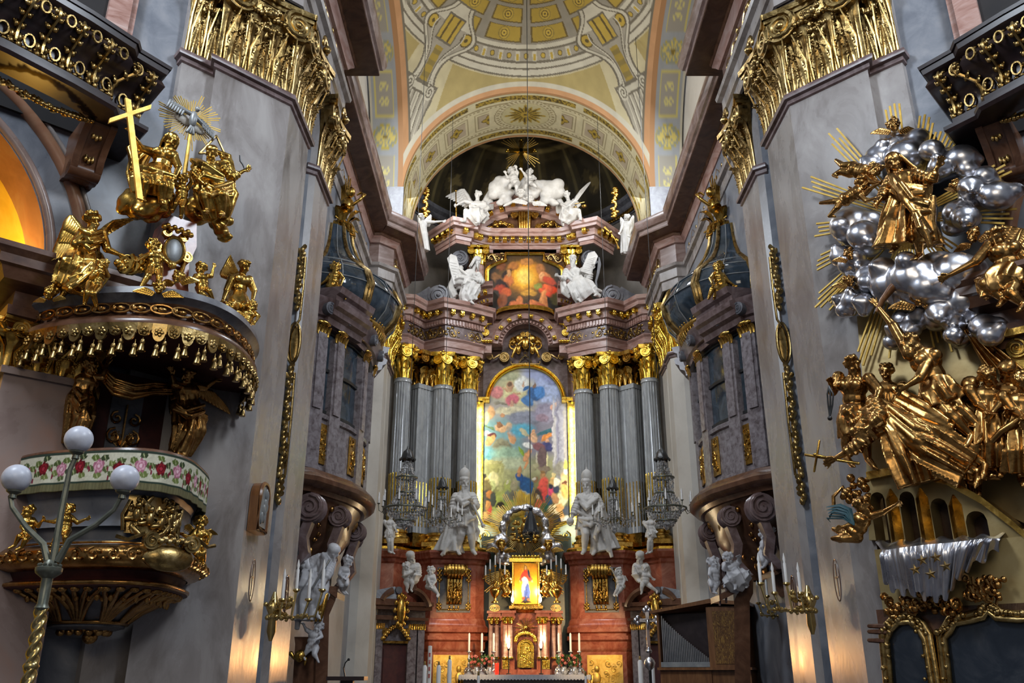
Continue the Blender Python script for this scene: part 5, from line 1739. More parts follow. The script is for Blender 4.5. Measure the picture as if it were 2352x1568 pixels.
for p in ((c.x,YC,c.z+.40),(c.x-.46,YC,c.z),(c.x+.46,YC,c.z)):
 for k in range(3):
  a=2*PI*k/3+PI/2
  b.ell((p[0]+.05*math.cos(a),p[1],p[2]+.05*math.sin(a)),.045,None,7,5)
b.build('cross',M['goldb'],t,40)
b=MB()
ray_burst(b,None,(c.x,YC+.05,c.z),.12,.86,[PI/4+k*PI/2+d for k in range(4) for d in (-.28,-.14,0,.14,.28)],.035,.015,.3,5,1)
b.build('rays',M['goldr'],t,20)
# ================================================================ LOWER PART OF THE HIGH ALTAR
b=MB()
b.box((-1.3,25.75,.6),(1.3,25.85,5.4))
o=b.build('wall_back',M['dgreen'])
o['kind']='structure'
YE=24.35
VE=lambda x,y,d=0.0:P(x,y,YE-d)
j=J(YE,head=(1067,1110,.05),neck=(1066,1127),pelvis=(1066,1188),ls=(1047,1140),rs=(1085,1139),le=(1040,1170,.1),lh=(1066,1172,.35),re=(1094,1164,.1),rh=(1084,1152,.35),lk=(1060,1226,.15),lf=(1050,1264,.05),rk=(1082,1226,.2),rf=(1086,1264,.15))
emp=statue('statue','x y z w','statue',W,j,2.2,face=(.35,-.9,-.1),hair='cap',beard=1,sleeves=True,robe=[(VE(1066,1190),.14,.13),(VE(1064,1215,.05),.16,.12)],cape=[[(VE(1052,1140,-.1),.09,.08),(VE(1044,1185,-.1),.10,.1),(VE(1036,1230,-.1),.13,.12),(VE(1032,1268,-.1),.19,.16)]],folds=[([VE(1048,1142,.2),VE(1066,1154,.3),VE(1084,1144,.2)],.04,3),([VE(1046,1178,.2),VE(1066,1196,.25),VE(1090,1190,.2)],.035,3),([VE(1044,1176,.1),VE(1034,1225,.1),VE(1018,1268,.15)],.035,4),([VE(1090,1190,.15),VE(1094,1210,.1),VE(1090,1232,.1)],.03,3)],fold_n=10,amp=.2,seed=11)
r_=with_parts(emp,'emperor_statue','large white crowned statue with long mantle, standing left of the altarpiece','statue','crowned statues')
b=MB()
b.lathe([(.115,0),(.15,.1),(.15,.22),(.11,.30),(.03,.36),(.02,.42)],VE(1067,1102,.05),16)
b.build('mitre_crown',W,r_)
b=MB()
b.ell(VE(1067,1086,.05),.035)
b.box((-.012,-.012,0),(.012,.012,.1),Matrix.Translation(VE(1067,1084,.05)))
b.build('gilt_cross',M['gold'],r_)
b=MB()
b.cap(VE(1088,1160,.4),VE(1108,1204,.5),.03,.04,8)
b.ell(VE(1110,1207,.5),.06)
b.build('sceptre',W,r_)
j=J(YE,head=(1347,1114,.05),neck=(1349,1130),pelvis=(1350,1190),ls=(1332,1142),rs=(1368,1140),le=(1322,1168,.1),lh=(1312,1192,.2),re=(1380,1164,.1),rh=(1368,1180,.4),lk=(1345,1226,.2),lf=(1342,1264,.1),rk=(1364,1228,.1),rf=(1366,1266,.05))
emp=statue('statue','x y z w','statue',W,j,2.2,face=(-.3,-.9,-.05),hair='cap',beard=2,sleeves=True,robe=[(VE(1350,1192),.13,.12),(VE(1352,1214,.05),.15,.11)],cape=[[(VE(1364,1140,-.1),.09,.08),(VE(1374,1185,-.1),.12,.1),(VE(1382,1230,-.1),.15,.12),(VE(1390,1266,-.1),.20,.16)]],folds=[([VE(1332,1144,.2),VE(1350,1160,.3),VE(1370,1146,.2)],.04,3),([VE(1332,1186,.2),VE(1352,1198,.25),VE(1374,1188,.2)],.035,3),([VE(1378,1168,.15),VE(1386,1215,.15),VE(1402,1266,.15)],.04,4),([VE(1374,1186,.3),VE(1372,1215,.3),VE(1366,1240,.2)],.03,3)],fold_n=10,amp=.2,seed=12)
r_=with_parts(emp,'emperor_statue','large white bearded crowned statue holding an orb down at his side, right of the altarpiece','statue','crowned statues')
b=MB()
b.lathe([(.115,0),(.15,.1),(.15,.22),(.11,.30),(.03,.36),(.02,.42)],VE(1348,1106,.05),16)
b.build('mitre_crown',W,r_)
b=MB()
b.ell(VE(1349,1090,.05),.035)
b.build('gilt_cross',M['gold'],r_)
b=MB()
b.ell(VE(1310,1197,.25),.11)
b.build('orb',W,r_)
for s,side,mm in SIDES:
 q=(lambda x:x) if s>0 else (lambda x:2390-x)
 Yq=24.0
 jj=dict(head=(q(897),1184,.2),neck=(q(897),1194,.2),pelvis=(q(895),1222,.2),le=(q(897-7*s),1210,.25),lh=(q(897-3*s),1220,.3),re=(q(897+7*s),1208,.25),rh=(q(897+12*s),1216,.3),lk=(q(894),1244,.25),lf=(q(893),1266,.2),rk=(q(899),1244,.25),rf=(q(901),1268,.22))
 statue('attendant_statue',f'small white standing figure half hidden behind the {side} choir pilaster, beside the outermost column','statue',W,J(Yq,**jj),1.15,face=(.6*s,-.8,0),group='attendant statues',seed=130+s,cape=[[(P(q(895),1220,Yq-.2),.12,.11),(P(q(895),1234,Yq-.2),.14,.11)]])
 b=MB()
 g=random.Random(5)
 for k in range(19):
  p=P(q(978),432+k*3.6,24.45)
  b.ell(p+Vector((g.uniform(-.06,.06),0,0)),(g.uniform(.05,.1),.05,.06),None,6,5)
 tag(b.build('gilt_garland',M['gold'],None,60),f'gilt hanging garland at the {side} edge of the apse wall under the arch','ornament','apse garlands')
YD=23.75
j=J(YD,head=(944,1281,.1),neck=(946,1294),pelvis=(946,1330),ls=(934,1300),rs=(958,1300),le=(932,1318),lh=(940,1330,.1),re=(960,1318),rh=(952,1330,.1))
statue('bust_statue','white bearded bust behind a putto on the left side door','statue',W,j,1.8,face=(.5,-.85,-.2),hair='cap',beard=1,sleeves=True,robe=[(P(946,1322,YD),.15,.12),(P(946,1334,YD),.08,.08)],seed=21,amp=.1)
putto('putto_statue','white putto leaning on the bearded bust, left side door',W,YD,(.4,-.8,-.1),group='side door putti',seed=22,head=(934,1302,.3),neck=(936,1310,.3),pelvis=(938,1334,.3),ls=(930,1312,.3),rs=(943,1312,.3),le=(930,1322,.4),lh=(942,1318,.5),re=(946,1320,.4),rh=(950,1314,.5),lk=(936,1346,.4),lf=(934,1356,.4),rk=(948,1340,.5),rf=(944,1354,.5))
putto('putto_statue','white winged putto sitting alone on the curved gable of the left side door',W,YD,(-.2,-.9,-.2),group='side door putti',seed=23,head=(990,1312,.3),neck=(990,1320,.3),pelvis=(988,1345,.3),ls=(984,1323,.3),rs=(996,1322,.3),le=(984,1332,.4),lh=(988,1342,.5),re=(1000,1334,.35),rh=(994,1344,.45),lk=(994,1352,.45),lf=(1006,1364,.4),rk=(998,1352,.4),rf=(1008,1366,.4),wings=[((985,1324,.2),(978,1320,.15),(972,1334,.15))])
j=J(YD,head=(1470,1281,.1),neck=(1471,1294),pelvis=(1474,1326),ls=(1461,1300),rs=(1483,1300),le=(1460,1316),lh=(1466,1326,.1),re=(1487,1316),rh=(1482,1328,.1))
statue('bust_statue','white bust with bent head behind a putto on the right side door','statue',W,j,1.8,face=(-.4,-.85,-.3),hair='cap',beard=1,sleeves=True,robe=[(P(1473,1320,YD),.15,.12),(P(1473,1332,YD),.08,.08)],seed=24,amp=.1)
putto('putto_statue','white putto striding in front of the bust, right side door',W,YD,(-.3,-.8,-.1),group='side door putti',seed=25,head=(1482,1306,.3),neck=(1482,1314,.3),pelvis=(1482,1338,.3),ls=(1474,1316,.3),rs=(1489,1316,.3),le=(1466,1314,.4),lh=(1462,1306,.4),re=(1492,1322,.4),rh=(1497,1326,.4),lk=(1474,1348,.4),lf=(1474,1360,.4),rk=(1496,1348,.4),rf=(1510,1358,.4))
putto('putto_statue','white winged putto with one raised arm on the curved gable of the right side door',W,YD,(.1,-.9,0),group='side door putti',seed=26,head=(1422,1314,.3),neck=(1423,1322,.3),pelvis=(1426,1344,.3),ls=(1416,1324,.3),rs=(1430,1324,.3),le=(1412,1316,.35),lh=(1406,1308,.4),re=(1434,1334,.35),rh=(1432,1342,.4),lk=(1418,1354,.4),lf=(1410,1366,.4),rk=(1424,1356,.4),rf=(1416,1366,.4),wings=[((1430,1326,.2),(1436,1322,.15),(1442,1334,.15))])
for s,side,mm in SIDES:
 t=thing('side_door',f'dark marble doorway with gilt cartouche beside the high altar on the {side}','doorway',(-3.35*s,23.8,0),'altar side doors')
 f=Frame((-4.2,23.35),math.atan2(.75,1.5))
 fm_=mm@f.M()
 b=MB(fm_)
 for x0,x1 in ((.05,.28),(.32,.5),(1.18,1.42),(1.46,1.62)):
  b.box((x0,-.06,0),(x1,.2,2.75))
 b.box((.0,.1,0),(1.7,.3,3.4))
 b.build('jamb',M['grille'],t,30)
 b=MB(fm_)
 b.box((.5,.02,0),(1.18,.12,2.35))
 b.box((.56,.0,.1),(.84,.03,2.25))
 b.build('door_leaf',M['wine'],t,30)
 b=MB(fm_)
 b.box((-.05,-.16,2.95),(.72,.3,3.06))
 b.box((1.08,-.14,2.95),(1.7,.3,3.02))
 b.box((-.1,-.30,3.30),(.75,.3,3.46))
 b.box((-.1,-.24,3.2),(.75,.3,3.3))
 b.box((1.05,-.3,3.30),(1.78,.3,3.4))
 b.box((1.05,-.24,3.2),(1.76,.3,3.3))
 b.build('lintel',M['brown'],t,30)
 b=MB(fm_)
 b.loft([[(-.1,-.3,3.46),(.75,-.3,3.46),(.75,.3,3.46),(-.1,.3,3.46)],[(.0,-.2,3.62),(.72,-.2,3.78),(.72,.3,3.78),(.0,.3,3.62)]])
 b.lathe([(.09,-.2),(.1,0),(.09,.3)],n=14,m=Matrix.Translation((.8,-.1,3.68))@rotm('X',-PI/2))
 b.build('roof_slab',M['slate'],t,30)
 b=MB(fm_)
 for q,xc,(aa,ab) in ((1,.95,(.25,1.35)),(-1,.95,(PI-1.2,PI-.5))):
  arch_band(b,xc+(.15 if q>0 else -.1),3.15,.58,[(-.1,.2),(-.1,-.28),(-.02,-.34),(.06,-.3),(.06,.2)],aa,ab,10)
 volute(b,None,(1.18,-.32,3.76),.1,1,.4,1.5)
 b.build('broken_gable',M['brown'],t,40)
 b=MB(fm_)
 b.ell((.88,-.30,3.18),(.13,.08,.34))
 for k in range(12):
  a=2*PI*k/12
  b.ell((.88+.17*math.cos(a),-.30,3.18+.38*math.sin(a)),(.06,.05,.07),None,7,5)
 b.build('cartouche',M['gold'],t,60)
 b=MB(fm_)
 b.box((.5,-.1,2.38),(1.18,.1,2.44))
 for x in (.17,.41,1.3,1.54):
  for k in range(4):
   leaf(b,Matrix.Translation((x-.09+.06*k,-.07,2.72)),.09,.22,.06,nu=4,nv=5)
 for k in range(14):
  a=k/13
  b.ell((.5+.68*a,-.1,2.5+.3*math.sin(a*PI)),(.07,.05,.06),None,6,5)
 for x in (.56,1.12):
  volute(b,None,(x,-.1,2.66),.1,1 if x<.8 else -1,.06,1.5)
 b.build('gilt_ornament',M['gold'],t,60)
YT=24.5
t=thing('holy_picture','gold-ground picture of a standing figure in red and blue, lit from below, above the tabernacle','painting',P(1207,1390,YT))
p0,p1=P(1178,1388,YT),P(1237,1292,YT)
MAD='''50 40 60 70 0 e08a14 1|50 20 20 24 0 d89a2a 2|50 58 26 40 0 f0b030 2|49 16 6.5 8 0 6a3a20|49 15 4.2 5.5 0 dca870|49 30 13 13 0 d84030|38 34 8 12 25 d84434|61 34 9 12 -28 d84434|30 42 4 6 40 d8503c|70 41 5 6 -40 d8503c|27 46 3 3.5 0 dca870|74 45 3.5 3 0 dca870|62 27 4 13 -20 2a3048|47 43 13 8 10 e8e4e0|48 62 15 22 0 f4f2ee|40 60 5 22 4 8a94b8|58 66 8 20 -6 3a4a8a|50 70 4 18 0 2f3f7a|44 76 3.5 14 5 4a5a9a|50 85 18 6 0 28345a|40 84 7 4 0 c8402a|58 86 5 3 0 c8502a|50 92 22 3 0 1c1812'''
MAD=[[float(w) if i!=5 else w for i,w in enumerate(q.split())] for q in MAD.split('|')]
painted('canvas',lambda U,V:np.stack([p0.x+(p1.x-p0.x)*U,np.full_like(U,YT),p0.z+(p1.z-p0.z)*V],1),lambda U,V,X:blobs_px(U*100,98-V*96,np.tile(lin('c8881c'),(len(U),1)),MAD,51,110.0),80,130,M['paint'],t)
b=MB()
b.tube([(p0.x,YT-.02,p0.z),(p1.x,YT-.02,p0.z),(p1.x,YT-.02,p1.z),(p0.x,YT-.02,p1.z)],.045,6,None,True)
b.box((p0.x-.1,YT-.06,p1.z+.02),(p1.x+.1,YT+.05,p1.z+.12))
for k in range(9):
 b.ell((p0.x+(p1.x-p0.x)*k/8,YT-.04,p1.z+.15),(.05,.04,.06),None,6,5)
b.build('frame',M['goldb'],t,50)
b=MB()
b.loft([[(x,y,z) for x,y in ((p0.x-w,YT+.1),(p0.x-w,YT-d),(p1.x+w,YT-d),(p1.x+w,YT+.1))] for z,w,d in ((p0.z-.22,.0,.1),(p0.z-.12,.1,.25),(p0.z-.05,.1,.25),(p0.z-.02,.05,.1))])
for k in range(7):
 b.tube(spiral((p0.x+.06+(p1.x-p0.x-.1)*k/6,YT-.24,p0.z-.11),.06,1.1,8,1 if k<3 else -1),[.014]*9,5)
b.build('shelf',M['gold'],t,50)
tb=thing('tabernacle','red marble tabernacle with paired small columns and a gilt door, on the high altar','tabernacle',P(1206,1545,24.3))
Yb=24.3
tz=lambda y:P(1206,y,Yb).z
tx=lambda x:P(x,1470,Yb).x
b=MB()
for x0,x1,y0 in ((1121,1150,.1),(1152,1182,-.02),(1232,1263,-.02),(1265,1291,.1)):
 b.box((tx(x0),Yb+y0,tz(1548)),(tx(x1),Yb+.5,tz(1512)))
 for za,zb_,e in ((1425,1420,0),(1420,1414,.02),(1414,1408,.0),(1408,1402,.04)):
  b.box((tx(x0)-e,Yb+y0-.05-e,tz(za)),(tx(x1)+e,Yb+.5,tz(zb_)))
b.box((tx(1150),Yb+.15,tz(1548)),(tx(1264),Yb+.5,tz(1402)))
b.box((tx(1122),Yb+.3,tz(1548)),(tx(1290),Yb+.6,tz(1405)))
b.box((tx(1148),Yb-.1,tz(1550)),(tx(1266),Yb+.5,tz(1537)))
b.build('body',M['red'],tb,30)
for x in (1127,1141,1160,1172,1240,1252,1272,1286):
 y0=Yb+(.08 if x<1150 or x>1265 else -.06)
 b=MB()
 b.lathe([(.075,0),(.075,.05),(.06,.08),(.062,.5),(.054,tz(1430)-tz(1512)-.1),(.06,tz(1430)-tz(1512)-.06)],(tx(x),y0,tz(1512)),14)
 b.build('small_column',M['pinkm'],tb)
 b=MB()
 b.lathe([(.055,0),(.07,.05),(.065,.06),(.09,.14),(.095,.17)],(tx(x),y0,tz(1432)),12)
 b.lathe([(.09,0),(.09,.04),(.07,.06)],(tx(x),y0,tz(1513)),12)
 for k in range(6):
  a=2*PI*k/6
  b.ell((tx(x)+.085*math.cos(a),y0+.085*math.sin(a),tz(1432)+.11),.03,None,6,4)
 b.build('capital',M['goldb'],tb)
b=MB()
zd0,zd1=tz(1532),tz(1475)
for w_,yy in ((.20,.02),(.165,-.02)):
 pts=[(tx(1207)-w_,Yb+yy-.02,zd0)]+[(tx(1207)+w_*math.cos(PI-PI*i/12),Yb+yy-.02,zd1-.12+w_*.9*math.sin(PI*i/12)) for i in range(13)]+[(tx(1207)+w_,Yb+yy-.02,zd0)]
 b.tube(pts,.028,6,None,True)
g=random.Random(5)
for i in range(34):
 b.tube(spiral((tx(1207)+g.uniform(-.13,.13),Yb-.0,g.uniform(zd0+.06,zd1)),g.uniform(.025,.06),1.1,7,g.choice((-1,1)),g.uniform(0,6)),[.011]*8,5)
b.box((tx(1207)-.17,Yb+.02,zd0),(tx(1207)+.17,Yb+.1,zd1))
for k in range(15):
 a=PI*k/14
 b.ell((tx(1207)+.27*math.cos(a),Yb-.03,zd1+.04+.2*math.sin(a)),(.06,.04,.05),None,6,5)
b.build('gilt_door',M['goldb'],tb,60)
b=MB()
for x0,x1 in ((1154,1170),(1244,1262)):
 b.box((tx(x0),Yb-.06,tz(1536)),(tx(x1),Yb,tz(1515)))
 for k in range(8):
  b.ell((tx(x0)+g.uniform(.03,.16),Yb-.07,tz(1535)+g.uniform(.03,.2)),.035,None,6,5)
b.build('gilt_panel',M['goldb'],tb,60)
b=MB()
ray_burst(b,None,(tx(1207),Yb+.08,tz(1440)),.06,.34,[PI*2*k/14 for k in range(14)],.022,.012,.3,6,2)
b.ell((tx(1207),Yb+.05,tz(1440)),(.07,.05,.07))
b.build('ray_burst',M['gold'],tb,20)
b=MB()
for q in (1136,1278):
 for k in range(3):
  b.tube([(tx(q)+math.cos(a)*(.13-.04*k),Yb+.0,tz(1396)+math.sin(a)*(.085-.028*k)) for a in np.linspace(0,2*PI,15)[:-1]],.014,5,None,True)
b.build('scroll_block',M['goldcap'],tb)
YG=25.0
c=P(1205,1222,YG)
gl=thing('ray_glory','great fan of golden rays around a small gilt group, before the altarpiece foot','glory',(c.x,YG,c.z-.8))
b=MB()
ray_burst(b,None,(c.x,YG+.15,c.z),.5,1.35,[-.25+(PI+.5)*k/30 for k in range(31)],.04,.014,.32,9,3)
b.build('upper_rays',M['goldr'],gl,20)
b=MB()
ray_burst(b,None,(c.x,YG+.15,c.z),.3,.75,[PI+.3+(PI-.6)*k/14 for k in range(15)],.04,.014,.25,10,2)
b.build('lower_rays',M['goldr'],gl,20)
for q in (-1,1):
 b=MB()
 ray_burst(b,None,(c.x+q*.25,YG-.1,c.z-.95),.3,1.15,[(-.35 if q>0 else PI+.35)-q*.12*k for k in range(6)],.04,.014,.3,11,3)
 b.build('side_rays',M['goldr'],gl,20)
g=random.Random(8)
b=MB()
b.ell((c.x,YG-.1,c.z+.1),(.12,.1,.18))
b.ell((c.x,YG-.15,c.z+.33),.08)
for i in range(40):
 a,q=g.uniform(0,2*PI),g.uniform(.1,.45)
 b.ell((c.x+q*math.cos(a),YG-.08,c.z+q*math.sin(a)-.05),(g.uniform(.03,.08),.06,g.uniform(.03,.09)),None,6,5)
b.build('gilt_group',M['gold'],gl,60)
bl=[]
for k in range(22):
 a=-.35+(PI+.7)*k/21
 bl.append(((c.x+.62*math.cos(a),YG-.06,c.z+.08+.62*math.sin(a)),.105+.03*math.sin(k*2.1)))
clouds('silver_cloud_ring','ring of small silver clouds within the golden rays over the altar',M['silver'],bl,.022,'cloud ring')
for q,sd in ((-1,'left'),(1,'right')):
 e=P(1205+q*52,1262,YG-.2)
 clouds('silver_cloud',f'silver cloud bank at the {sd} foot of the golden rays',M['silver'],[((e.x+q*dx,YG-.2,e.z+dz),r) for dx,dz,r in ((0,.25,.2),(.12,.05,.2),(.0,-.2,.22),(-.18,-.32,.16),(.3,.1,.14),(-.1,-.05,.15),(-.32,-.36,.1))],.025,group='silver clouds at the glory',seed=30+q)
 cherub('cherub_head',f'gilt cherub head in the silver cloud {sd} of the glory',M['gold'],(e.x+q*.02,YG-.48,e.z+.08),.3,(-q*.2,-1,0),.9,'glory cherubs',40+q)
 putto('putto_statue',f'gilt putto kneeling {sd} of the holy picture',M['gold'],24.5,(-q*.8,-.5,.1),group='gilt altar putti',seed=50+q,head=(1207+q*44,1317,.1),neck=(1207+q*45,1325,.1),pelvis=(1207+q*48,1346,.1),ls=(1207+q*46-7,1327,.1),rs=(1207+q*46+7,1327,.1),le=(1207+q*42-9,1336,.2),lh=(1207+q*38-4,1330,.25),re=(1207+q*42+9,1336,.2),rh=(1207+q*38+4,1332,.25),lk=(1207+q*42-4,1358,.2),lf=(1207+q*50-4,1368,.1),rk=(1207+q*42+5,1358,.2),rf=(1207+q*50+5,1368,.1),wings=[((1207+q*48,1328,.0),(1207+q*58,1318,-.05),(1207+q*62,1338,-.05))])
 u_=P(1208+q*71,1384,24.35)
 t=thing('candelabrum_urn',f'gilt urn with candle branches on the {sd} end of the tabernacle cornice','candelabrum',u_,'gilt candelabrum urns')
 b=MB()
 b.lathe([(.10,0),(.10,.03),(.035,.06),(.03,.12),(.10,.2),(.15,.32),(.13,.36),(.15,.38),(.05,.42),(.04,.5),(.07,.55),(.02,.6)],u_,18)
 b.build('urn',M['gold'],t)
 for k,(dx,dz) in enumerate(((-.26,.68),(-.14,.84),(0,.95),(.13,.86),(.26,.7))):
  b=MB()
  b.tube([(u_.x,u_.y,u_.z+.5),(u_.x+dx*.6,u_.y-.03,u_.z+.48),(u_.x+dx,u_.y-.05,u_.z+dz-.12),(u_.x+dx,u_.y-.05,u_.z+dz)],.018,6)
  b.lathe([(.012,0),(.045,.03),(.04,.05)],(u_.x+dx,u_.y-.05,u_.z+dz-.02),10)
  br=b.build('branch',M['gold'],t)
  b=MB()
  b.lathe([(.02,0),(.02,.26),(.006,.28)],(u_.x+dx,u_.y-.05,u_.z+dz+.02),8)
  b.build('candle',M['candle'],br)
YM=23.5
zt=P(1205,1549,YM).z
xl,xr=P(1053,1549,YM).x,P(1357,1549,YM).x
t=thing('altar_table','dark altar table carrying candlesticks and flowers','altar',((xl+xr)/2,YM+.4,0))
b=MB()
b.box((xl+.12,YM+.08,0),(xr-.12,YM+.9,zt-.03))
b.box((xl+.45,YM+.05,.1),(xl+.95,YM+.1,zt-.35))
b.box((xr-.95,YM+.05,.1),(xr-.45,YM+.1,zt-.35))
b.build('table_block',M['dark'],t)
tc_=MB()
n=120
tc_.box((xl,YM,zt-.03),(xr,YM+.95,zt))
top=[(xl+(xr-xl)*i/n,YM-.012-.008*(i%2),zt) for i in range(n+1)]
bot=[(x,y-.006,zt-.10-.03*abs(math.sin(i*PI/3))) for i,(x,y,z) in enumerate(top)]
tc_.loft([top,bot],False,False)
tc_.add([(xl,YM,zt),(xl,YM+.95,zt),(xl-.03,YM+.95,zt-.5),(xl-.03,YM,zt-.5)],[(0,1,2,3)])
tc_.add([(xr,YM,zt),(xr,YM+.95,zt),(xr+.03,YM+.95,zt-.12),(xr+.03,YM,zt-.12)],[(3,2,1,0)])
tag(tc_.build('altar_cloth',M['linen'],None,30),'white lace-edged cloth spread over the altar table','tablecloth')
def candlestick(x,top_y,label,base=M['silver'],H=None,grp='silver altar candlesticks',Y=YM+.35):
 z0=zt
 q=P(x,top_y,Y)
 h=q.z-z0
 t=thing('candlestick',label,'candlestick',(q.x,Y,z0),grp)
 hs=h*.56
 b=MB()
 b.lathe([(.115,0),(.12,.03),(.085,.07),(.07,.12),(.10,.16),(.04,.2)],(q.x,Y,z0),16)
 for k in range(3):
  a=2*PI*k/3+PI/2+PI
  b.ell((q.x+.09*math.cos(a),Y+.09*math.sin(a),z0+.08),(.05,.05,.07),None,8,6)
 b.build('base',base,t)
 b=MB()
 b.lathe([(.03,.18),(.045,.24),(.02,.28),(.022,hs*.6),(.04,hs*.66),(.02,hs*.72),(.02,hs*.92),(.06,hs*.97),(.055,hs)],(q.x,Y,z0),14)
 b.build('stem',base,t)
 b=MB()
 b.lathe([(.026,hs),(.026,h-.03),(.008,h)],(q.x,Y,z0),12)
 b.build('candle',M['candle'],t)
for x,y,w in ((1078,1453,'first from the left'),(1107,1453,'second from the left'),(1134,1453,'third from the left'),(1283,1453,'just right of the tabernacle'),(1310,1453,'second from the right'),(1330,1453,'last on the right')):
 candlestick(x,y,f'tall white candle in a silver stick on the altar cloth, {w}')
for x,w in ((1168,'left'),(1243,'right')):
 q=P(x,1548,YM+.2)
 t=thing('altar_lamp',f'bright small flame on a thin dark stem just {w} of the tabernacle door','lamp',q,'burning tabernacle lights')
 b=MB()
 b.lathe([(.06,0),(.06,.02),(.012,.03),(.012,.56),(.03,.58),(.035,.62)],q,12)
 b.build('stem',M['black'],t)
 b=MB()
 b.lathe([(.004,0),(.032,.05),(.036,.09),(.02,.15),(.002,.2)],(q.x,q.y,q.z+.62),12)
 b.build('flame',M['flame'],t)
for x,y,w in ((1177,1384,'left'),(1241,1384,'right')):
 q=P(x,y,24.2)
 t=thing('altar_lamp',f'bright small flame at the lower {w} corner of the holy picture','lamp',q,'burning picture lights')
 b=MB()
 b.lathe([(.05,-.06),(.05,-.04),(.02,-.03),(.03,0)],q,12)
 b.build('stem',M['brass'],t)
 b=MB()
 b.lathe([(.004,0),(.035,.05),(.04,.1),(.02,.17),(.002,.22)],q,12)
 b.build('flame',M['flame'],t)
g=random.Random(12)
for x,w in ((1094,'leftmost of the four'),(1124,'next to the red votive light'),(1296,'third from the left'),(1320,'rightmost of the four')):
 q=P(x,1545,YM+.3)
 q.z=zt
 t=thing('flower_vase',f'small vase of pink flowers on the altar cloth, {w}','flower vase',q,'altar flowers')
 b=MB()
 b.lathe([(.05,0),(.08,.03),(.10,.09),(.06,.16),(.075,.19)],q,16)
 b.build('vase',M['crystal'],t)
 b=MB()
 for k in range(44):
  a,r_,z=g.uniform(0,2*PI),g.uniform(.02,.2),g.uniform(.2,.42)
  m2=Matrix.Translation((q.x+r_*math.cos(a),q.y+r_*math.sin(a)*.6,q.z+z))@rotm('Z',a)@rotm('X',g.uniform(-.6,.6))
  leaf(b,m2,.07,.13,.04,nu=2,nv=3)
 b.build('foliage',M['leaf'],t,60)
 b=MB()
 for k in range(9):
  a,r_,z=g.uniform(0,2*PI),g.uniform(.0,.19),g.uniform(.26,.46)
  p=Vector((q.x+r_*math.cos(a),q.y+r_*math.sin(a)*.6-.03,q.z+z))
  b.ell(p,.036,None,7,5)
  for i in range(4):
   b.ell(p+Vector((math.cos(i*1.57)*.022,-.015,math.sin(i*1.57)*.022)),.022,None,6,4)
 b.build('blossom',M['rose'],t,60)
q=P(1141,1547,YM+.12)
b=MB()
b.lathe([(.045,0),(.05,.02),(.05,.26),(.045,.28)],(q.x,q.y,zt),16)
tag(b.build('votive_light',M['redglass']),'red glass votive light on the altar cloth','candle')
for x,y,r,w in ((976,1527,9,'leftmost before the left side door'),(1008,1527,9,'second from the left, shorter'),(1033,1514,9,'nearest the left corner of the altar table'),(1099,1550,6,'in front of the altar cloth on the left'),(1345,1550,5,'in front of the altar cloth on the right'),(1470,1515,10,'just left of the silver processional cross'),(1498,1527,9,'right of the processional cross'),(1524,1520,10,'in front of the small organ')):
 Yf=20.5
 q=P(x,y,Yf)
 rr=r*.5*Yf/2000*1.05
 t=thing('altar_candle',f'thick white candle on a floor stand, {w}','candle',(q.x,Yf,0),'floor candles')
 b=MB()
 b.lathe([(rr,q.z-.9),(rr,q.z-.04),(rr*.6,q.z),(.003,q.z+.005)],(q.x,Yf,0),16)
 b.build('wax',M['candle'],t)
 b=MB()
 b.lathe([(.02,0),(.026,.03),(.02,.1)],(q.x,Yf,q.z-.02),10)
 b.build('brass_cap',M['brass'],t)
 b=MB()
 b.lathe([(.16,0),(.17,.03),(.04,.08),(.03,q.z-1.0),(rr*1.4,q.z-.92),(rr*1.3,q.z-.88)],(q.x,Yf,0),16)
 b.build('stand',M['black'],t)
q=P(988,1483,22.6)
t=thing('paschal_candle','tall white candle with red ornament in the shade of the left side door','candle',(q.x,22.6,0))
b=MB()
b.lathe([(.05,q.z-.95),(.05,q.z),(.003,q.z+.01)],(q.x,22.6,0),14)
b.build('wax',M['candle'],t)
b=MB()
for k in range(4):
 b.box((-.02,-.056,q.z-.25-.16*k),(.02,-.045,q.z-.16-.16*k),Matrix.Translation((q.x,22.6,0)))
b.build('red_ornament',M['rose'],t)
b=MB()
b.lathe([(.18,0),(.05,.1),(.04,q.z-1.05),(.09,q.z-.97),(.08,q.z-.93)],(q.x,22.6,0),14)
b.build('stand',M['black'],t)
Yp=19.5
cc=P(1487,1424,Yp)
t=thing('processional_cross','ornate silver processional cross with rays on a tall dark pole','cross',(cc.x,Yp,0))
b=MB()
b.box((-.035,-.02,-.62),(.035,.02,.17),Matrix.Translation(cc))
b.box((-.17,-.02,-.035),(.17,.02,.035),Matrix.Translation(cc))
for p in ((0,.2),(-.2,0),(.2,0)):
 for k in range(3):
  a=math.atan2(p[1],p[0])+(k-1)*1.5
  b.ell((cc.x+p[0]+.05*math.cos(a),Yp,cc.z+p[1]+.05*math.sin(a)),(.055,.03,.055),None,8,6)
b.ell((cc.x,Yp-.03,cc.z-.08),(.03,.03,.12),None,8,6)
b.cap((cc.x-.1,Yp-.04,cc.z+.02),(cc.x+.1,Yp-.04,cc.z+.02),.014,.014,6)
b.lathe([(.05,0),(.07,.04),(.04,.08),(.03,.12)],(cc.x,Yp,cc.z-.66),14)
b.lathe([(.03,-.14),(.1,-.07),(.12,0),(.1,.06),(.04,.12)],(cc.x,Yp,cc.z-.86),16)
b.build('crucifix',M['silver'],t)
b=MB()
ray_burst(b,None,(cc.x,Yp+.02,cc.z),.07,.24,[PI/4+k*PI/2+d for k in range(4) for d in (-.2,0,.2)],.014,.008,.2,4,2)
b.build('rays',M['gold'],t,20)
b=MB()
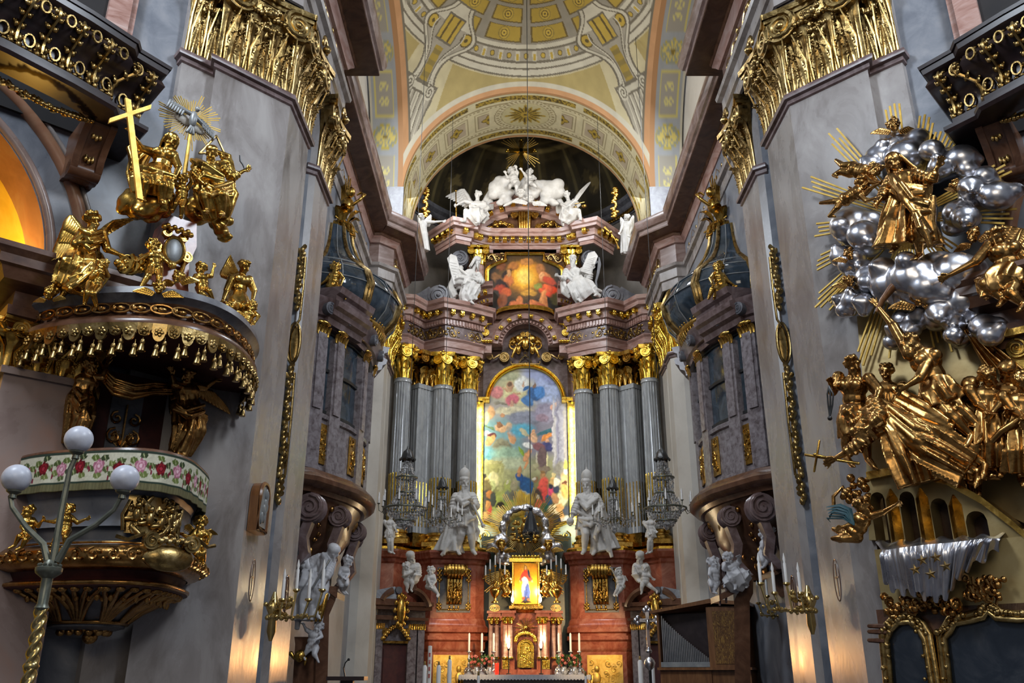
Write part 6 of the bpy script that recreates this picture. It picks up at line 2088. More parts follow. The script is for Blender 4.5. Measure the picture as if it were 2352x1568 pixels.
b.lathe([(.03,.1),(.03,cc.z-.98),(.04,cc.z-.95)],(cc.x,Yp,0),12)
b.lathe([(.22,0),(.2,.06),(.04,.12)],(cc.x,Yp,0),16)
b.build('pole',M['black'],t)
YO=17.6
t=thing('chest_organ','small varnished organ cabinet with slanting row of tin pipes','organ',(2.9,YO,0))
f=Frame((P(1509,1400,YO+.6).x,YO+.6),R(-24))
fm_=f.M()
zz=lambda y:P(1600,y,YO).z
b=MB(fm_)
L1,L2=.98,1.72
b.box((-.02,.06,0),(L1,.8,zz(1530)))
b.box((L1+.05,-.02,zz(1535)),(L2,.8,zz(1392)))
b.box((-.02,.5,zz(1535)),(L1,.8,zz(1400)))
b.box((-.02,.0,zz(1535)),(.02,.8,zz(1400)))
b.box((L1,-.02,zz(1535)),(L1+.05,.8,zz(1392)))
b.box((-.05,-.05,zz(1538)),(L2+.05,.82,zz(1532)))
b.box((L1,.1,0),(L2,.8,zz(1538)))
b.build('cabinet',M['wood'],t,30)
b=MB(fm_)
b.loft([[(x,y,z) for y in ()] or [(-.12,-.12,zz(1402)-.02),(L1+.1,-.12,zz(1384)),(L2+.12,-.12,zz(1392)),(L2+.12,.85,zz(1392)),(-.12,.85,zz(1402)-.02)],[(-.12,-.12,zz(1402)+.03),(L1+.1,-.12,zz(1384)+.08),(L2+.12,-.12,zz(1392)+.06),(L2+.12,.85,zz(1392)+.06),(-.12,.85,zz(1402)+.03)]])
b.build('roof',M['wood'],t,30)
b=MB(fm_)
b.box((L1+.12,-.035,zz(1524)),(L2-.07,-.02,zz(1402)))
b.build('lattice_panel',M['inlay'],t)
N=26
for i in range(N):
 b=MB(fm_)
 x=.05+(L1-.1)*i/(N-1)
 h=(zz(1408)-zz(1530))*(1-.82*(i/(N-1))**.85)
 b.lathe([(.006,0),(.016,.1),(.016,h),(.014,h)],(x,.12,zz(1531)),8)
 b.build('pipe',M['tin'],t)
b=MB(fm_)
b.box((.02,.3,zz(1532)),(L1,.34,zz(1404)))
b.build('back_board',M['blackwood'],t)
b=MB(fm_)
b.box((.02,-.0,zz(1531)),(L1,.05,zz(1519)))
b.build('key_grille',M['lead'],t)
q=P(798,1553,15.0)
t=thing('lectern','dark lectern top with a thin gooseneck microphone, left of the altar steps','lectern',(q.x,15,0))
b=MB()
b.box((q.x-.3,14.8,q.z-.06),(q.x+.3,15.2,q.z))
b.box((q.x-.1,14.95,0),(q.x+.1,15.1,q.z-.05))
b.build('desk',M['blackwood'],t)
b=MB()
b.tube([(q.x-.04,15,q.z),P(789,1535,15),P(793,1522,15),P(800,1514,15)],.01,6)
b.ell(P(801,1514,15),.022)
b.build('microphone',M['black'],t)
# ================================================================ GLAZED ORIELS ON THE CHOIR WALLS
OB=[(-4.35,14.9),(-4.02,15.2),(-3.78,15.75),(-3.56,16.3),(-3.46,16.8),(-3.43,17.25),(-3.46,17.7),(-3.56,18.2),(-3.78,18.75),(-4.02,19.2),(-4.35,19.5)]
OC_=(-4.35,17.2)
def oplan(k,k2=None):
 return [(OC_[0]+(x-OC_[0])*k,OC_[1]+(y-OC_[1])*(k2 or k)) for x,y in OB]
for s,side,mm in SIDES:
 t=thing('choir_oriel',f'marble oriel with dark windows and a glazed onion dome on the {side} choir wall','oriel',(-4.0*s,17.2,3.3),'choir oriels')
 b=MB(mm)
 b.sweep(OB,[(-.2,4.62),(.06,4.62),(.1,4.7),(.2,4.72),(.26,4.78),(.27,4.86),(.22,4.93),(.14,4.96),(.12,5.02),(-.2,5.05)])
 b.build('slab',M['brown'],t,35)
 b=MB(mm)
 rings=[[(x,y,z) for x,y in oplan(k,k2)] for z,k,k2 in ((4.66,1.0,1.0),(4.3,.82,.8),(4.05,.8,.62),(3.8,.62,.42),(3.55,.4,.3),(3.3,.16,.12))]
 b.loft(rings,False,False)
 b.build('underside',M['brown'],t,50)
 g=random.Random(4)
 b=MB(mm)
 for i in range(70):
  k=g.random()
  z=4.5-1.1*k
  q=1.0-.78*k
  j_=g.uniform(0,9.99)
  p0,p1=oplan(.86*q+.05,q)[int(j_)],oplan(.86*q+.05,q)[int(j_)+1]
  u=j_%1
  b.ell((p0[0]+(p1[0]-p0[0])*u,p0[1]+(p1[1]-p0[1])*u,z),(.05,g.uniform(.03,.1),g.uniform(.04,.13)),None,6,5)
 b.build('gilt_foliage',M['goldd'],t,60)
 for y0,x0,r in ((15.35,-3.95,.26),(16.3,-3.62,.2),(18.1,-3.62,.2),(18.9,-3.85,.24)):
  b=MB(mm@Matrix.Translation((x0,y0,4.35))@rotm('Z',0))
  b.lathe([(.001,-.16),(r*.94,-.16),(r*.94,.16),(.001,.16)],n=18,m=rotm('X',PI/2))
  for q in (-1,1):
   b.tube([(p.x,q*.165,p.z) for p in spiral((0,0,0),r*.85,2,22,1)],[r*.14*(1-.02*i) for i in range(23)],6)
  for k in (-.1,0,.1):
   b.lathe([(r*.95,k-.03),(r*1.03,k),(r*.95,k+.03)],n=18,m=rotm('X',PI/2))
  b.loft([[(dx-.02,-.12,dz),(dx+.14,-.12,dz),(dx+.14,.12,dz),(dx-.02,.12,dz)] for dx,dz in ((-.05,-.15),(-.16,-.5),(-.1,-.8),(-.3,-1.05))])
  b.build('console',M['purple'],t,50)
 b=MB(mm)
 b.sweep(OB,[(-.1,5.02),(.0,5.02),(.0,5.1),(-.02,5.12),(-.02,6.0),(.03,6.02),(.04,6.08),(.0,6.12),(-.1,6.12)])
 b.build('parapet',M['grille'],t,35)
 for i,(x,y) in enumerate(OB[1:-1]):
  if i in (2,4,6):
   continue
  f=Frame((x,y),math.atan2(OB[i+2][1]-OB[i][1],OB[i+2][0]-OB[i][0]))
  b=MB(mm@f.M())
  w=.17
  b.box((-w,-.05,5.04),(w,.08,7.62))
  b.box((-w*.6,-.08,6.14),(w*.6,.0,7.6))
  b.build('pilaster',M['grille'],t,35)
  b=MB(mm@f.M())
  for k in range(5):
   leaf(b,Matrix.Translation((-w+.08*k,-.06,7.55)),.1,.26,.1,nu=4,nv=6)
  b.ell((0,-.1,7.78),(w,.06,.06),None,10,6)
  b.build('gilt_capital',M['gold'],t,60)
  b=MB(mm@f.M())
  volute(b,None,(0,-.24,8.06),.13,1,.2,1.8,n=18)
  b.build('scroll_bracket',M['slate'],t)
 b=MB(mm)
 b.sweep(OB,[(-.1,6.12),(-.07,6.12),(-.07,7.8),(-.1,7.8)])
 b.build('window_pane',M['glass'],t,60)
 b=MB(mm)
 for z in (6.14,6.95,7.72):
  b.sweep(OB,[(-.08,z),(-.03,z),(-.03,z+.06),(-.08,z+.06)])
 b.build('window_bar',M['black'],t,35)
 for i0 in (1,3,4,5,6,8):
  (xa,ya),(xb,yb)=OB[i0],OB[i0+1]
  f=Frame((xa,ya),math.atan2(yb-ya,xb-xa))
  L=math.hypot(xb-xa,yb-ya)
  b=MB(mm@f.M())
  b.box((L*.12,-.015,5.18),(L*.88,.01,5.92))
  for k in range(7):
   b.tube(spiral((L*g.uniform(.3,.7),-.02,g.uniform(5.3,5.8)),g.uniform(.06,.12),1.2,9,g.choice((-1,1)),g.uniform(0,6)),[.016]*10,5)
  b.build('gilt_panel',M['gold'],t,60)
 b=MB(mm)
 b.sweep(OB,[(-.2,7.78),(.05,7.78),(.06,7.9),(.12,7.93),(.14,8.02),(.16,8.05),(.18,8.14),(.22,8.18),(.24,8.26),(-.2,8.3)])
 for i0,i1 in ((1,3),(7,9)):
  b.sweep(OB[i0:i1+1],[(-.2,7.8),(.14,7.8),(.16,7.92),(.26,7.96),(.28,8.06),(.36,8.1),(.38,8.2),(.30,8.24),(.3,8.34),(.38,8.38),(.42,8.5),(-.2,8.56)])
 b.build('cornice',M['purple'],t,35)
 prof=[(8.38,.92,.92),(8.65,1.1,1.1),(9.0,1.16,1.18),(9.32,1.04,1.06),(9.6,.80,.80),(9.85,.58,.56),(10.15,.44,.40),(10.45,.37,.31),(10.75,.34,.27)]
 def dome(a,i):
  z,ky,kx=prof[i]
  return (OC_[0]+1.28*kx*math.cos(a),OC_[1]+1.5*ky*math.sin(a),z)
 an=[-PI/2+PI*i/24 for i in range(25)]
 b=MB(mm)
 b.loft([[dome(a,i) for a in an] for i in range(len(prof))],False,False)
 b.build('dome_glass',M['glass'],t,60)
 b=MB(mm)
 for i in range(0,25,3):
  b.tube([Vector(dome(an[i],k))+Vector((.01,0,0)) for k in range(len(prof))],.012,5)
 for i in (2,3,4):
  b.tube([Vector(dome(a,i))+Vector((.01,0,0)) for a in an],.012,5)
 b.build('glazing_bar',M['lead'],t)
 for i in (0,6,12,18,24):
  b=MB(mm)
  for k in (-1,0,1):
   b.tube([Vector(dome(an[max(0,min(24,i))]+k*.035,q))+Vector((.03-abs(k)*.015,0,0)) for q in range(len(prof))],[.05,.05,.05,.048,.045,.04,.035,.03,.03],6)
  b.build('dome_rib',M['goldcap'],t)
 b=MB(mm)
 b.tube([dome(a,0) for a in an],.07,6)
 for i in range(36):
  a=-PI/2+PI*(i+.5)/36
  p=dome(a,0)
  b.cap((p[0]+.03,p[1],8.4),(p[0]-.04,p[1],8.2),.035,.03,6)
  b.ell((p[0]+.05,p[1],8.46),.035,None,6,4)
 b.build('dome_fringe',M['gold'],t,60)
 b=MB(mm)
 nk=Matrix.Translation((OC_[0]+.12,OC_[1],10.7))
 b.lathe([(.3,0),(.34,.05),(.3,.1),(.26,.14),(.31,.2),(.28,.26),(.1,.3)],n=18,m=nk)
 for k in range(16):
  a=2*PI*k/16
  b.cap((.31*math.cos(a),.31*math.sin(a),.02),(.27*math.cos(a),.27*math.sin(a),.24),.03,.03,5,nk)
 g=random.Random(6)
 for k in range(16):
  a=g.uniform(0,2*PI)
  m2=nk@Matrix.Translation((.12*math.cos(a),.12*math.sin(a),.25+.05*(k%4)))@rotm('Z',a+PI/2)@rotm('X',.3)
  leaf(b,m2,.2,g.uniform(.3,.6),.25,nu=4,nv=7)
 b.ell((.12,-.05,.75),(.15,.15,.2),nk)
 b.ell((.18,-.12,1.05),(.11,.11,.13),nk)
 b.tube([(.2,-.1,.7),(.42,-.15,.85),(.5,-.1,1.0),(.4,-.05,1.08),(.32,-.08,1.0)],[.04,.04,.035,.03,.02],6,nk)
 for k in range(5):
  b.cap((-.02+.03*k,.0,.9),(-.08+.05*k,.05,1.5+.08*(k%2)),.035,.015,5,nk)
 b.cap((-.1,-.2,.4),(.35,.1,.15),.02,.02,5,nk)
 b.build('finial',M['gold'],t,60)
 pl=15.6
 qx=(lambda x:x) if s>0 else (lambda x:2420-x)
 L_=(lambda k:k) if s>0 else (lambda k:{'l':'r','r':'l'}.get(k[0],k[0])+k[1:] if k[0] in 'lr' and len(k)==2 else k)
 pj=dict(head=(770,616,.1),neck=(770,627,.1),pelvis=(764,655,.1),ls=(760,631,.1),rs=(780,630,.1),le=(750,644,.1),lh=(738,652,.1),re=(788,640,.2),rh=(784,650,.3),lk=(772,668,.25),lf=(780,684,.2),rk=(784,664,.3),rf=(792,684,.25))
 putto('putto_statue',f'gilt putto crouching on the cornice of the {side} oriel',M['gold'],pl,(.3*s,-.9,-.2),group='oriel putti',seed=60+s,**{L_(k):(qx(v[0]),v[1],v[2]) for k,v in pj.items()})
SV=mat('grey_white_stucco',[(.36,.36,.38),(.46,.46,.48),(.54,.54,.56)],.4,scale=4,bump=.06)
YS=15.6
VS=lambda x,y,d=0.0:P(x,y,YS-d)
SG='grey stucco putti left'
putto('putto_statue','grey-white putto perched on a brown ledge close to the left pier edge',SV,YS,(.6,-.7,0),group=SG,seed=71,head=(690,1232,.1),neck=(689,1245,.1),pelvis=(694,1285,.1),ls=(684,1250,.1),rs=(698,1250,.1),le=(684,1266,.1),lh=(690,1278,.2),re=(704,1264,.1),rh=(700,1280,.2),lk=(698,1300,.2),lf=(696,1316,.1),rk=(706,1300,.2),rf=(712,1312,.2))
j=J(YS,head=(763,1272,.15),neck=(757,1284,.1),pelvis=(722,1325,.1),ls=(738,1282,.1),rs=(760,1292,.1),le=(720,1290,.1),lh=(706,1310,.2),re=(752,1316,.3),rh=(745,1336,.4),lk=(708,1352,.3),lf=(704,1400,.2),rk=(730,1356,.4),rf=(722,1400,.3))
statue('saint_statue','grey-white kneeling saint reaching out one arm, among putti on the left choir wall','statue',SV,j,1.75,face=(.6,-.7,-.3),hair='cap',beard=1,sleeves=True,robe=[(VS(722,1325,.1),.14,.14),(VS(718,1355,.25),.16,.13),(VS(708,1385,.2),.14,.12),(VS(704,1425,.2),.15,.12)],folds=[([VS(738,1285,.2),VS(752,1306,.3),VS(736,1332,.3)],.04,4),([VS(706,1345,.3),VS(690,1390,.2),VS(684,1424,.2)],.04,4)],seed=72,amp=.2)
b=MB()
b.cap(VS(757,1286,.5),VS(718,1350,.5),.018,.018,6)
tag(b.build('staff',M['lead']),'thin pale staff slanting across the kneeling stucco saint','staff')
putto('putto_statue','grey-white putto turned away at the right end of the brown gable, left choir wall',SV,YS,(.8,-.3,-.3),group=SG,seed=73,head=(798,1290,.1),neck=(792,1302,.1),pelvis=(788,1330,.1),ls=(784,1306,.1),rs=(797,1306,.1),le=(780,1318,.2),lh=(786,1326,.2),re=(800,1318,.1),rh=(796,1326,.2),lk=(784,1344,.2),lf=(784,1356,.1),rk=(796,1342,.2),rf=(790,1356,.1))
putto('putto_statue','grey-white putto clambering at the lower left of the choir wall above a gilt ball',SV,YS,(.4,-.6,-.2),group=SG,seed=74,head=(731,1440,.2),neck=(724,1450,.2),pelvis=(718,1484,.2),ls=(714,1452,.2),rs=(734,1454,.2),le=(704,1446,.2),lh=(698,1436,.3),re=(738,1462,.3),rh=(728,1468,.4),lk=(706,1494,.3),lf=(697,1506,.3),rk=(722,1502,.3),rf=(728,1512,.3))
b=MB()
for (x0,y0,x1,y1) in ((660,1302,690,1318),(746,1338,780,1362)):
 A,B=VS(x0,y0),VS(x1,y1)
 b.loft([[A+Vector((0,-.2,dz)),A+Vector((0,.5,dz)),B+Vector((0,.5,dz)),B+Vector((0,-.2,dz))] for dz in (-.1,.0)])
b.loft([[VS(x+w,y,.1-d) for w,d in ((-16,0),(38,0),(38,.6),(-16,.6))] for x,y in ((692,1462),(694,1478),(688,1570))])
b.loft([[VS(x+w,y,.15-d) for w,d in ((-14,0),(14,0),(14,.6),(-14,.6))] for x,y in ((764,1346),(756,1380),(742,1412),(738,1570))])
tag(b.build('wall_bracket',M['brown'],None,30),'dark brown marble ledges carrying the stucco figures on the left choir wall','bracket')
b=MB()
for i in range(10):
 b.cap(VS(722+i*3,1366+(i%3)*5,.3),VS(716+i*2.4,1424-(i%4)*6,.3),.05,.03,6)
tag(b.build('gilt_drapery',M['gold'],None,60),'gilt hanging drapery beside the kneeling stucco saint','drapery')
b=MB()
b.ell(VS(689,1506,.3),.1)
b.cap(VS(668,1500,.3),VS(676,1512,.3),.04,.02,6)
b.cap(VS(702,1512,.3),VS(700,1526,.3),.03,.02,6)
tag(b.build('gilt_ball',M['gold'],None,60),'gilt ball with small leaves under the clambering putto on the left','ornament')
SG='grey stucco putti right'
putto('putto_statue','grey-white putto at the end of a brown gable next to the right pier',SV,YS,(-.6,-.7,0),group=SG,seed=75,head=(1756,1229,.1),neck=(1760,1240,.1),pelvis=(1756,1272,.1),ls=(1754,1246,.1),rs=(1766,1244,.1),le=(1750,1256,.2),lh=(1754,1266,.2),re=(1774,1232,.1),rh=(1776,1222,.1),lk=(1752,1286,.2),lf=(1752,1302,.1),rk=(1760,1290,.2),rf=(1756,1300,.2))
putto('putto_statue','grey-white putto leaning back at the left end of the right wall group',SV,YS,(.3,-.8,.1),group=SG,seed=76,head=(1637,1293,.1),neck=(1640,1304,.1),pelvis=(1640,1334,.1),ls=(1632,1307,.1),rs=(1648,1306,.1),le=(1630,1320,.2),lh=(1636,1330,.2),re=(1650,1298,.1),rh=(1648,1290,.1),lk=(1634,1344,.2),lf=(1636,1360,.1),rk=(1644,1348,.2),rf=(1640,1360,.2))
j=J(YS,head=(1673,1281,.15),neck=(1677,1293,.1),pelvis=(1690,1322,.1),ls=(1666,1298,.1),rs=(1688,1296,.1),le=(1664,1306,.2),lh=(1668,1298,.3),re=(1698,1290,.1),rh=(1696,1282,.2),lk=(1680,1330,.35),lf=(1690,1342,.3),rk=(1704,1328,.3),rf=(1716,1338,.2))
statue('saint_statue','grey-white half-reclining figure holding an oval mirror, on the right choir wall','statue',SV,j,1.25,face=(-.3,-.8,-.2),hair='curls',robe=[(VS(1690,1322,.1),.14,.13),(VS(1692,1330,.3),.2,.1),(VS(1706,1340,.2),.15,.1)],seed=77,amp=.2)
b=MB()
for (x0,y0,x1,y1) in ((1646,1368,1696,1344),(1764,1314,1818,1288)):
 A,B=VS(x0,y0),VS(x1,y1)
 b.loft([[A+Vector((0,-.2,dz)),A+Vector((0,.5,dz)),B+Vector((0,.5,dz)),B+Vector((0,-.2,dz))] for dz in (-.1,.0)])
b.loft([[VS(x+w,y,.0-d) for w,d in ((-18,0),(18,0),(18,.6),(-18,.6))] for x,y in ((1712,1330),(1712,1362),(1704,1380),(1706,1570))])
b.loft([[VS(x+w,y,.0-d) for w,d in ((-20,0),(20,0),(20,.6),(-20,.6))] for x,y in ((1800,1318),(1800,1340),(1806,1362),(1812,1370))])
tag(b.build('wall_bracket',M['brown'],None,30),'dark brown marble ledges carrying the stucco figures on the right choir wall','bracket')
b=MB()
for x,y in ((1652,1320),(1666,1314),(1772,1252),(1794,1244)):
 m2=Matrix.Translation(VS(x,y,.05))
 b.tube([(.07*math.cos(a),0,.17*math.sin(a)) for a in np.linspace(0,2*PI,17)[:-1]],.02,6,m2,True)
 b.ell((0,.02,0),(.06,.03,.15),m2)
 b.cap((0,0,-.17),(-.03,0,-.5),.02,.02,6,m2)
tag(b.build('oval_medallion_frame',M['purple'],None,60),'brown scroll gable with oval loops behind the stucco putti on the right wall','ornament')
def sconce(px,py,Y,n,label,sc=1.0,flip=1):
 q=P(px,py,Y)
 t=thing('wall_sconce',label,'sconce',q,'gilt candle sconces')
 b=MB()
 b.lathe([(.02,-.42*sc),(.06*sc,-.3*sc),(.05*sc,-.1*sc),(.1*sc,0),(.05*sc,.1*sc),(.02,.2*sc)],q,12)
 g=random.Random(n)
 for k in range(18):
  b.ell(q+Vector((g.uniform(-.1,.25)*sc*flip,-.08,g.uniform(-.15,.15)*sc)),g.uniform(.025,.05)*sc,None,6,5)
 b.build('back_plate',M['brass'],t,60)
 for k in range(n):
  dx=(.16+.17*k)*sc*flip
  dz=(.10+.12*(k%2))*sc
  b=MB()
  b.tube([q,q+Vector((dx*.4,-.14,-.14*sc)),q+Vector((dx*.9,-.2,-.12*sc)),q+Vector((dx,-.2,dz-.04))],.016*sc,6)
  b.lathe([(.01,0),(.05*sc,.03),(.045*sc,.05)],q+Vector((dx,-.2,dz-.05)),10)
  for i in range(5):
   b.ell(q+Vector((dx*g.uniform(.3,1),-.18,g.uniform(-.18,.05)*sc)),g.uniform(.02,.04)*sc,None,6,5)
  br=b.build('branch',M['brass'],t)
  b=MB()
  b.lathe([(.022*sc,0),(.022*sc,.24*sc),(.014*sc,.26*sc),(.022*sc,.30*sc),(.003,.38*sc)],q+Vector((dx,-.2,dz)),10)
  b.build('candle',M['candle'],br)
sconce(628,1395,12.0,4,'gilt wall sconce with pale candles on the left inner pier pilaster',1.0,1)
sconce(1858,1380,12.0,4,'gilt wall sconce with pale candles on the right inner pier pilaster',1.0,-1)
sconce(1800,1398,16.5,3,'slender brass sconce on the right choir wall behind the pier sconce',1.0,-1)
# ================================================================ PULPIT SIDE (left nave pier)
G_,GB=M['gold'],M['goldb']
for s,side,mm in SIDES:
 b=MB(mm@LFM)
 pth=[(-1.50,.9),(-1.50,-.5),(-.5,-.5),(-.5,.15)]
 for mt,pr in (('brown',[(-.3,5.05),(.0,5.05),(.0,5.2),(.04,5.22),(.05,5.32),(0,5.34),(0,5.5),(.16,5.56),(.22,5.68),(.26,5.7),(.26,5.8),(.32,5.86),(.32,5.92),(-.3,5.96)]),):
  b.sweep(pth,pr,side=1)
 struct('trim_4',b,M['brown'],30)
 b=MB(mm@LFM)
 b.box((-1.42,-.4,0),(-.55,.15,4.62))
 b.box((-1.46,-.44,4.6),(-.5,.15,4.68))
 struct('trim_4',b,M['pinkwall'],30)
 pl_=mm@LFM@Matrix.Translation((-.98,-.4,4.68)) if s>0 else face_m(0,0,1,0)
 if s>0:
  b0=flat_capital(.84,.5,'low gilded capital of the chapel impost, dark against the pulpit canopy edge',LFM@Matrix.Translation((-.98,-.4,4.68)),'gold',pr=.14)
  b0=flat_capital(.5,.5,'gilded return of the chapel impost capital at the left picture edge',LFM@Matrix.Translation((-1.42,-.12,4.68))@rotm('Z',-PI/2),'gold',pr=.12)
BP=[(-.56,.15),(-.56,-.70),(-.92,-.78),(-1.0,-.92),(-1.5,-1.06),(-2.2,-1.2),(-3.1,-1.28),(-4.2,-1.25)]
BPr=[(a,y) for a,y in reversed(BP)]
SPR=[(-.35,7.92),(-.12,7.92),(-.05,7.95),(-.05,8.05),(-.12,8.08),(-.13,8.2),(-.10,8.32),(.0,8.40),(.10,8.46),(.14,8.54),(.10,8.62),(.03,8.66),(.09,8.68),(.14,8.72),(.15,8.79),(-.2,8.80)]
for s,side,mm in SIDES:
 t=thing('balcony',f'dark bulging balcony with gilt leaf balustrade in the upper {side} corner','balcony',tuple((mm@Vector((-5.6,8.8,7.9)))),'nave balconies')
 b=MB(mm@LFM)
 b.sweep(BPr,SPR,side=1)
 b.build('railing',M['blackwood'],t,40)
 b=MB(mm@LFM)
 for z0,z1 in ((8.795,8.84),):
  b.sweep(BPr,[(-.25,z0),(.17,z0),(.18,z1),(-.25,z1+.01)],side=1)
 b.sweep(BPr,[(-.35,7.84),(.02,7.84),(.05,7.88),(.05,7.93),(-.35,7.94)],side=1)
 b.build('moulding',M['blackwood'],t,30)
 b=MB(mm@LFM)
 n=0
 for x,y,a in along(BPr[:-1],.135,.02):
  f=Matrix.Translation((x,y,0))@rotm('Z',a)
  n+=1
  pts=[(0,.13-.02,8.1),(0,.12,8.2),(0,.08,8.32),(0,-.03,8.41),(0,-.13,8.48),(0,-.16,8.55),(0,-.12,8.63)]
  if n%2:
   for k,(q,(w,h)) in enumerate(zip(pts[:-1],((.09,.07),(.10,.08),(.08,.07),(.09,.06),(.09,.05),(.07,.05)))):
    for sg in (-1,1):
     b.ell((sg*w*.42,q[1]-.03,q[2]),(w*.42,.03,h*.75),f,6,4)
     b.ell((sg*w*.75,q[1]-.02,q[2]+.03),(.018,.02,.022),f,6,4)
   b.tube([(0,q[1]-.05,q[2]) for q in pts],[.018,.024,.02,.018,.026,.022,.014],5,f)
  else:
   for z_,yy,r in ((8.2,.08,.055),(8.54,-.17,.05)):
    b.tube([(r*math.cos(k),yy,z_+r*1.5*math.sin(k)) for k in np.linspace(0,2*PI,13)[:-1]],.016,5,f,True)
  b.ell((-.035,.09,8.09),(.03,.025,.022),f,6,4)
  b.ell((.035,.09,8.09),(.03,.025,.022),f,6,4)
  b.ell((0,-.07,8.66),(.04,.025,.018),f,6,4)
 b.build('gilt_balustrade',M['goldcap'],t,60)
 b=MB(mm@LFM)
 g=random.Random(3)
 for k in range(34):
  u=k/33
  p=Vector((-1.12-1.5*u,-.62-.25*math.sin(u*3),7.86-.06-.16*math.sin(PI*min(1,u*1.3))))
  for i in range(2):
   m2=Matrix.Translation(p)@rotm('Y',-PI/2+g.uniform(-.5,.5))@rotm('X',g.uniform(-.6,.3))
   leaf(b,m2,.07,.13,.05,nu=2,nv=4)
  b.ell(p,.03,None,6,4)
 b.build('gilt_garland',M['goldcap'],t,60)
 br=thing('wall_console',f'brown marble scroll bracket carrying the end of the {side} balcony','bracket',tuple((mm@Vector((-5.75,9.4,7.3)))),'balcony brackets')
 b=MB(mm@LFM)
 pr=[(.15,7.92),(-.62,7.92),(-.60,7.8),(-.42,7.66),(-.30,7.5),(-.28,7.36),(-.20,7.28),(-.06,7.26),(.05,7.3),(.15,7.3)]
 for x0,x1,e in ((-1.18,-1.10,0),(-1.10,-.90,.03),(-.90,-.82,0)):
  b.loft([[(x0,y+e,z) for y,z in pr],[(x1,y+e,z) for y,z in pr]])
 b.lathe([(.10,-.18),(.10,.18)],n=14,m=Matrix.Translation((-1.0,-.16,7.36))@rotm('Y',PI/2))
 b.build('scroll',M['brown'],br,40)
 b=MB(mm@LFM)
 for y,z in ((-.44,7.7),(-.27,7.46)):
  for k in (-1,0,1):
   b.ell((-1.0+k*.04,y-.02,z-abs(k)*-.02),(.028,.03,.055),None,6,5)
 b.build('gilt_flower',M['goldcap'],br,60)
 b=MB(mm@LFM)
 b.box((-5.0,.1,8.0),(-1.02,.2,13))
 struct('door_1' if s>0 else 'door_2',b,M['void'])
 b=MB(mm@LFM)
 b.box((-1.06,.02,7.9),(-.78,.2,13))
 b.box((-.80,.06,8.25),(-.70,.2,13))
 struct('trim_5',b,M['pinkm'],30)
t=thing('pulpit','marble pulpit with gilt relief, gilt rolled rim and gilded foot, hanging on the left pier','pulpit',WL.w(-.1,.6,1.9))
wlp=lambda a,b_,z:WL.w(a,b_,z)
def bow(A,B,ac=-.08,n=40,wob=.05):
 out=[]
 for i in range(n+1):
  th=PI*i/n
  q=1+wob*math.cos(4*th)-wob
  out.append((ac-A*math.cos(th)*q,-B*math.sin(th)**.85*q-.02))
 return out
def shell(b,levels,cap=True):
 b.loft([[(x,y,z) for x,y in bow(A,B)] for A,B,z in levels],False,False)
b=MB(LFM)
shell(b,[(.86,1.36,2.78),(.82,1.28,2.9),(.86,1.34,3.2),(.95,1.48,3.4),(1.0,1.56,3.62),(1.02,1.58,3.7),(.9,1.42,3.7),(.9,1.42,3.0)])
b.build('drum',M['wall'],t,50)
b=MB(LFM)
shell(b,[(.9,1.4,2.82),(1.02,1.6,2.8),(1.08,1.68,2.74),(1.09,1.70,2.68),(1.05,1.65,2.60),(.95,1.5,2.57)])
b.build('rim',M['goldd'],t,50)
b=MB(LFM)
shell(b,[(.95,1.5,2.6),(.9,1.42,2.5),(.96,1.5,2.46),(.97,1.5,2.42),(.9,1.36,2.40)])
b.build('cushion',M['wine'],t,50)
b=MB(LFM)
shell(b,[(.88,1.34,2.42),(.72,1.1,2.36),(.55,.86,2.26),(.42,.66,2.15),(.40,.62,2.12),(.40,.62,2.08),(.25,.42,2.04),(.1,.2,1.98)])
b.build('foot',M['slate'],t,50)
b=MB(LFM)
rp=bow(1.10,1.71,n=60)
for i in range(2,59):
 x,y=rp[i]
 b.ell((x,y,2.685+.035*(-1)**i),(.03,.02,.022),None,6,5)
 if i%3==0:
  b.tube(spiral((x,y-.02,2.69),.065,1.2,10,(-1)**i),[.014]*11,5)
for A,B,z,r in ((.965,1.51,2.45,.022),(.42,.66,2.12,.02),(.9,1.42,2.84,.012)):
 b.tube([(x,y,z) for x,y in bow(A,B)],r,6)
g=random.Random(9)
lv=[(.86,1.32,2.40),(.70,1.08,2.34),(.54,.84,2.25),(.42,.66,2.14)]
for c0 in (5,12,20,28,35):
 for d in (-3,-1.5,0,1.5,3):
  pts=[]
  for i,(A,B,z) in enumerate(lv):
   q=max(0,min(39.9,c0+d*(1.25-.28*i)))
   k=int(q)
   pp_=bow(A,B)
   pts.append(Vector((pp_[k][0]+(pp_[k+1][0]-pp_[k][0])*(q-k),pp_[k][1]+(pp_[k+1][1]-pp_[k][1])*(q-k)-.025,z)))
  b.tube(pts,[.02,.035,.03,.022],6)
  b.ell(pts[0]+Vector((0,-.05,.0)),(.05,.045,.035),None,7,5)
  b.ell(pts[1]+Vector((.03*d,-.03,.0)),(.03,.03,.05),None,6,5)
for i in range(14):
 x,y=bow(.25,.42)[2+int(i*2.6)]
 b.ell((x,y,2.03+.03*(i%2)),(.05,.05,.04),None,6,5)
b.ell((-.08,-.3,1.98),(.08,.08,.07))
b.build('gilt_leafwork',M['goldd'],t,60)
b=MB(LFM)
cx_,cy_=bow(1.12,1.74)[22]
b.ell((cx_,cy_,2.68),(.26,.09,.13))
for q in (-1,1):
 volute(b,None,(cx_+q*.2,cy_-.05,2.83),.09,q,.06,1.6)
 b.tube([(cx_+q*.26,cy_,2.9),(cx_+q*.4,cy_+.05,2.83),(cx_+q*.5,cy_+.1,2.86)],.02,5)
for k in range(7):
 b.ell((cx_-.12+.04*k,cy_-.06,2.83+.02*(k%2)),.035,None,6,5)
b.build('cartouche',M['goldcap'],t,50)
b=MB(LFM)
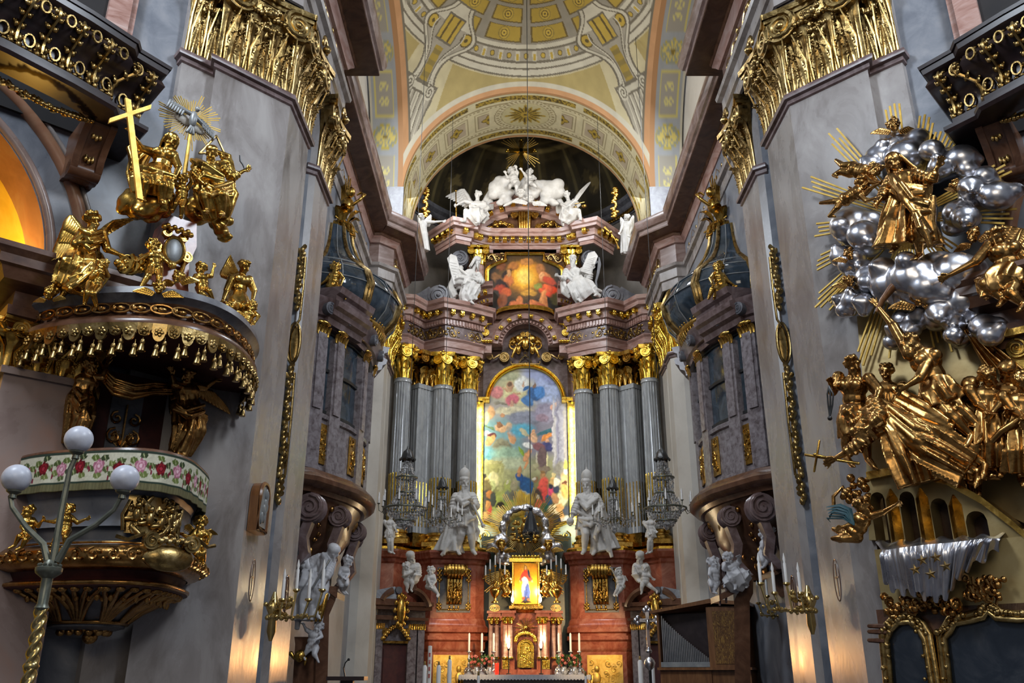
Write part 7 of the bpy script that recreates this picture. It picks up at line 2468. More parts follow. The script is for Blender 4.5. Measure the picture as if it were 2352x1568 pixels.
rp=bow(.90,1.40)
def rpt(u,z,d=.04):
 i=u*40
 k=int(min(39,i))
 f_=i-k
 x,y=rp[k][0]*(1-f_)+rp[k+1][0]*f_,rp[k][1]*(1-f_)+rp[k+1][1]*f_
 return Vector((x,y-d,z))
b.grid(lambda u,v:tuple(rpt(.43+.23*u,2.93+.38*v,.05)),10,6)
for i in range(60):
 u,z=g.uniform(.44,.65),g.uniform(2.94,3.3)
 p=rpt(u,z,.07)
 if g.random()<.4:
  b.tube(spiral(p,g.uniform(.025,.06),1.1,8,g.choice((-1,1)),g.uniform(0,6)),[.014]*9,5)
 else:
  b.cap(p,rpt(u+g.uniform(-.03,.03),z+g.uniform(-.09,.09),.09),.032,.02,6)
for k in range(5):
 p=rpt(.46+.045*k,3.2-.03*(k%3),.1)
 b.ell(p,.035,None,8,6)
 b.ell(p-Vector((0,-.02,.09)),(.045,.04,.075),None,8,6)
for q in (.425,.665):
 b.tube([rpt(q,2.95,.08),rpt(q-.01,3.1,.1),rpt(q+.01,3.25,.08)],.025,6)
b.build('gilt_relief',M['goldcap'],t,60)
b=MB(LFM)
b.box((-.36,-.06,3.5),(.50,.12,4.98))
b.build('door_panel',M['wine'],t,30)
b=MB(LFM)
b.box((-.2,-.08,3.6),(.16,-.04,4.85))
b.build('dark_panel',M['slate'],t,30)
b=MB(LFM)
for q in (-1,1):
 for z,r in ((4.2,.1),(4.42,.08),(3.98,.07)):
  b.tube(spiral((-.02+q*.1,-.11,z),r,1.3,12,q,PI/2),[.014]*13,5)
 leaf(b,Matrix.Translation((-.02+q*.03,-.1,4.1))@rotm('Y',q*.5),.1,.25,.03)
b.tube([(-.02,-.1,3.8),(-.02,-.1,4.6)],.014,5)
b.build('gilt_ornament',M['goldd'],t,60)
rc_=bow(1.04,1.62,n=160)
def cl_pos(U,V):
 i=np.clip(U*160,0,159.999)
 k=i.astype(int)
 f_=(i-k)[:,None]
 q=np.array(rc_)
 p=q[k]*(1-f_)+q[k+1]*f_
 w=.012*np.sin(U*90)*(1-V)
 nrm=p/np.linalg.norm(p,axis=1)[:,None]
 p=p+nrm*w[:,None]
 z=3.33+.40*V
 L=np.array(LFM)
 return np.stack([L[0,0]*p[:,0]+L[0,1]*p[:,1]+L[0,3],L[1,0]*p[:,0]+L[1,1]*p[:,1]+L[1,3],z],1)
def cl_col(U,V,X):
 n=noise2(U*200,V*26,61,2)
 col=np.tile(lin('c9c6b0'),(len(U),1))*(.85+.3*n[:,None])
 L=U*3.9
 k=np.floor(L/.23)
 ph=L/.23-k
 h=np.abs(np.sin(k*12.9898+3)*43758.5)%1
 vv_=.58+.1*(h-.5)
 for a_,off,cc in ((0,.26,'5a6a34'),(1,.2,'4c5a30'),(2,.24,'6f7c44'),(3,.22,'56633a'),(4,.27,'39452a')):
  ax_,az_=.5+.42*np.cos(a_*1.256+h*3),vv_+off*np.sin(a_*1.256+h*3)
  d=np.hypot((ph-ax_)*.23/.055,(V-az_)*.40/.038)
  col=put(col,d+.5*(n-.5)<.85,lin(cc))
  col=put(col,(np.abs((ph-ax_)*.23+(V-az_)*.2)<.004)&(d<.8),lin('b9bd8c'))
 d=np.hypot((ph-.5)*.23/.062,(V-vv_)*.40/.068)
 an=np.arctan2(V-vv_,ph-.5)
 red=(k%2==0)
 for rr,c1,c2 in ((1.0,'5a0f18','a8687c'),(.75,'8f1a26','d8a4b4'),(.5,'6b0e1a','b87a8c'),(.28,'a83040','e8c4cc')):
  m_=d*(1+.13*np.sin(an*5+rr*9))<rr
  col=put(col,m_&red,lin(c1))
  col=put(col,m_&~red,lin(c2))
 d2=np.hypot((np.minimum(ph,1-ph))*.23/.03,(V-.45-.35*(h-.5))*.4/.04)
 col=put(col,d2<.7,lin('7a2a3a'))
 col=put(col,(V<.245)&(V>.19),lin('2a3a30'))
 col=put(col,V>.95,lin('2e3a30'))
 col=put(col,V<.19,lin('75704f'))
 col=put(col,(V<.19)&(np.sin(U*1500)>0),lin('5c583e'))
 return col
o=painted('parapet_cloth',cl_pos,cl_col,620,40,M['stitch'])
tag(o,'white needlework cloth with red and pink roses and green fringe hung over the pulpit parapet','cloth')
so=o.modifiers.new('thickness','SOLIDIFY')
so.thickness=.012
b=MB(LFM)
b.tube([(x,y,3.735) for x,y in bow(1.01,1.57)],.035,8)
b.build('handrail',M['brown'],t)
t=thing('pulpit_canopy','dark marble sounding board over the pulpit with gilt lambrequin and hanging tassels','canopy',WL.w(0,.6,4.6))
CA=dict(ac=.0,wob=.03)
cshell=lambda b,lv:b.loft([[(x,y,z) for x,y in bow(A,B,0.0,48,.03)] for A,B,z in lv],False,False)
b=MB(LFM)
cshell(b,[(1.30,1.74,5.30),(1.32,1.78,5.34),(1.36,1.84,5.38),(1.34,1.82,5.46),(1.22,1.66,5.52),(.95,1.3,5.6),(.6,.8,5.66),(.05,.05,5.68)])
b.build('roof',M['slate'],t,50)
b=MB(LFM)
cshell(b,[(1.30,1.76,5.32),(1.26,1.70,5.25),(1.28,1.72,5.16),(1.34,1.8,5.12),(1.37,1.84,5.08),(1.37,1.84,5.04),(1.3,1.75,5.02)])
b.build('frieze',M['brown'],t,50)
b=MB(LFM)
cshell(b,[(1.33,1.79,5.03),(1.0,1.35,5.0),(.5,.7,5.04),(.02,.02,5.06)])
b.build('soffit',M['wine'],t,50)
vp=bow(1.36,1.83,0.0,60,.03)
b=MB(LFM)
for i in range(1,60,2):
 (xa,ya),(x,y),(xb,yb)=vp[i-1],vp[i],vp[i+1]
 f=Matrix.Translation((x,y,0))@rotm('Z',math.atan2(yb-ya,xb-xa))
 L=math.hypot(xb-xa,yb-ya)*.5
 dz=.19 if i%4==1 else.14
 pg=[(-L,5.04),(-L,5.04-dz*.55)]+[(L*.85*math.cos(PI+PI*k/8),5.04-dz*.6+dz*.45*math.sin(PI+PI*k/8)) for k in range(9)]+[(L,5.04-dz*.55),(L,5.04)]
 b.prism(pg,-.012,.012,f)
 for k in range(5):
  a=2*PI*k/5
  b.ell((L*.42*math.cos(a),-.02,4.97-dz*.15+L*.42*math.sin(a)),(.02,.015,.02),f,6,4)
 b.ell((0,-.025,4.97-dz*.15),.02,f,6,4)
b.build('lambrequin',M['goldcap'],t,40)
tm=None
k=0
for i in range(1,60):
 x,y=vp[i]
 if i%3==0:
  continue
 p=LFM@Vector((x*.985,y*.985,4.88-(.05 if i%3==1 else 0)))
 if tm is None:
  b=MB()
  b.lathe([(.006,.03),(.008,-.01),(.022,-.02),(.028,-.045),(.018,-.065),(.026,-.075),(.042,-.145),(.038,-.15),(.002,-.152)],(0,0,0),10)
  tm=b.mesh('tassel')
  tm.materials.append(M['goldcap'])
 o=bpy.data.objects.new('tassel',tm)
 COL.objects.link(o)
 o.parent=t
 o.location=p-t.location
b=MB(LFM)
fp=bow(1.31,1.76,0.0,60,.03)
for i in range(4,57,3):
 (x,y)=fp[i]
 (xb,yb)=fp[i+1]
 f=Matrix.Translation((x,y,5.23))@rotm('Z',math.atan2(yb-y,xb-x))
 b.tube([(.11*math.cos(a),0,.05*math.sin(a)) for a in np.linspace(0,2*PI,13)[:-1]],.012,5,f,True)
 b.ell((0,0,0),(.05,.02,.03),f,7,5)
 b.ell((.14,0,0),(.03,.02,.045),f,6,4)
b.build('gilt_frieze_ornament',M['goldd'],t,60)
sw=MB()
for k in range(4):
 drape(sw,[WL.pp(228,838+k*6,.5),WL.pp(262,872+k*9,.7),WL.pp(305,888+k*7,.75),WL.pp(350,882+k*6,.6),WL.pp(392,888+k*5,.5)],.028,2,.02,k)
tag(sw.build('gilt_swag',M['goldd'],None,60),'gilt cloth swag hanging under the sounding board between the two angels','drapery')
wv=lambda x,y,d:WL.pp(x,y,d)
j=J(WL,head=(206,842,.55),neck=(204,862,.5),pelvis=(188,912,.45),ls=(190,868,.5),rs=(216,866,.5),le=(176,890,.5),lh=(180,912,.6),re=(236,868,.6),rh=(246,836,.6),lk=(180,960,.6),lf=(160,1022,.5),rk=(192,962,.65),rf=(172,1026,.6))
statue('angel_statue','gilt angel with one raised arm holding up the canopy, left of the pulpit door','statue',M['goldd'],j,1.15,face=(.7,-.6,-.2),hair='curls',robe=[(wv(188,914,.45),.13,.12),(wv(184,955,.5),.13,.12),(wv(166,1022,.45),.09,.08)],wings=[(wv(192,870,.3),wv(170,846,.2),wv(150,930,.2)),(wv(212,868,.3),wv(228,846,.2),wv(222,920,.2))],folds=[([wv(164,906,.6),wv(186,926,.7),wv(212,914,.6)],.035,3),([wv(200,915,.65),wv(200,960,.7),wv(184,1018,.6)],.03,3)],group='pulpit canopy angels',seed=81,amp=.22)
j=J(WL,head=(432,862,.55),neck=(430,880,.5),pelvis=(432,938,.45),ls=(414,888,.5),rs=(446,886,.5),le=(402,884,.6),lh=(396,862,.6),re=(470,890,.5),rh=(494,874,.55),lk=(428,990,.6),lf=(404,1040,.5),rk=(440,992,.6),rf=(424,1044,.6))
statue('angel_statue','gilt angel in windblown robe and spread wing, right of the pulpit door','statue',M['goldd'],j,1.2,face=(-.3,-.9,-.2),hair='curls',robe=[(wv(432,940,.45),.14,.13),(wv(434,985,.5),.15,.13),(wv(412,1042,.45),.10,.09)],wings=[(wv(418,890,.3),wv(398,870,.2),wv(392,950,.2)),(wv(444,890,.3),wv(486,900,.2),wv(528,950,.15))],folds=[([wv(404,930,.6),wv(432,950,.7),wv(468,942,.6)],.035,3),([wv(452,945,.6),wv(468,965,.5),wv(452,1000,.5)],.035,3),([wv(440,960,.65),wv(432,1000,.65),wv(412,1040,.6)],.03,3)],group='pulpit canopy angels',seed=82,amp=.22)
PG='gilt pulpit putti'
pp=lambda label,f,sd,mt=G_,**k:putto('putto_statue',label,mt,WL,f,group=PG,seed=sd,**k)
pp('gilt winged putto seated on the rim at the right end of the pulpit',(.3,-.9,0),83,head=(460,1202,1.1),neck=(458,1218,1.1),pelvis=(456,1256,1.1),ls=(446,1222,1.1),rs=(470,1222,1.1),le=(434,1234,1.15),lh=(420,1228,1.2),re=(482,1230,1.15),rh=(478,1242,1.2),lk=(452,1270,1.25),lf=(460,1288,1.15),rk=(466,1270,1.25),rf=(468,1292,1.15),wings=[((450,1224,1.0),(434,1204,.95),(414,1212,.9)),((466,1224,1.0),(484,1216,.95),(500,1228,.9))])
pp('gilt putto with outstretched arms at the left front of the pulpit, behind the lamp post',(.2,-.9,0),84,head=(158,1172,1.38),neck=(154,1184,1.38),pelvis=(148,1216,1.38),ls=(142,1188,1.38),rs=(164,1188,1.38),le=(124,1198,1.43),lh=(104,1196,1.48),re=(178,1200,1.43),rh=(196,1192,1.48),lk=(130,1232,1.48),lf=(120,1250,1.43),rk=(150,1234,1.53),rf=(148,1252,1.48))
pp('gilt putto crouching with bent back at the far left end of the pulpit rim',(-.5,-.7,-.2),85,head=(66,1176,.9),neck=(66,1190,.9),pelvis=(66,1222,.9),ls=(58,1194,.9),rs=(76,1194,.9),le=(50,1210,.95),lh=(58,1222,1.0),re=(88,1208,1.0),rh=(96,1196,1.05),lk=(44,1232,1.05),lf=(34,1252,1.0),rk=(58,1240,1.1),rf=(50,1256,1.05))
def gs(name,label,jj,h,face,sd,**k):
 return statue(name,label,'statue',k.pop('mt',G_),J(WL,**jj),h,face=face,seed=sd,**k)
D0=.95
clouds('gilt_cloud','gilt cloud bank under the figure with the cross',G_,[(wv(x,y,d),r) for x,y,d,r in ((300,466,D0,.16),(330,474,D0+.1,.17),(362,470,D0+.1,.15),(386,462,D0,.13),(312,490,D0,.10),(350,492,D0,.12),(376,486,D0,.1))],.018,group='gilt clouds',seed=1)
clouds('gilt_cloud','gilt clouds and folds hanging below the bearded figure on the right of the canopy',G_,[(wv(x,y,d),r) for x,y,d,r in ((450,470,.8,.14),(474,490,.85,.14),(500,512,.8,.12),(516,544,.8,.09),(508,530,.85,.1),(456,500,.8,.12),(524,508,.75,.08),(440,488,.8,.1))],.018,group='gilt clouds',seed=2)
gs('christ_statue','gilt bare-chested seated figure beside the big gilt cross on the canopy top',dict(head=(392,324,D0+.2),neck=(382,342,D0+.15),pelvis=(366,400,D0+.1),ls=(352,350,D0+.1),rs=(398,356,D0+.2),le=(324,340,D0+.2),lh=(302,306,D0+.4),re=(410,384,D0+.25),rh=(402,404,D0+.35),lk=(334,420,D0+.4),lf=(326,458,D0+.3),rk=(372,426,D0+.45),rf=(370,464,D0+.35)),1.15,(.6,-.75,-.15),91,hair='long',beard=1,robe=None,cape=[[(wv(366,392,D0+.1),.13,.11),(wv(352,418,D0+.3),.21,.11),(wv(346,450,D0+.25),.18,.09)],[(wv(340,350,D0-.05),.05,.05),(wv(318,372,D0-.1),.10,.07),(wv(312,396,D0-.1),.09,.06),(wv(318,430,D0),.08,.06)]],folds=[([wv(312,392,D0+.2),wv(346,398,D0+.35),wv(396,412,D0+.35)],.035,4),([wv(318,336,D0),wv(300,352,D0-.05),wv(300,382,D0)],.04,3)],amp=.22)
t=thing('gilt_cross','big plain gilt cross leaning on the cloud left of the seated figure','cross',wv(321,458,D0+.5))
A,B=wv(321,458,D0+.5),wv(293,228,D0+.5)
b=MB()
ux=(B-A).normalized()
rt_=Vector((WL.u[0],WL.u[1],0))
nn_=Vector((WL.n[0],WL.n[1],0))
def beam(b,A,B,w,side,dep):
 b.loft([[p+side*(w*i)+dep*(w*.6*k) for i,k in ((-1,-1),(1,-1),(1,1),(-1,1))] for p in (A,B)])
beam(b,A,B,.032,rt_,nn_)
beam(b,wv(250,278,D0+.5),wv(346,246,D0+.5),.030,Vector((0,0,1)),nn_)
b.build('beam',M['goldr'],t,20)
gs('god_father_statue','gilt bearded robed figure with raised hand and triangle halo, right on the canopy top',dict(head=(486,354,.95),neck=(486,374,.9),pelvis=(486,428,.85),ls=(460,380,.9),rs=(510,382,.9),le=(446,402,1.0),lh=(466,420,1.15),re=(532,408,.95),rh=(560,392,1.0),lk=(466,444,1.15),lf=(476,486,1.1),rk=(510,446,1.15),rf=(512,492,1.05)),1.15,(.1,-.95,-.1),92,hair='cap',beard=2,sleeves=True,robe=[(wv(486,428,.85),.14,.12),(wv(488,446,1.05),.2,.1),(wv(496,478,1.0),.17,.09),(wv(498,500,.95),.13,.07)],folds=[([wv(444,372,.85),wv(470,396,1.1),wv(510,414,1.1)],.045,4),([wv(502,366,.85),wv(530,376,.8),wv(536,410,.85)],.045,4),([wv(446,420,1.0),wv(486,440,1.2),wv(528,430,1.0)],.04,4),([wv(528,420,.9),wv(534,450,.9),wv(522,492,.9)],.05,4)],amp=.25)
b=MB()
for p,q in (((458,352),(497,312)),((497,312),(514,350)),((458,352),(514,350))):
 b.cap(wv(*p,.8),wv(*q,.8),.016,.016,6)
tag(b.build('triangle_halo',M['goldcap'],None,40),'flat gilt triangle halo behind the bearded head','halo')
b=MB()
b.tube([wv(562,388,1.02),wv(558,378,1.02),wv(552,370,1.02),wv(551,357,1.02)],.012,6)
tag(b.build('sceptre',M['black'],None),'short dark broken sceptre in the raised hand of the bearded gilt figure','sceptre')
dc=WL.w(-.04,.8,8.24)
t=thing('dove_glory','grey dove with spread wings on pale clouds amid a star of flat gilt rays','glory',wv(428,395,.8))
b=MB(LFM)
ray_burst(b,None,(-.04,-.78,8.24),.08,.47,[2*PI*k/30+.05 for k in range(30)],.022,.006,.42,13,2)
A,B=LFM.inverted()@wv(438,300,.8),LFM.inverted()@wv(424,398,.8)
b.cap(A,B,.02,.028,6)
b.build('rays',M['goldr'],t,20)
b=MB(LFM)
for dx,dz,r in ((-.12,-.03,.09),(-.06,-.06,.08),(.06,-.1,.08),(.12,-.11,.07)):
 b.ell((-.04+dx,-.80,8.24+dz),(r,.03,r*.75),None,12,8)
b.build('pale_cloud',M['cream'],t,60)
b=MB(LFM)
b.ell((-.04,-.88,8.2),(.05,.06,.12),rotm('Y',0))
b.ell((-.02,-.92,8.34),(.03,.035,.04))
b.cap((-.01,-.95,8.33),(.02,-.97,8.31),.01,.005,5)
for q,tip in ((-1,(-.34,-.84,8.33)),(1,(.24,-.84,8.13))):
 for k in range(7):
  u=k/6
  p=Vector((-.04+q*.04,-.88,8.25))
  e=p.lerp(Vector(tip),.3+.7*u)
  b.cap(e+Vector((0,0,.03)),e+Vector((q*.03,0,-.07)),.022,.012,6)
 b.cap((-.04,-.88,8.26),tip,.035,.02,7)
for k in (-1,0,1):
 b.cap((-.04,-.88,8.12),(-.05+k*.04,-.87,8.0),.022,.02,6)
b.build('dove',M['lead'],t,60)
gs('angel_statue','gilt seated angel with big wings touching his chin, left on the canopy',dict(head=(212,506,1.1),neck=(212,526,1.05),pelvis=(196,588,.95),ls=(190,534,1.0),rs=(234,538,1.05),le=(172,560,1.1),lh=(202,530,1.2),re=(246,572,1.15),rh=(274,584,1.2),lk=(190,622,1.3),lf=(150,660,1.2),rk=(214,624,1.35),rf=(180,668,1.25)),1.18,(.75,-.6,.0),93,hair='curls',sleeves=False,robe=[(wv(196,588,.95),.14,.13),(wv(194,616,1.15),.2,.13),(wv(176,644,1.1),.18,.11),(wv(158,668,1.1),.14,.08)],folds=[([wv(188,548,1.15),wv(212,560,1.25),wv(236,548,1.15)],.035,4),([wv(212,612,1.35),wv(184,640,1.35),wv(150,656,1.25)],.03,4),([wv(168,590,1.0),wv(158,630,1.0),wv(146,668,1.0)],.04,3)],wings=[(wv(192,536,.9),wv(166,498,.8),wv(120,596,.8)),(wv(230,538,.9),wv(262,510,.8),wv(314,500,.75))],group='gilt canopy angels',amp=.22)
gs('angel_statue','gilt young angel with bare chest and raised wing, right end of the canopy',dict(head=(560,612,.75),neck=(554,630,.7),pelvis=(546,682,.65),ls=(532,640,.7),rs=(572,642,.7),le=(520,668,.75),lh=(512,690,.85),re=(584,668,.75),rh=(580,690,.85),lk=(530,700,.85),lf=(540,728,.75),rk=(560,704,.85),rf=(568,734,.75)),1.05,(.85,-.4,.05),94,hair='curls',robe=None,cape=[[(wv(546,682,.65),.13,.12),(wv(546,704,.75),.17,.11),(wv(552,730,.7),.13,.08)]],wings=[(wv(534,642,.6),wv(508,634,.5),wv(530,586,.5))],group='gilt canopy angels',amp=.22)
pp=lambda label,f,sd,**k:putto('putto_statue',label,G_,WL,f,group='gilt canopy putti',seed=sd,**k)
pp('gilt putto standing at the rim in front of the left canopy angel',(.4,-.9,.0),95,head=(234,610,1.45),neck=(230,622,1.45),pelvis=(218,652,1.45),ls=(218,626,1.45),rs=(240,626,1.45),le=(210,640,1.5),lh=(222,632,1.6),re=(248,634,1.5),rh=(240,616,1.6),lk=(200,672,1.6),lf=(194,698,1.5),rk=(214,674,1.6),rf=(222,704,1.5))
pp('gilt putto sitting with dangling legs in front of the oval mirror on the canopy',(.0,-.9,.1),96,head=(352,566,1.35),neck=(354,580,1.35),pelvis=(356,614,1.35),ls=(342,586,1.35),rs=(368,586,1.35),le=(328,590,1.4),lh=(318,596,1.45),re=(378,596,1.4),rh=(388,604,1.45),lk=(340,634,1.5),lf=(322,662,1.5),rk=(366,638,1.5),rf=(362,656,1.5))
pp('gilt putto holding up clouds between the two great figures on the canopy top',(.1,-.9,.3),97,head=(420,414,1.15),neck=(420,426,1.12),pelvis=(416,456,1.1),ls=(408,430,1.1),rs=(432,430,1.1),le=(402,418,1.15),lh=(408,404,1.2),re=(440,418,1.15),rh=(436,404,1.2),lk=(402,468,1.2),lf=(396,486,1.15),rk=(418,476,1.2),rf=(416,500,1.15))
pp('gilt putto seated on a small scroll on the right half of the canopy',(-.2,-.9,.1),98,head=(462,618,1.1),neck=(462,630,1.1),pelvis=(464,660,1.1),ls=(450,634,1.1),rs=(476,634,1.1),le=(442,646,1.15),lh=(436,640,1.2),re=(486,634,1.15),rh=(490,616,1.15),lk=(460,672,1.25),lf=(482,686,1.25),rk=(480,668,1.25),rf=(490,690,1.2))
pp('gilt putto hanging over the canopy edge below the right angel',(.3,-.9,.0),99,head=(578,706,.95),neck=(574,716,.95),pelvis=(564,742,.95),ls=(562,720,.95),rs=(586,720,.95),le=(552,730,1.0),lh=(546,742,1.0),re=(594,726,1.0),rh=(586,740,1.05),lk=(548,752,1.05),lf=(552,766,1.0),rk=(568,764,1.05),rf=(570,784,1.0))
cherub('cherub_head','gilt winged cherub head on the front edge of the canopy roof',G_,wv(366,660,1.75),.15,(.3,-.9,.1),1.1,'gilt canopy cherubs',6)
cherub('cherub_head','gilt winged cherub head lying on the roof right of the oval mirror',G_,wv(410,636,1.4),.15,(-.2,-.9,.1),1.2,'gilt canopy cherubs',7)
cherub('cherub_head','gilt winged cherub head under the right canopy angel',G_,wv(522,708,1.0),.16,(.1,-.9,.0),1.0,'gilt canopy cherubs',8)
cherub('cherub_head','gilt cherub head at the left end of the canopy roof',G_,wv(117,672,1.0),.17,(-.2,-.9,-.1),.7,'gilt canopy cherubs',9)
t=thing('oval_mirror','small oval silvery mirror in a gilt scroll frame at the middle of the canopy','mirror',wv(400,610,1.0))
m2=LFM@Matrix.Translation(LFM.inverted()@wv(400,575,1.05))
b=MB(m2)
b.ell((0,0,0),(.10,.03,.15))
b.build('mirror_face',M['lead'],t)
b=MB(m2)
b.tube([(.115*math.cos(a),-.01,.165*math.sin(a)) for a in np.linspace(0,2*PI,25)[:-1]],.02,6,None,True)
for q in (-1,1):
 volute(b,None,(q*.17,.02,-.02),.07,q,.06,1.5)
 volute(b,None,(q*.1,.02,.22),.06,-q,.06,1.5)
 b.tube([(q*.14,.02,-.1),(q*.12,.0,-.25),(q*.2,0,-.36)],.03,6)
for k in range(9):
 b.ell((-.16+.04*k,-.02,.25+.03*(k%2)),.035,None,6,5)
b.ell((0,-.02,-.2),(.05,.03,.05))
b.build('frame',G_,t,60)
b=MB(LFM)
q0=LFM.inverted()@wv(400,650,.95)
b.loft([[(q0.x+w*a,q0.y+d,z) for a,d in ((-1,0),(1,0),(1,.5),(-1,.5))] for z,w in ((5.6,.24),(5.9,.17),(6.2,.14),(6.45,.2),(6.75,.16))])
b.build('pedestal',M['red'],t,40)
b=MB()
for (x,y) in ((290,600),(300,615),(312,600),(286,612),(325,608)):
 b.tube(spiral(wv(x,y,1.3),.09,1.4,12,1,1),[.03]*13,6)
for i in range(12):
 b.ell(wv(272+i*6,604+(i%3)*7,1.3),.05,None,7,5)
tag(b.build('gilt_scrollwork',G_,None,60),'gilt scrolls and leaves between the left canopy angel and the middle putto','ornament')
YL=7.0
lp=lambda x,y:P(x,y,YL)
t=thing('globe_lamp','bronze lamp post with twisted shaft and three frosted glass globes before the pulpit','lamp',(lp(110,1330).x,YL,0))
c0=lp(112,1310)
b=MB()
n=90
rings=[]
for i in range(n+1):
 z=.3+(c0.z-.28-.3)*i/n
 rings.append([(c0.x+.042*(1+.28*math.cos(3*(a-i*.42)))*math.cos(a),YL+.042*(1+.28*math.cos(3*(a-i*.42)))*math.sin(a),z) for a in np.linspace(0,2*PI,19)[:-1]])
b.loft(rings)
b.lathe([(.22,0),(.2,.06),(.1,.12),(.06,.3)],(c0.x,YL,0),20)
b.lathe([(.05,-.72),(.06,-.7),(.05,-.68)],c0,16)
b.build('twisted_shaft',M['brass'],t,60)
b=MB()
b.lathe([(.04,-.3),(.055,-.28),(.04,-.25),(.042,-.06),(.095,-.02),(.10,.0),(.10,.02),(.06,.04),(.035,.08)],c0,20)
for k in range(12):
 a=2*PI*k/12
 b.ell((c0.x+.075*math.cos(a),YL+.075*math.sin(a),c0.z+.04),.016,None,6,4)
b.build('collar',M['bronze'],t)
for nm,pts,gc_ in (('top',[(120,1300),(140,1180),(160,1080),(178,1040)],(181,1009)),('left',[(112,1300),(100,1250),(60,1210),(28,1165),(24,1140),(34,1128)],(38,1098)),('right',[(132,1290),(160,1240),(220,1205),(262,1170),(284,1130)],(287,1099))):
 b=MB()
 g_=lp(*gc_)
 r=.112
 pts=[lp(*p) for p in pts]+[g_-Vector((0,0,r+.02))]
 b.tube(pts,[.03,.026,.022,.02,.02,.02,.02][:len(pts)],8)
 b.lathe([(.012,-.06),(.03,-.05),(.025,-.02),(.055,.0),(.06,.025)],g_-Vector((0,0,r)),14)
 a_=b.build('arm',M['bronze'],t)
 b=MB()
 b.ell(g_,r,None,32,20)
 b.build('globe',M['globe'],a_,180)
for s,side,mm in SIDES:
 qx=(lambda x:x) if s>0 else (lambda x:2476-x)
 pf_=Frame((-3.76*s,11.0),R(90*s))
 t=thing('pier_pendant',f'gilt trophy hanging in the groove between the two {side} pier pilasters','relief',(-3.87*s,12.8,3.9),'pier pendants')
 b=MB(mm)
 g=random.Random(17)
 for z0,z1 in ((7.1,8.2),(4.0,6.1)):
  z=z0
  while z<z1:
   b.ell((-3.87+g.uniform(-.03,.03),12.83,z),(.045,.05,.06),None,6,5)
   leaf(b,Matrix.Translation((-3.87,12.82,z))@rotm('Y',g.uniform(-.9,.9)),.09,.15,.05,nu=2,nv=4)
   z+=.08
 for z0,z1 in ((4.4,6.0),(6.9,8.0)):
  b.tube([(-3.80,12.82,z1),(-3.79,12.82,(z0+z1)/2),(-3.80,12.82,z0),(-3.86,12.82,z0-.12)],.02,6)
 b.build('gilt_leaves',M['goldcap'],t,60)
 b=MB(mm)
 b.tube([(-3.86+.1*math.cos(a),12.82,6.5+.34*math.sin(a)) for a in np.linspace(0,2*PI,25)[:-1]],.022,6,None,True)
 b.ell((-3.86,12.86,6.5),(.09,.03,.31))
 b.build('oval_frame',M['goldcap'],t,60)
 for (ox,oz) in ((11.55,2.75),(13.5,2.75)):
  b=MB(mm)
  b.tube([(-3.765-(.03 if ox>12 else 0),ox+.10*math.cos(a),oz+.26*math.sin(a)) for a in np.linspace(0,2*PI,25)[:-1]],.012,5,None,True)
  b.box((-3.775-(.03 if ox>12 else 0),ox-.012,oz-.2),(-3.755-(.03 if ox>12 else 0),ox+.012,oz+.2))
  b.box((-3.775-(.03 if ox>12 else 0),ox-.06,oz+.02),(-3.755-(.03 if ox>12 else 0),ox+.06,oz+.045))
  o=tag(b.build('consecration_cross',M['brown'],None,60),f'thin oval wreath with a cross on the {"first" if ox < 12 else "second"} inner pilaster of the {side} pier','wall cross')
t=thing('framed_relief','small pale relief in an arched wooden frame on the left pier','relief',P(562,1235,11.35))
b=MB(Matrix.Translation((-3.72,11.3,0))@rotm('Z',PI/2))
q0,q1=P(562,1225,11.35).z,P(562,1112,11.35).z
pg=[(-.22,q0),(.22,q0),(.22,q1-.2)]+[(.22*math.cos(PI*i/12),q1-.2+.2*math.sin(PI*i/12)) for i in range(13)]+[(-.22,q1-.2)]
b.prism(pg,-.07,.04)
b.tube([(x*.9,-.08,q0+(z-q0)*.94+.03) for x,z in pg],.03,6,None,True)
b.build('frame',M['wood'],t,30)
b=MB(Matrix.Translation((-3.72,11.3,0))@rotm('Z',PI/2))
b.prism([(x*.74,q0+(z-q0)*.84+.07) for x,z in pg],-.085,.0)
g=random.Random(2)
for k in range(9):
 b.ell((g.uniform(-.1,.1),-.09,q0+g.uniform(.15,.5)),(.04,.03,.08),None,7,5)
b.build('relief_panel',M['lead'],t,40)
# ================================================================ MARTYR GROUP (right nave pier)
WR=Frame((5.03,10.0),R(-42))
RM=WR.M()
GD,SI=M['goldd'],M['silver']
wr=lambda x,y,d=0.5:WR.pp(x,y,d)
rl=lambda p:RM.inverted()@p
def rbox(b,x0,y0,x1,y1,d0,d1):
 """box on the pier standing d0..d1 off the wall between two picture corners"""
 A,B=rl(wr(x0,y0,d1)),rl(wr(x1,y1,d1))
 b.box((min(A.x,B.x),-d1,min(A.z,B.z)),(max(A.x,B.x),-d0,max(A.z,B.z)))
b=MB(RM)
pg=[rl(wr(*q,.2)) for q in ((1996,1240),(1984,900),(1968,726),(2200,690),(2352,760),(2352,1240))]
b.prism([(p.x,p.z) for p in pg],-.2,-.05)
tag(b.build('gilded_slab',M['bridge'],None,30),'plain dull gilt panel behind the martyr figures under the silver clouds','panel')
SCG='silver clouds on the right pier'
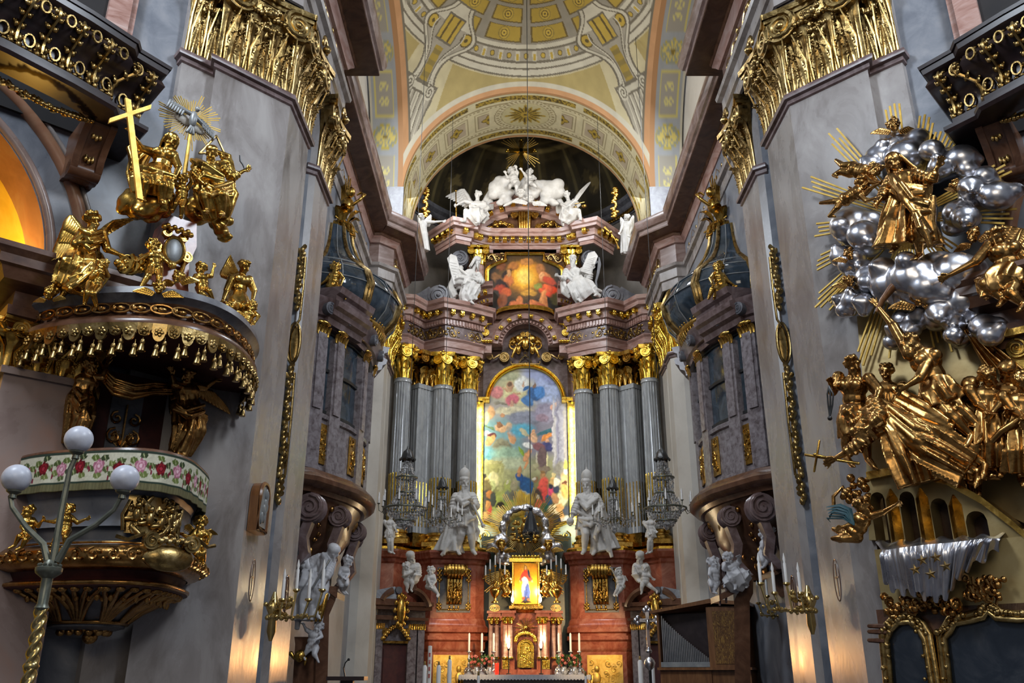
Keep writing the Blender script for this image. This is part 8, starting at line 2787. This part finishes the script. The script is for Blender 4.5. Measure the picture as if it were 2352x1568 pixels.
for lab,d,r_,pts in (('large smooth silver cloud bank under the robed gilt figure',.55,1,((2010,640,.2),(2050,655,.22),(2100,640,.24),(2160,630,.26),(2200,625,.22),(2030,620,.15),(2230,620,.16),(2080,670,.2),(2130,660,.2))),('round silver cloud left of the robed gilt figure',.4,1,((1958,520,.24),(1940,530,.14),(1985,540,.18),(2000,510,.14),(1995,565,.14))),('arched silver cloud on top of the group behind the cherub head',.3,1,((2060,330,.16),(2020,360,.15),(2000,380,.12),(2110,320,.14),(2080,360,.2),(2140,345,.13))),('silver cloud at the upper right beside the balcony bracket',.3,1,((2180,375,.19),(2210,365,.17),(2160,385,.13),(2150,400,.12),(2225,390,.12))),('crumpled silver cloud at the right of the robed gilt figure',.35,1,((2250,445,.2),(2290,450,.17),(2230,430,.13),(2275,430,.14),(2200,490,.15),(2220,500,.14),(2190,520,.12))),('small silver cloud around the left cherub heads',.4,1,((1935,590,.14),(1950,610,.12),(1965,590,.1),(1960,640,.1),(1990,620,.12))),('low silver cloud tongue at the left edge, over the gilt panel',.4,1,((1935,690,.11),(1960,690,.13),(1985,695,.12),(2005,690,.1),(1940,712,.1),(1985,715,.07))),('small pointed silver cloud above the man with the club',.4,1,((2080,735,.14),(2110,735,.12),(2060,760,.11),(2050,785,.1),(2120,720,.1),(2095,755,.1))),('big rolled silver cloud under the cherub with spread wings, right half',.45,1,((2180,690,.17),(2210,690,.18),(2160,715,.14),(2150,735,.13),(2190,740,.12),(2190,770,.1),(2205,780,.1),(2260,750,.14),(2275,770,.12),(2230,720,.12)))):
 clouds('silver_cloud',lab,SI,[(wr(x,y,d+.12*(i%3)),r*1.3) for i,(x,y,r) in enumerate(pts)],.02,group=SCG,seed=len(lab),lumps=1,sm=16)
rc0=wr(2090,500,.3)
rc=rl(rc0)
t=thing('gilt_rays','bundles of long gilt rays fanning out behind the robed figure and clouds','rays',rc0)
for x,y in ((1905,300),(1850,418),(1868,530),(1866,612),(1882,718),(2050,240),(2132,262),(2152,284),(2200,292),(2322,380),(2340,498),(2195,585),(1978,840),(2170,815),(1875,700),(2310,780),(2060,830)):
 p=rl(wr(x,y,.3))
 dx,dz=p.x-rc.x,p.z-rc.z
 L=math.hypot(dx,dz)
 b=MB(RM)
 ray_burst(b,None,(rc.x,-.32,rc.z),.35,L,[math.atan2(dz,dx)],.045,.014,0,int(x),4)
 b.build('ray_bundle',M['goldr'],t,20)
rs=lambda name,label,jj,h,face,sd,**k:statue(name,label,'statue',k.pop('mt',GD),J(WR,**jj),h,face=face,seed=sd,**k)
rs('robed_figure_statue','large gilt figure in swirling robe with open hands amid the silver clouds',dict(head=(2056,374,1.0),neck=(2070,394,.95),pelvis=(2094,470,.9),ls=(2050,408,.95),rs=(2102,402,.95),le=(2034,440,1.05),lh=(2018,462,1.15),re=(2138,414,1.05),rh=(2152,384,1.1),lk=(2072,520,1.05),lf=(2056,570,.95),rk=(2110,530,1.1),rf=(2112,586,.95)),1.42,(-.7,-.7,-.25),101,hair='veil',sleeves=True,robe=[(wr(2094,470,.9),.13,.12),(wr(2086,515,.95),.19,.15),(wr(2084,566,.9),.26,.18)],folds=[([wr(2050,408,1.1),wr(2064,440,1.2),wr(2100,470,1.15),wr(2128,480,1.05)],.04,4),([wr(2040,412,1.0),wr(2070,440,1.15),wr(2128,446,1.05)],.045,4),([wr(2130,440,1.0),wr(2128,490,1.0),wr(2142,540,.95)],.05,4),([wr(2060,450,1.05),wr(2042,510,1.0),wr(2026,550,.95)],.05,4),([wr(2086,470,1.15),wr(2112,520,1.2),wr(2136,552,1.1)],.035,4)],amp=.24)
rp=lambda label,f,sd,grp='gilt cloud putti',**k:putto('putto_statue',label,GD,WR,f,group=grp,seed=sd,**k)
rp('gilt putto diving head-down with legs kicked up, upper left of the robed figure',(.2,-.8,-.5),102,hup=(.5,0,.5),head=(2008,390,.75),neck=(1994,396,.7),pelvis=(1960,390,.7),ls=(1988,406,.7),rs=(1990,386,.7),le=(1998,418,.75),lh=(2014,420,.8),re=(2004,404,.75),rh=(2012,412,.8),lk=(1932,394,.75),lf=(1914,402,.75),rk=(1936,380,.75),rf=(1920,368,.7))
rp('gilt putto flying flat toward the robed figure, legs to the left',(.9,-.4,.1),103,hup=(0,0,1),head=(1982,420,.75),neck=(1982,434,.75),pelvis=(1944,456,.75),ls=(1972,444,.75),rs=(1988,444,.75),le=(1990,462,.8),lh=(2012,454,.85),re=(2000,432,.8),rh=(2018,422,.85),lk=(1922,478,.8),lf=(1904,496,.8),rk=(1916,462,.8),rf=(1884,466,.75),wings=[((1966,444,.7),(1950,430,.65),(1960,460,.65))])
for x,y,d,h,f,l,sp in ((2052,288,.5,.2,(-.1,-1,0),'crowned with short rays on the topmost silver cloud',1.0),(1952,585,.7,.17,(0,-1,-.1),'between silver clouds at the left, upper one',.9),(1950,646,.7,.16,(.1,-1,0),'with collar-like wings at the left, lower one',1.0),(2108,688,.85,.18,(-.1,-1,-.1),'with wide wings below the large smooth cloud',1.3),(2196,428,.6,.16,(.3,-.8,0),'leaning on the crumpled cloud, right',.8),(2236,540,.7,.19,(-.8,-.4,-.2),'in profile left of the big flying angel',1.0)):
 cherub('cherub_head','gilt cherub head '+l,GD,wr(x,y,d),h,f,sp,'gilt cloud cherubs',x)
rs('angel_statue','big gilt angel flying in at the right picture edge, one arm stretched to the cloud',dict(head=(2290,545,.8),neck=(2300,560,.75),pelvis=(2322,632,.7),ls=(2272,566,.8),rs=(2330,566,.7),le=(2242,600,.9),lh=(2180,632,1.0),re=(2352,590,.7),rh=(2365,610,.7),lk=(2262,652,.9),lf=(2306,688,.85),rk=(2320,672,.9),rf=(2352,700,.85)),1.4,(-.8,-.5,-.3),104,hair='curls',cape=[[(wr(2322,622,.7),.14,.12),(wr(2300,650,.8),.19,.12),(wr(2310,668,.8),.18,.08)]],wings=[(wr(2290,566,.6),wr(2302,520,.5),wr(2364,530,.5)),(wr(2330,566,.6),wr(2345,530,.5),wr(2400,560,.5))],amp=.24)
MG='gilt martyrdom figures'
rs('executioner_statue','gilt bare-backed man bending forward and swinging a club over his head',dict(head=(2098,790,.95),neck=(2114,800,.9),pelvis=(2156,896,.75),ls=(2088,812,1.0),rs=(2140,812,.85),le=(2052,748,.95),lh=(2018,706,.95),re=(2112,868,1.05),rh=(2082,886,1.1),lk=(2180,950,.9),lf=(2232,1000,.8),rk=(2204,936,.8),rf=(2262,990,.75)),1.5,(-.8,-.4,-.5),105,hair='curls',group=MG,amp=.2,cape=[[(wr(2150,880,.75),.14,.12),(wr(2160,905,.8),.17,.13),(wr(2176,930,.8),.17,.11)]])
b=MB()
b.tube([wr(2014,716,.95),wr(2026,690,.95),wr(2048,662,.95),wr(2070,640,.95)],[.025,.035,.05,.055],10)
b.ell(wr(2070,640,.95),.055)
tag(b.build('club',M['wood'],None),'brown club raised by the bare-backed gilt man','club')
rs('martyr_statue','gilt bearded martyr in cope falling headlong to the left, crucifix in his hand',dict(head=(1962,958,1.15),neck=(1990,945,1.1),pelvis=(2092,990,.9),ls=(2000,962,1.15),rs=(2006,922,1.0),le=(1974,1022,1.2),lh=(1920,1052,1.2),re=(2020,960,1.2),rh=(1990,985,1.25),lk=(2160,1040,.95),lf=(2246,1086,.85),rk=(2180,1016,.9),rf=(2262,1066,.8)),1.62,(-.6,-.6,-.5),106,hup=(-.4,0,.6),hair='cap',beard=2,sleeves=True,group=MG,fold_n=12,robe=[(wr(2092,990,.9),.15,.13),(wr(2150,1030,.9),.17,.15),(wr(2228,1074,.8),.15,.12)],cape=[[(wr(2010,925,.95),.06,.06),(wr(2060,980,.95),.15,.13),(wr(2086,1050,.95),.16,.13),(wr(2110,1112,.9),.15,.11)],[(wr(2000,940,1.0),.06,.08),(wr(1990,990,1.1),.12,.10),(wr(2010,1012,1.05),.09,.08)]],folds=[([wr(2060,910,.9),wr(2130,950,.95),wr(2190,990,.9)],.05,5),([wr(2040,960,1.1),wr(2110,1010,1.1),wr(2180,1050,1.0)],.04,5)],amp=.25)
b=MB()
b.cap(wr(1850,1044,1.2),wr(1972,1064,1.2),.016,.018,6)
b.cap(wr(1882,1012,1.2),wr(1870,1082,1.2),.014,.014,6)
b.cap(wr(1876,1046,1.24),wr(1898,1050,1.24),.022,.014,6)
b.ell(wr(1872,1044,1.25),.022)
tag(b.build('crucifix',M['gold'],None,60),'thin gilt crucifix held out to the left over the pier edge by the falling martyr','crucifix')
rs('soldier_statue','gilt bare-chested man with curly hair grasping the martyr from behind, leftmost figure',dict(head=(1958,838,.85),neck=(1960,862,.8),pelvis=(1964,950,.7),ls=(1926,866,.8),rs=(1996,870,.85),le=(1912,900,.85),lh=(1908,884,.95),re=(2020,896,.95),rh=(2012,920,1.05),lk=(1946,1004,.75),lf=(1944,1050,.7),rk=(1986,1006,.75),rf=(1994,1054,.7)),1.45,(.1,-.85,-.5),107,hair='curls',beard=1,group=MG,cape=[[(wr(1962,935,.7),.13,.12),(wr(1960,965,.72),.15,.12),(wr(1966,1000,.72),.14,.1)]],amp=.2)
b=MB()
for k in range(3):
 b.tube([wr(1904,886,.98),wr(1900+k*7,905,1.0),wr(1902+k*5,930,.98),wr(1906,958,.98)],.011,6)
b.ell(wr(1906,960,.98),.03)
tag(b.build('iron_lantern',M['black'],None),'dark openwork lantern hanging from the hand of the leftmost gilt man','lantern')
rs('woman_statue','gilt young head and bust looking left between the two men, against the panel',dict(head=(2036,854,.45),neck=(2038,876,.42),pelvis=(2040,940,.4),le=(2020,910,.45),lh=(2030,936,.5),re=(2060,910,.45),rh=(2052,930,.5)),1.25,(-.6,-.8,-.1),108,hair='curls',robe=[(wr(2040,930,.4),.12,.1),(wr(2042,960,.4),.13,.1)],group=MG)
for i,(x,y,l,hr) in enumerate(((2230,895,'with a headcloth and bent head, left one of the crowd','cap'),(2270,866,'with curly hair looking out, second of the crowd','curls'),(2314,856,'in helmet and cuirass, third of the crowd','cap'),(2350,880,'cut by the right picture edge, last of the crowd','curls'))):
 d=.55+.1*(i%2)
 rs('onlooker_statue','gilt onlooker '+l,dict(head=(x,y,d+.1),neck=(x+2,y+20,d),pelvis=(x+4,y+105,d),le=(x-22,y+62,d+.1),lh=(x-4,y+76,d+.2),re=(x+28,y+60,d+.1),rh=(x+8,y+84,d+.2),lk=(x-6,y+165,d+.1),lf=(x-4,y+220,d),rk=(x+14,y+165,d+.1),rf=(x+16,y+220,d)),1.45,((-.5,-.8,-.4),(-.2,-.9,0),(-.6,-.7,0),(-.4,-.8,-.2))[i],110+i,hair=hr,group=MG,sleeves=i%2==0,robe=[(wr(x+4,y+108,d),.13,.11),(wr(x+6,y+160,d+.05),.14,.11),(wr(x+8,y+205,d),.15,.11)],amp=.24)
b=MB()
rbr=[wr(2264,1028,.8),wr(2300,990,.85),wr(2340,965,.8)]
b.tube(rbr,[.03,.04,.05],8)
hand(b,rbr[0],wr(2240,1040,.8),1.5,Vector((0,-1,-.3)))
tag(b.build('arm_statue',GD,None,60),'gilt forearm with open hand reaching left from the crowd','statue')
b=MB()
A,B,C_=wr(2196,722,.5),wr(2330,834,.5),wr(2262,850,.45)
b.grid(lambda u,v:tuple(A.lerp(B,u).lerp(A.lerp(C_,u),v)+Vector((WR.n[0],WR.n[1],0))*(.05*math.sin(v*14+u*3)*u)),14,30)
b.grid(lambda u,v:tuple(A.lerp(B,u).lerp(A.lerp(C_,u),v)+Vector((WR.n[0],WR.n[1],0))*(.05*math.sin(v*14+u*3)*u-.015)),14,30,None,True)
b.cap(wr(2190,716,.52),wr(2352,852,.52),.018,.018,6)
tag(b.build('gilt_banner',GD,None,60),'gilt pleated banner slanting down to the right over the crowd','banner')
b=MB(RM)
f0=rl(wr(2335,798,.5))
volute(b,None,(f0.x,-.5,f0.z),.12,1,.12,1.8)
b.box((f0.x-.2,-.6,f0.z+.12),(f0.x+.2,-.3,f0.z+.2))
b.box((f0.x-.1,-.45,f0.z-.5),(f0.x+.2,-.3,f0.z+.1))
tag(b.build('gilt_column_capital',M['gold'],None,50),'gilt scroll capital at the right edge behind the banner','capital')
t=thing('carved_bridge','gilded carved bridge with round-headed arches under the falling martyr','bridge',wr(2150,1240,.6))
bp=lambda x,y,d=.62:rl(wr(x,y,d))
top=[bp(1998,1100),bp(2060,1088),bp(2110,1094),bp(2180,1112),bp(2260,1156),bp(2330,1210),bp(2420,1290)]
ars=[]
for xa,xb,yt in ((2012,2046,1128),(2080,2116,1126),(2150,2190,1142),(2226,2276,1172)):
 A,B,T_=bp(xa,1240),bp(xb,1240),bp((xa+xb)/2,yt)
 ars.append((A.x,B.x,T_.z))
zlow=bp(2100,1245).z-.05
b=MB(RM)
xs=sorted({top[0].x,top[-1].x}|{a for q in ars for a in q[:2]}|{q[0]+(q[1]-q[0])*k/10 for q in ars for k in range(11)}|{p.x for p in top})
def ztop(x):
 for p,q in zip(top[:-1],top[1:]):
  if p.x<=x<=q.x+1e-6:
   return p.z+(q.z-p.z)*(x-p.x)/max(1e-6,q.x-p.x)
 return top[-1].z
def zarch(x):
 for a,c,z in ars:
  if a-1e-6<=x<=c+1e-6:
   r=(c-a)/2
   return z-r+math.sqrt(max(0,r*r-(x-(a+c)/2)**2))
 return None
for x0,x1 in zip(xs[:-1],xs[1:]):
 m_=zarch((x0+x1)/2)
 z0,z1=(zarch(x0),zarch(x1)) if m_ is not None else (zlow,zlow)
 t0,t1=max(ztop(x0),z0+.01),max(ztop(x1),z1+.01)
 b.add([(x0,-.62,z0),(x1,-.62,z1),(x1,-.62,t1),(x0,-.62,t0),(x0,-.3,z0),(x1,-.3,z1),(x1,-.3,t1),(x0,-.3,t0)],[(0,1,2,3),(0,4,5,1),(3,2,6,7)])
for a,c,z in ars:
 for x in (a,c):
  b.add([(x,-.62,zlow),(x,-.62,z-(c-a)/2),(x,-.3,z-(c-a)/2),(x,-.3,zlow)],[(0,1,2,3)])
b.build('arcade',M['bridge'],t,30)
b=MB(RM)
b.loft([[(p.x,y,p.z+dz) for y,dz in ((-.72,-.02),(-.72,.07),(-.2,.07),(-.2,-.02))] for p in top])
b.build('coping',M['gold'],t,30)
b=MB(RM)
for i,(a,c,z) in enumerate(ars[:-1]):
 m_=(c+ars[i+1][0])/2
 b.loft([[(m_-w,-.62,q),(m_,-.62-w*1.3,q),(m_+w,-.62,q)] for q,w in ((zlow,.07),(z-.1,.07),(z+.02,.01))])
b.build('cutwater',M['gold'],t,30)
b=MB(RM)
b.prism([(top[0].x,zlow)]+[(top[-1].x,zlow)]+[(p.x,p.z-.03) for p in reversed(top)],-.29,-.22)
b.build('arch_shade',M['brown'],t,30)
rp('gilt putto pointing at the bridge, seen from the side at its left foot',(.8,-.5,-.1),121,'gilt bridge putti',head=(1982,1164,.9),neck=(1986,1180,.88),pelvis=(1962,1224,.85),ls=(1972,1184,.88),rs=(2004,1184,.88),le=(1958,1202,.9),lh=(1936,1210,.95),re=(2030,1176,.9),rh=(2056,1160,.95),lk=(1940,1226,.9),lf=(1914,1214,.85),rk=(1936,1236,.95),rf=(1912,1236,.9))
b=MB()
for k in range(6):
 b.tube([wr(1962,1206,.95),wr(1952-k*3,1170+k*4,.95),wr(1930-k*6,1160+k*6,.95),wr(1898+k*2,1164+k*7,.95)],[.015,.03,.025,.006],6,flat=.4)
tag(b.build('palm_branch',M['teal'],None,60),'dark teal palm branch at the shoulder of the putto by the bridge','palm branch')
b=MB()
g=random.Random(3)
for k in range(26):
 b.ell(wr(g.uniform(1935,2000),g.uniform(1096,1150),.5),g.uniform(.03,.06),None,6,5)
b.tube([wr(1916,1180,.5),wr(1914,1140,.5),wr(1936,1118,.5),wr(1952,1150,.5)],.025,6)
tag(b.build('gilt_ornament',GD,None,60),'dark gilt leaves on the pier above the putto by the bridge','ornament')
t=thing('silver_cascade','silver sheet of water with five gilt stars pouring over the ledge below the bridge','cascade',wr(2140,1370,.9))
edge=[(2024,1262),(2040,1262),(2080,1256),(2130,1250),(2180,1246),(2230,1240),(2262,1236),(2296,1236)]
low=[(2034,1330),(2060,1360),(2100,1362),(2140,1378),(2180,1372),(2200,1330),(2234,1302),(2296,1262)]
b=MB()
nU=90
def wat(u,v,o=0.0):
 q=u*(len(edge)-1)
 i=min(int(q),len(edge)-2)
 f_=q-i
 d=.95+.25*math.sin(u*PI)
 a=wr(edge[i][0]+(edge[i+1][0]-edge[i][0])*f_,edge[i][1]+(edge[i+1][1]-edge[i][1])*f_,d)
 c=wr(low[i][0]+(low[i+1][0]-low[i][0])*f_,low[i][1]+(low[i+1][1]-low[i][1])*f_+9*math.sin(u*70),d-.1)
 p=a.lerp(c,v)
 bul=.06*math.sin(min(1,v*4)*PI/2)+(.028*math.sin(u*62+math.sin(u*19)*2)+.015*math.sin(u*141))*min(1,v*5)
 return tuple(p+Vector((WR.n[0],WR.n[1],0))*(bul-o))
b.grid(wat,nU,10)
b.grid(lambda u,v:wat(u,v,.03),nU,10,None,True)
b.grid(lambda u,v:tuple(Vector(wat(u,0)).lerp(wr(2010+300*u,1244-18*u,.62),v)+Vector((0,0,.02*math.sin(u*40)*v))),nU,4)
b.build('water_sheet',SI,t,80)
for x,y in ((2118,1286),(2150,1280),(2102,1308),(2138,1318),(2172,1300)):
 c=rl(wr(x,y,1.29))
 b=MB(RM)
 pts=[]
 for k in range(10):
  a=PI/2+PI*k/5+.1
  r=.062 if k%2==0 else.026
  pts.append((c.x+r*math.cos(a),c.y,c.z+r*math.sin(a)))
 b.add([(c.x,c.y-.03,c.z),(c.x,c.y+.02,c.z)]+pts,[(0,2+k,2+(k+1)%10) for k in range(10)]+[(1,2+(k+1)%10,2+k) for k in range(10)])
 b.build('star',M['goldcap'],t,0)
b=MB(RM)
rbox(b,2008,1262,2420,1400,.1,.7)
tag(b.build('altar_ledge',M['bridge'],None,30),'dull gilt ledge block behind the silver water','ledge')
b=MB()
for k in range(110):
 u=g.random()
 x,y=(2030+u*170,1385+g.uniform(-16,20)+6*math.sin(u*9)) if k<60 else (g.uniform(2214,2306),g.uniform(1322,1376))
 if k%3:
  b.ell(wr(x,y,.85),g.uniform(.02,.045),None,6,5)
 else:
  b.tube(spiral(wr(x,y,.85),g.uniform(.04,.08),1.3,9,g.choice((-1,1)),g.uniform(0,6)),[.016]*10,5)
tag(b.build('gilt_ornament',GD,None,60),'tangled dark gilt foliage under the silver water and above the frames','ornament')
for nm,lab,pts in (('framed_picture','small dark picture in a gilt arched frame at the lower right, left one',[(2052,1600),(2040,1470),(2050,1446),(2066,1430),(2092,1428),(2112,1444),(2126,1468),(2148,1600)]),('framed_picture','large dark picture in a gilt curved frame at the lower right picture edge',[(2188,1600),(2172,1466),(2186,1450),(2196,1432),(2230,1426),(2262,1418),(2272,1404),(2290,1420),(2340,1424),(2420,1420),(2440,1600)])):
 t=thing(nm,lab,'painting',wr(pts[0][0],1600,.75),'pictures under the martyr group')
 q=[rl(wr(x,y,.76)) for x,y in pts]
 b=MB(RM)
 b.prism([(p.x,p.z) for p in reversed(q)],-.76,-.72)
 b.build('canvas',M['canvas'],t,30)
 b=MB(RM)
 b.tube([(p.x,-.8,p.z) for p in q],.035,8)
 b.tube([(p.x+(.05 if i>=len(q)/2 else -.05),-.77,p.z+(.05 if 0<i<len(q)-1 else 0)) for i,p in enumerate(q)],.045,8)
 for i in range(len(q)-1):
  for k in range(5):
   p=q[i].lerp(q[i+1],k/5)
   b.ell((p.x+g.uniform(-.06,.06),-.82,p.z+.06),g.uniform(.02,.04),None,6,5)
 b.build('frame',M['goldcap'],t,60)
b=MB(RM)
for y in (1437,1450,1470):
 A=rl(wr(2000,y,.8))
 b.cap((A.x-.02,-.8,A.z),(A.x+.16,-.8,A.z-.01),.022,.03,6)
rbox(b,2012,1400,2420,1640,.05,.7)
tag(b.build('altar_board',M['brown'],None,40),'dark board carrying the two framed pictures, with gilt-tipped ribs at its left edge','board')
# ================================================================ HANGING LIGHTS
def chandelier(px,py_top,py_ring,py_bot,w_px,Y,label,big=True):
 a,r_,c=P(px,py_top,Y),P(px,py_ring,Y),P(px,py_bot,Y)
 R_=w_px/2/2000*Y*1.04
 X=r_.x
 t=thing('chandelier',label,'chandelier',(X,Y,c.z),'crystal chandeliers')
 H=a.z-r_.z
 b=MB()
 b.lathe([(.012,.32),(.03,.25),(.08+.03*big,.18),(.13+.04*big,0),(.02,.05)],(X,Y,a.z-.15),8)
 for k in range(8):
  q=2*PI*k/8
  b.ell((X+(.13+.04*big)*math.cos(q),Y+(.13+.04*big)*math.sin(q),a.z-.16),(.03,.03,.04),None,6,4)
 b.build('canopy_cap',M['black'],t)
 b=MB()
 b.cap((X,Y,c.z+.1),(X,Y,a.z-.1),.014,.014,6)
 rings=((r_.z,R_),(r_.z+H*.27,R_*.45),(r_.z+H*.55,R_*.5),(r_.z-.28,R_*.48)) if big else ((r_.z,R_*.3),(r_.z+H*.5,R_*.22),(r_.z+H*.72,R_*.16))
 for z,q in rings:
  b.tube([(X+q*math.cos(k),Y+q*math.sin(k),z) for k in np.linspace(0,2*PI,29)[:-1]],.024 if big else.012,6,None,True)
 b.build('ring_frame',M['bronze'],t)
 g=random.Random(int(px))
 def strands(name,z0,q0,z1,q1,n,m,sag=0.0):
  b=MB()
  for i in range(n):
   a_=2*PI*i/n
   for k in range(m):
    u=(k+.5)/m
    q=q0+(q1-q0)*u**(.7 if sag else 1)
    z=z0+(z1-z0)*u
    s_=g.uniform(.008,.026)
    q*=g.uniform(.93,1.05)
    b.ell((X+q*math.cos(a_),Y+q*math.sin(a_),z),(s_,s_,s_*1.6),None,6,4)
  b.build(name,M['crystal'],t,20)
 if big:
  strands('crystal_basket',r_.z-.02,R_*.98,r_.z-.40,R_*.3,30,7,1)
  strands('crystal_tent',r_.z+.04,R_*.8,r_.z+H*.27,R_*.42,22,7)
  strands('crystal_column',r_.z+H*.27,R_*.42,r_.z+H*.55,R_*.46,14,7)
  strands('crystal_crown',r_.z+H*.55,R_*.44,r_.z+H*.85,R_*.12,18,7)
 else:
  strands('crystal_column',r_.z,R_*.25,r_.z+H*.6,R_*.18,10,14)
  strands('crystal_drop',r_.z-.05,R_*.8,r_.z-.22,R_*.5,14,4)
  strands('crystal_drop',r_.z+.02,R_*.95,r_.z-.16,R_*.98,10,4)
 b=MB()
 b.lathe([(.004,0),(.07,.06),(.08,.14),(.03,.2),(.05,.26)],(X,Y,c.z),10)
 b.build('bottom_drop',M['crystal'],t,20)
 n=10 if big else 7
 for i in range(n):
  a_=2*PI*(i+.3)/n
  e=lambda q,z:(X+q*math.cos(a_),Y+q*math.sin(a_),r_.z+z)
  q1=R_*(1.28 if big else 1.0)
  b=MB()
  b.tube([e(R_*(.98 if big else.2),0),e(R_*(1.1 if big else.5),-.10),e(q1*.97,-.06),e(q1,.08)],.012,5)
  b.lathe([(.008,0),(.04,.02),(.035,.03)],e(q1,.08),8)
  br=b.build('arm',M['bronze'],t)
  b=MB()
  b.lathe([(.018,0),(.018,.16),(.012,.17),(.02,.21),(.003,.27)],e(q1,.10),8)
  b.build('candle',M['candle'],br)
 b=MB()
 b.tube([(X,Y,a.z),(X,Y,18.6 if Y<22 else 18.1)],.008,5)
 b.build('wire',M['black'],t)
chandelier(931,1040,1168,1218,92,20.0,'large crystal chandelier with dark rings hanging in front of the left altar columns')
chandelier(1528,1040,1168,1218,92,20.0,'large crystal chandelier with dark rings hanging in front of the right altar columns')
chandelier(1014,1106,1190,1226,92,22.2,'lighter open crystal chandelier behind the large one, beside the left emperor statue',False)
chandelier(1410,1108,1190,1226,92,22.2,'lighter open crystal chandelier behind the large one, beside the right emperor statue',False)
q=P(1219,1205,19.0)
t=thing('hanging_lantern','black bell-shaped lantern hanging on a long thin wire before the altar glory','lantern',(q.x,19,q.z-.25))
b=MB()
b.lathe([(.015,.42),(.05,.36),(.03,.3),(.06,.24),(.11,.1),(.165,-.12),(.18,-.17),(.12,-.17),(.02,-.1)],(q.x,19,q.z),16)
for k in range(14):
 a=2*PI*k/14
 b.ell((q.x+.16*math.cos(a),19+.16*math.sin(a),q.z-.16),(.03,.03,.045),None,6,4)
b.ell((q.x,19,q.z-.22),(.03,.03,.05))
b.build('bell_shade',M['black'],t)
b=MB()
b.tube([(q.x,19,q.z+.4),(q.x,19,19.8)],.011,5)
b.build('wire',M['black'],t)
bpy.data.scenes.remove(TMP)
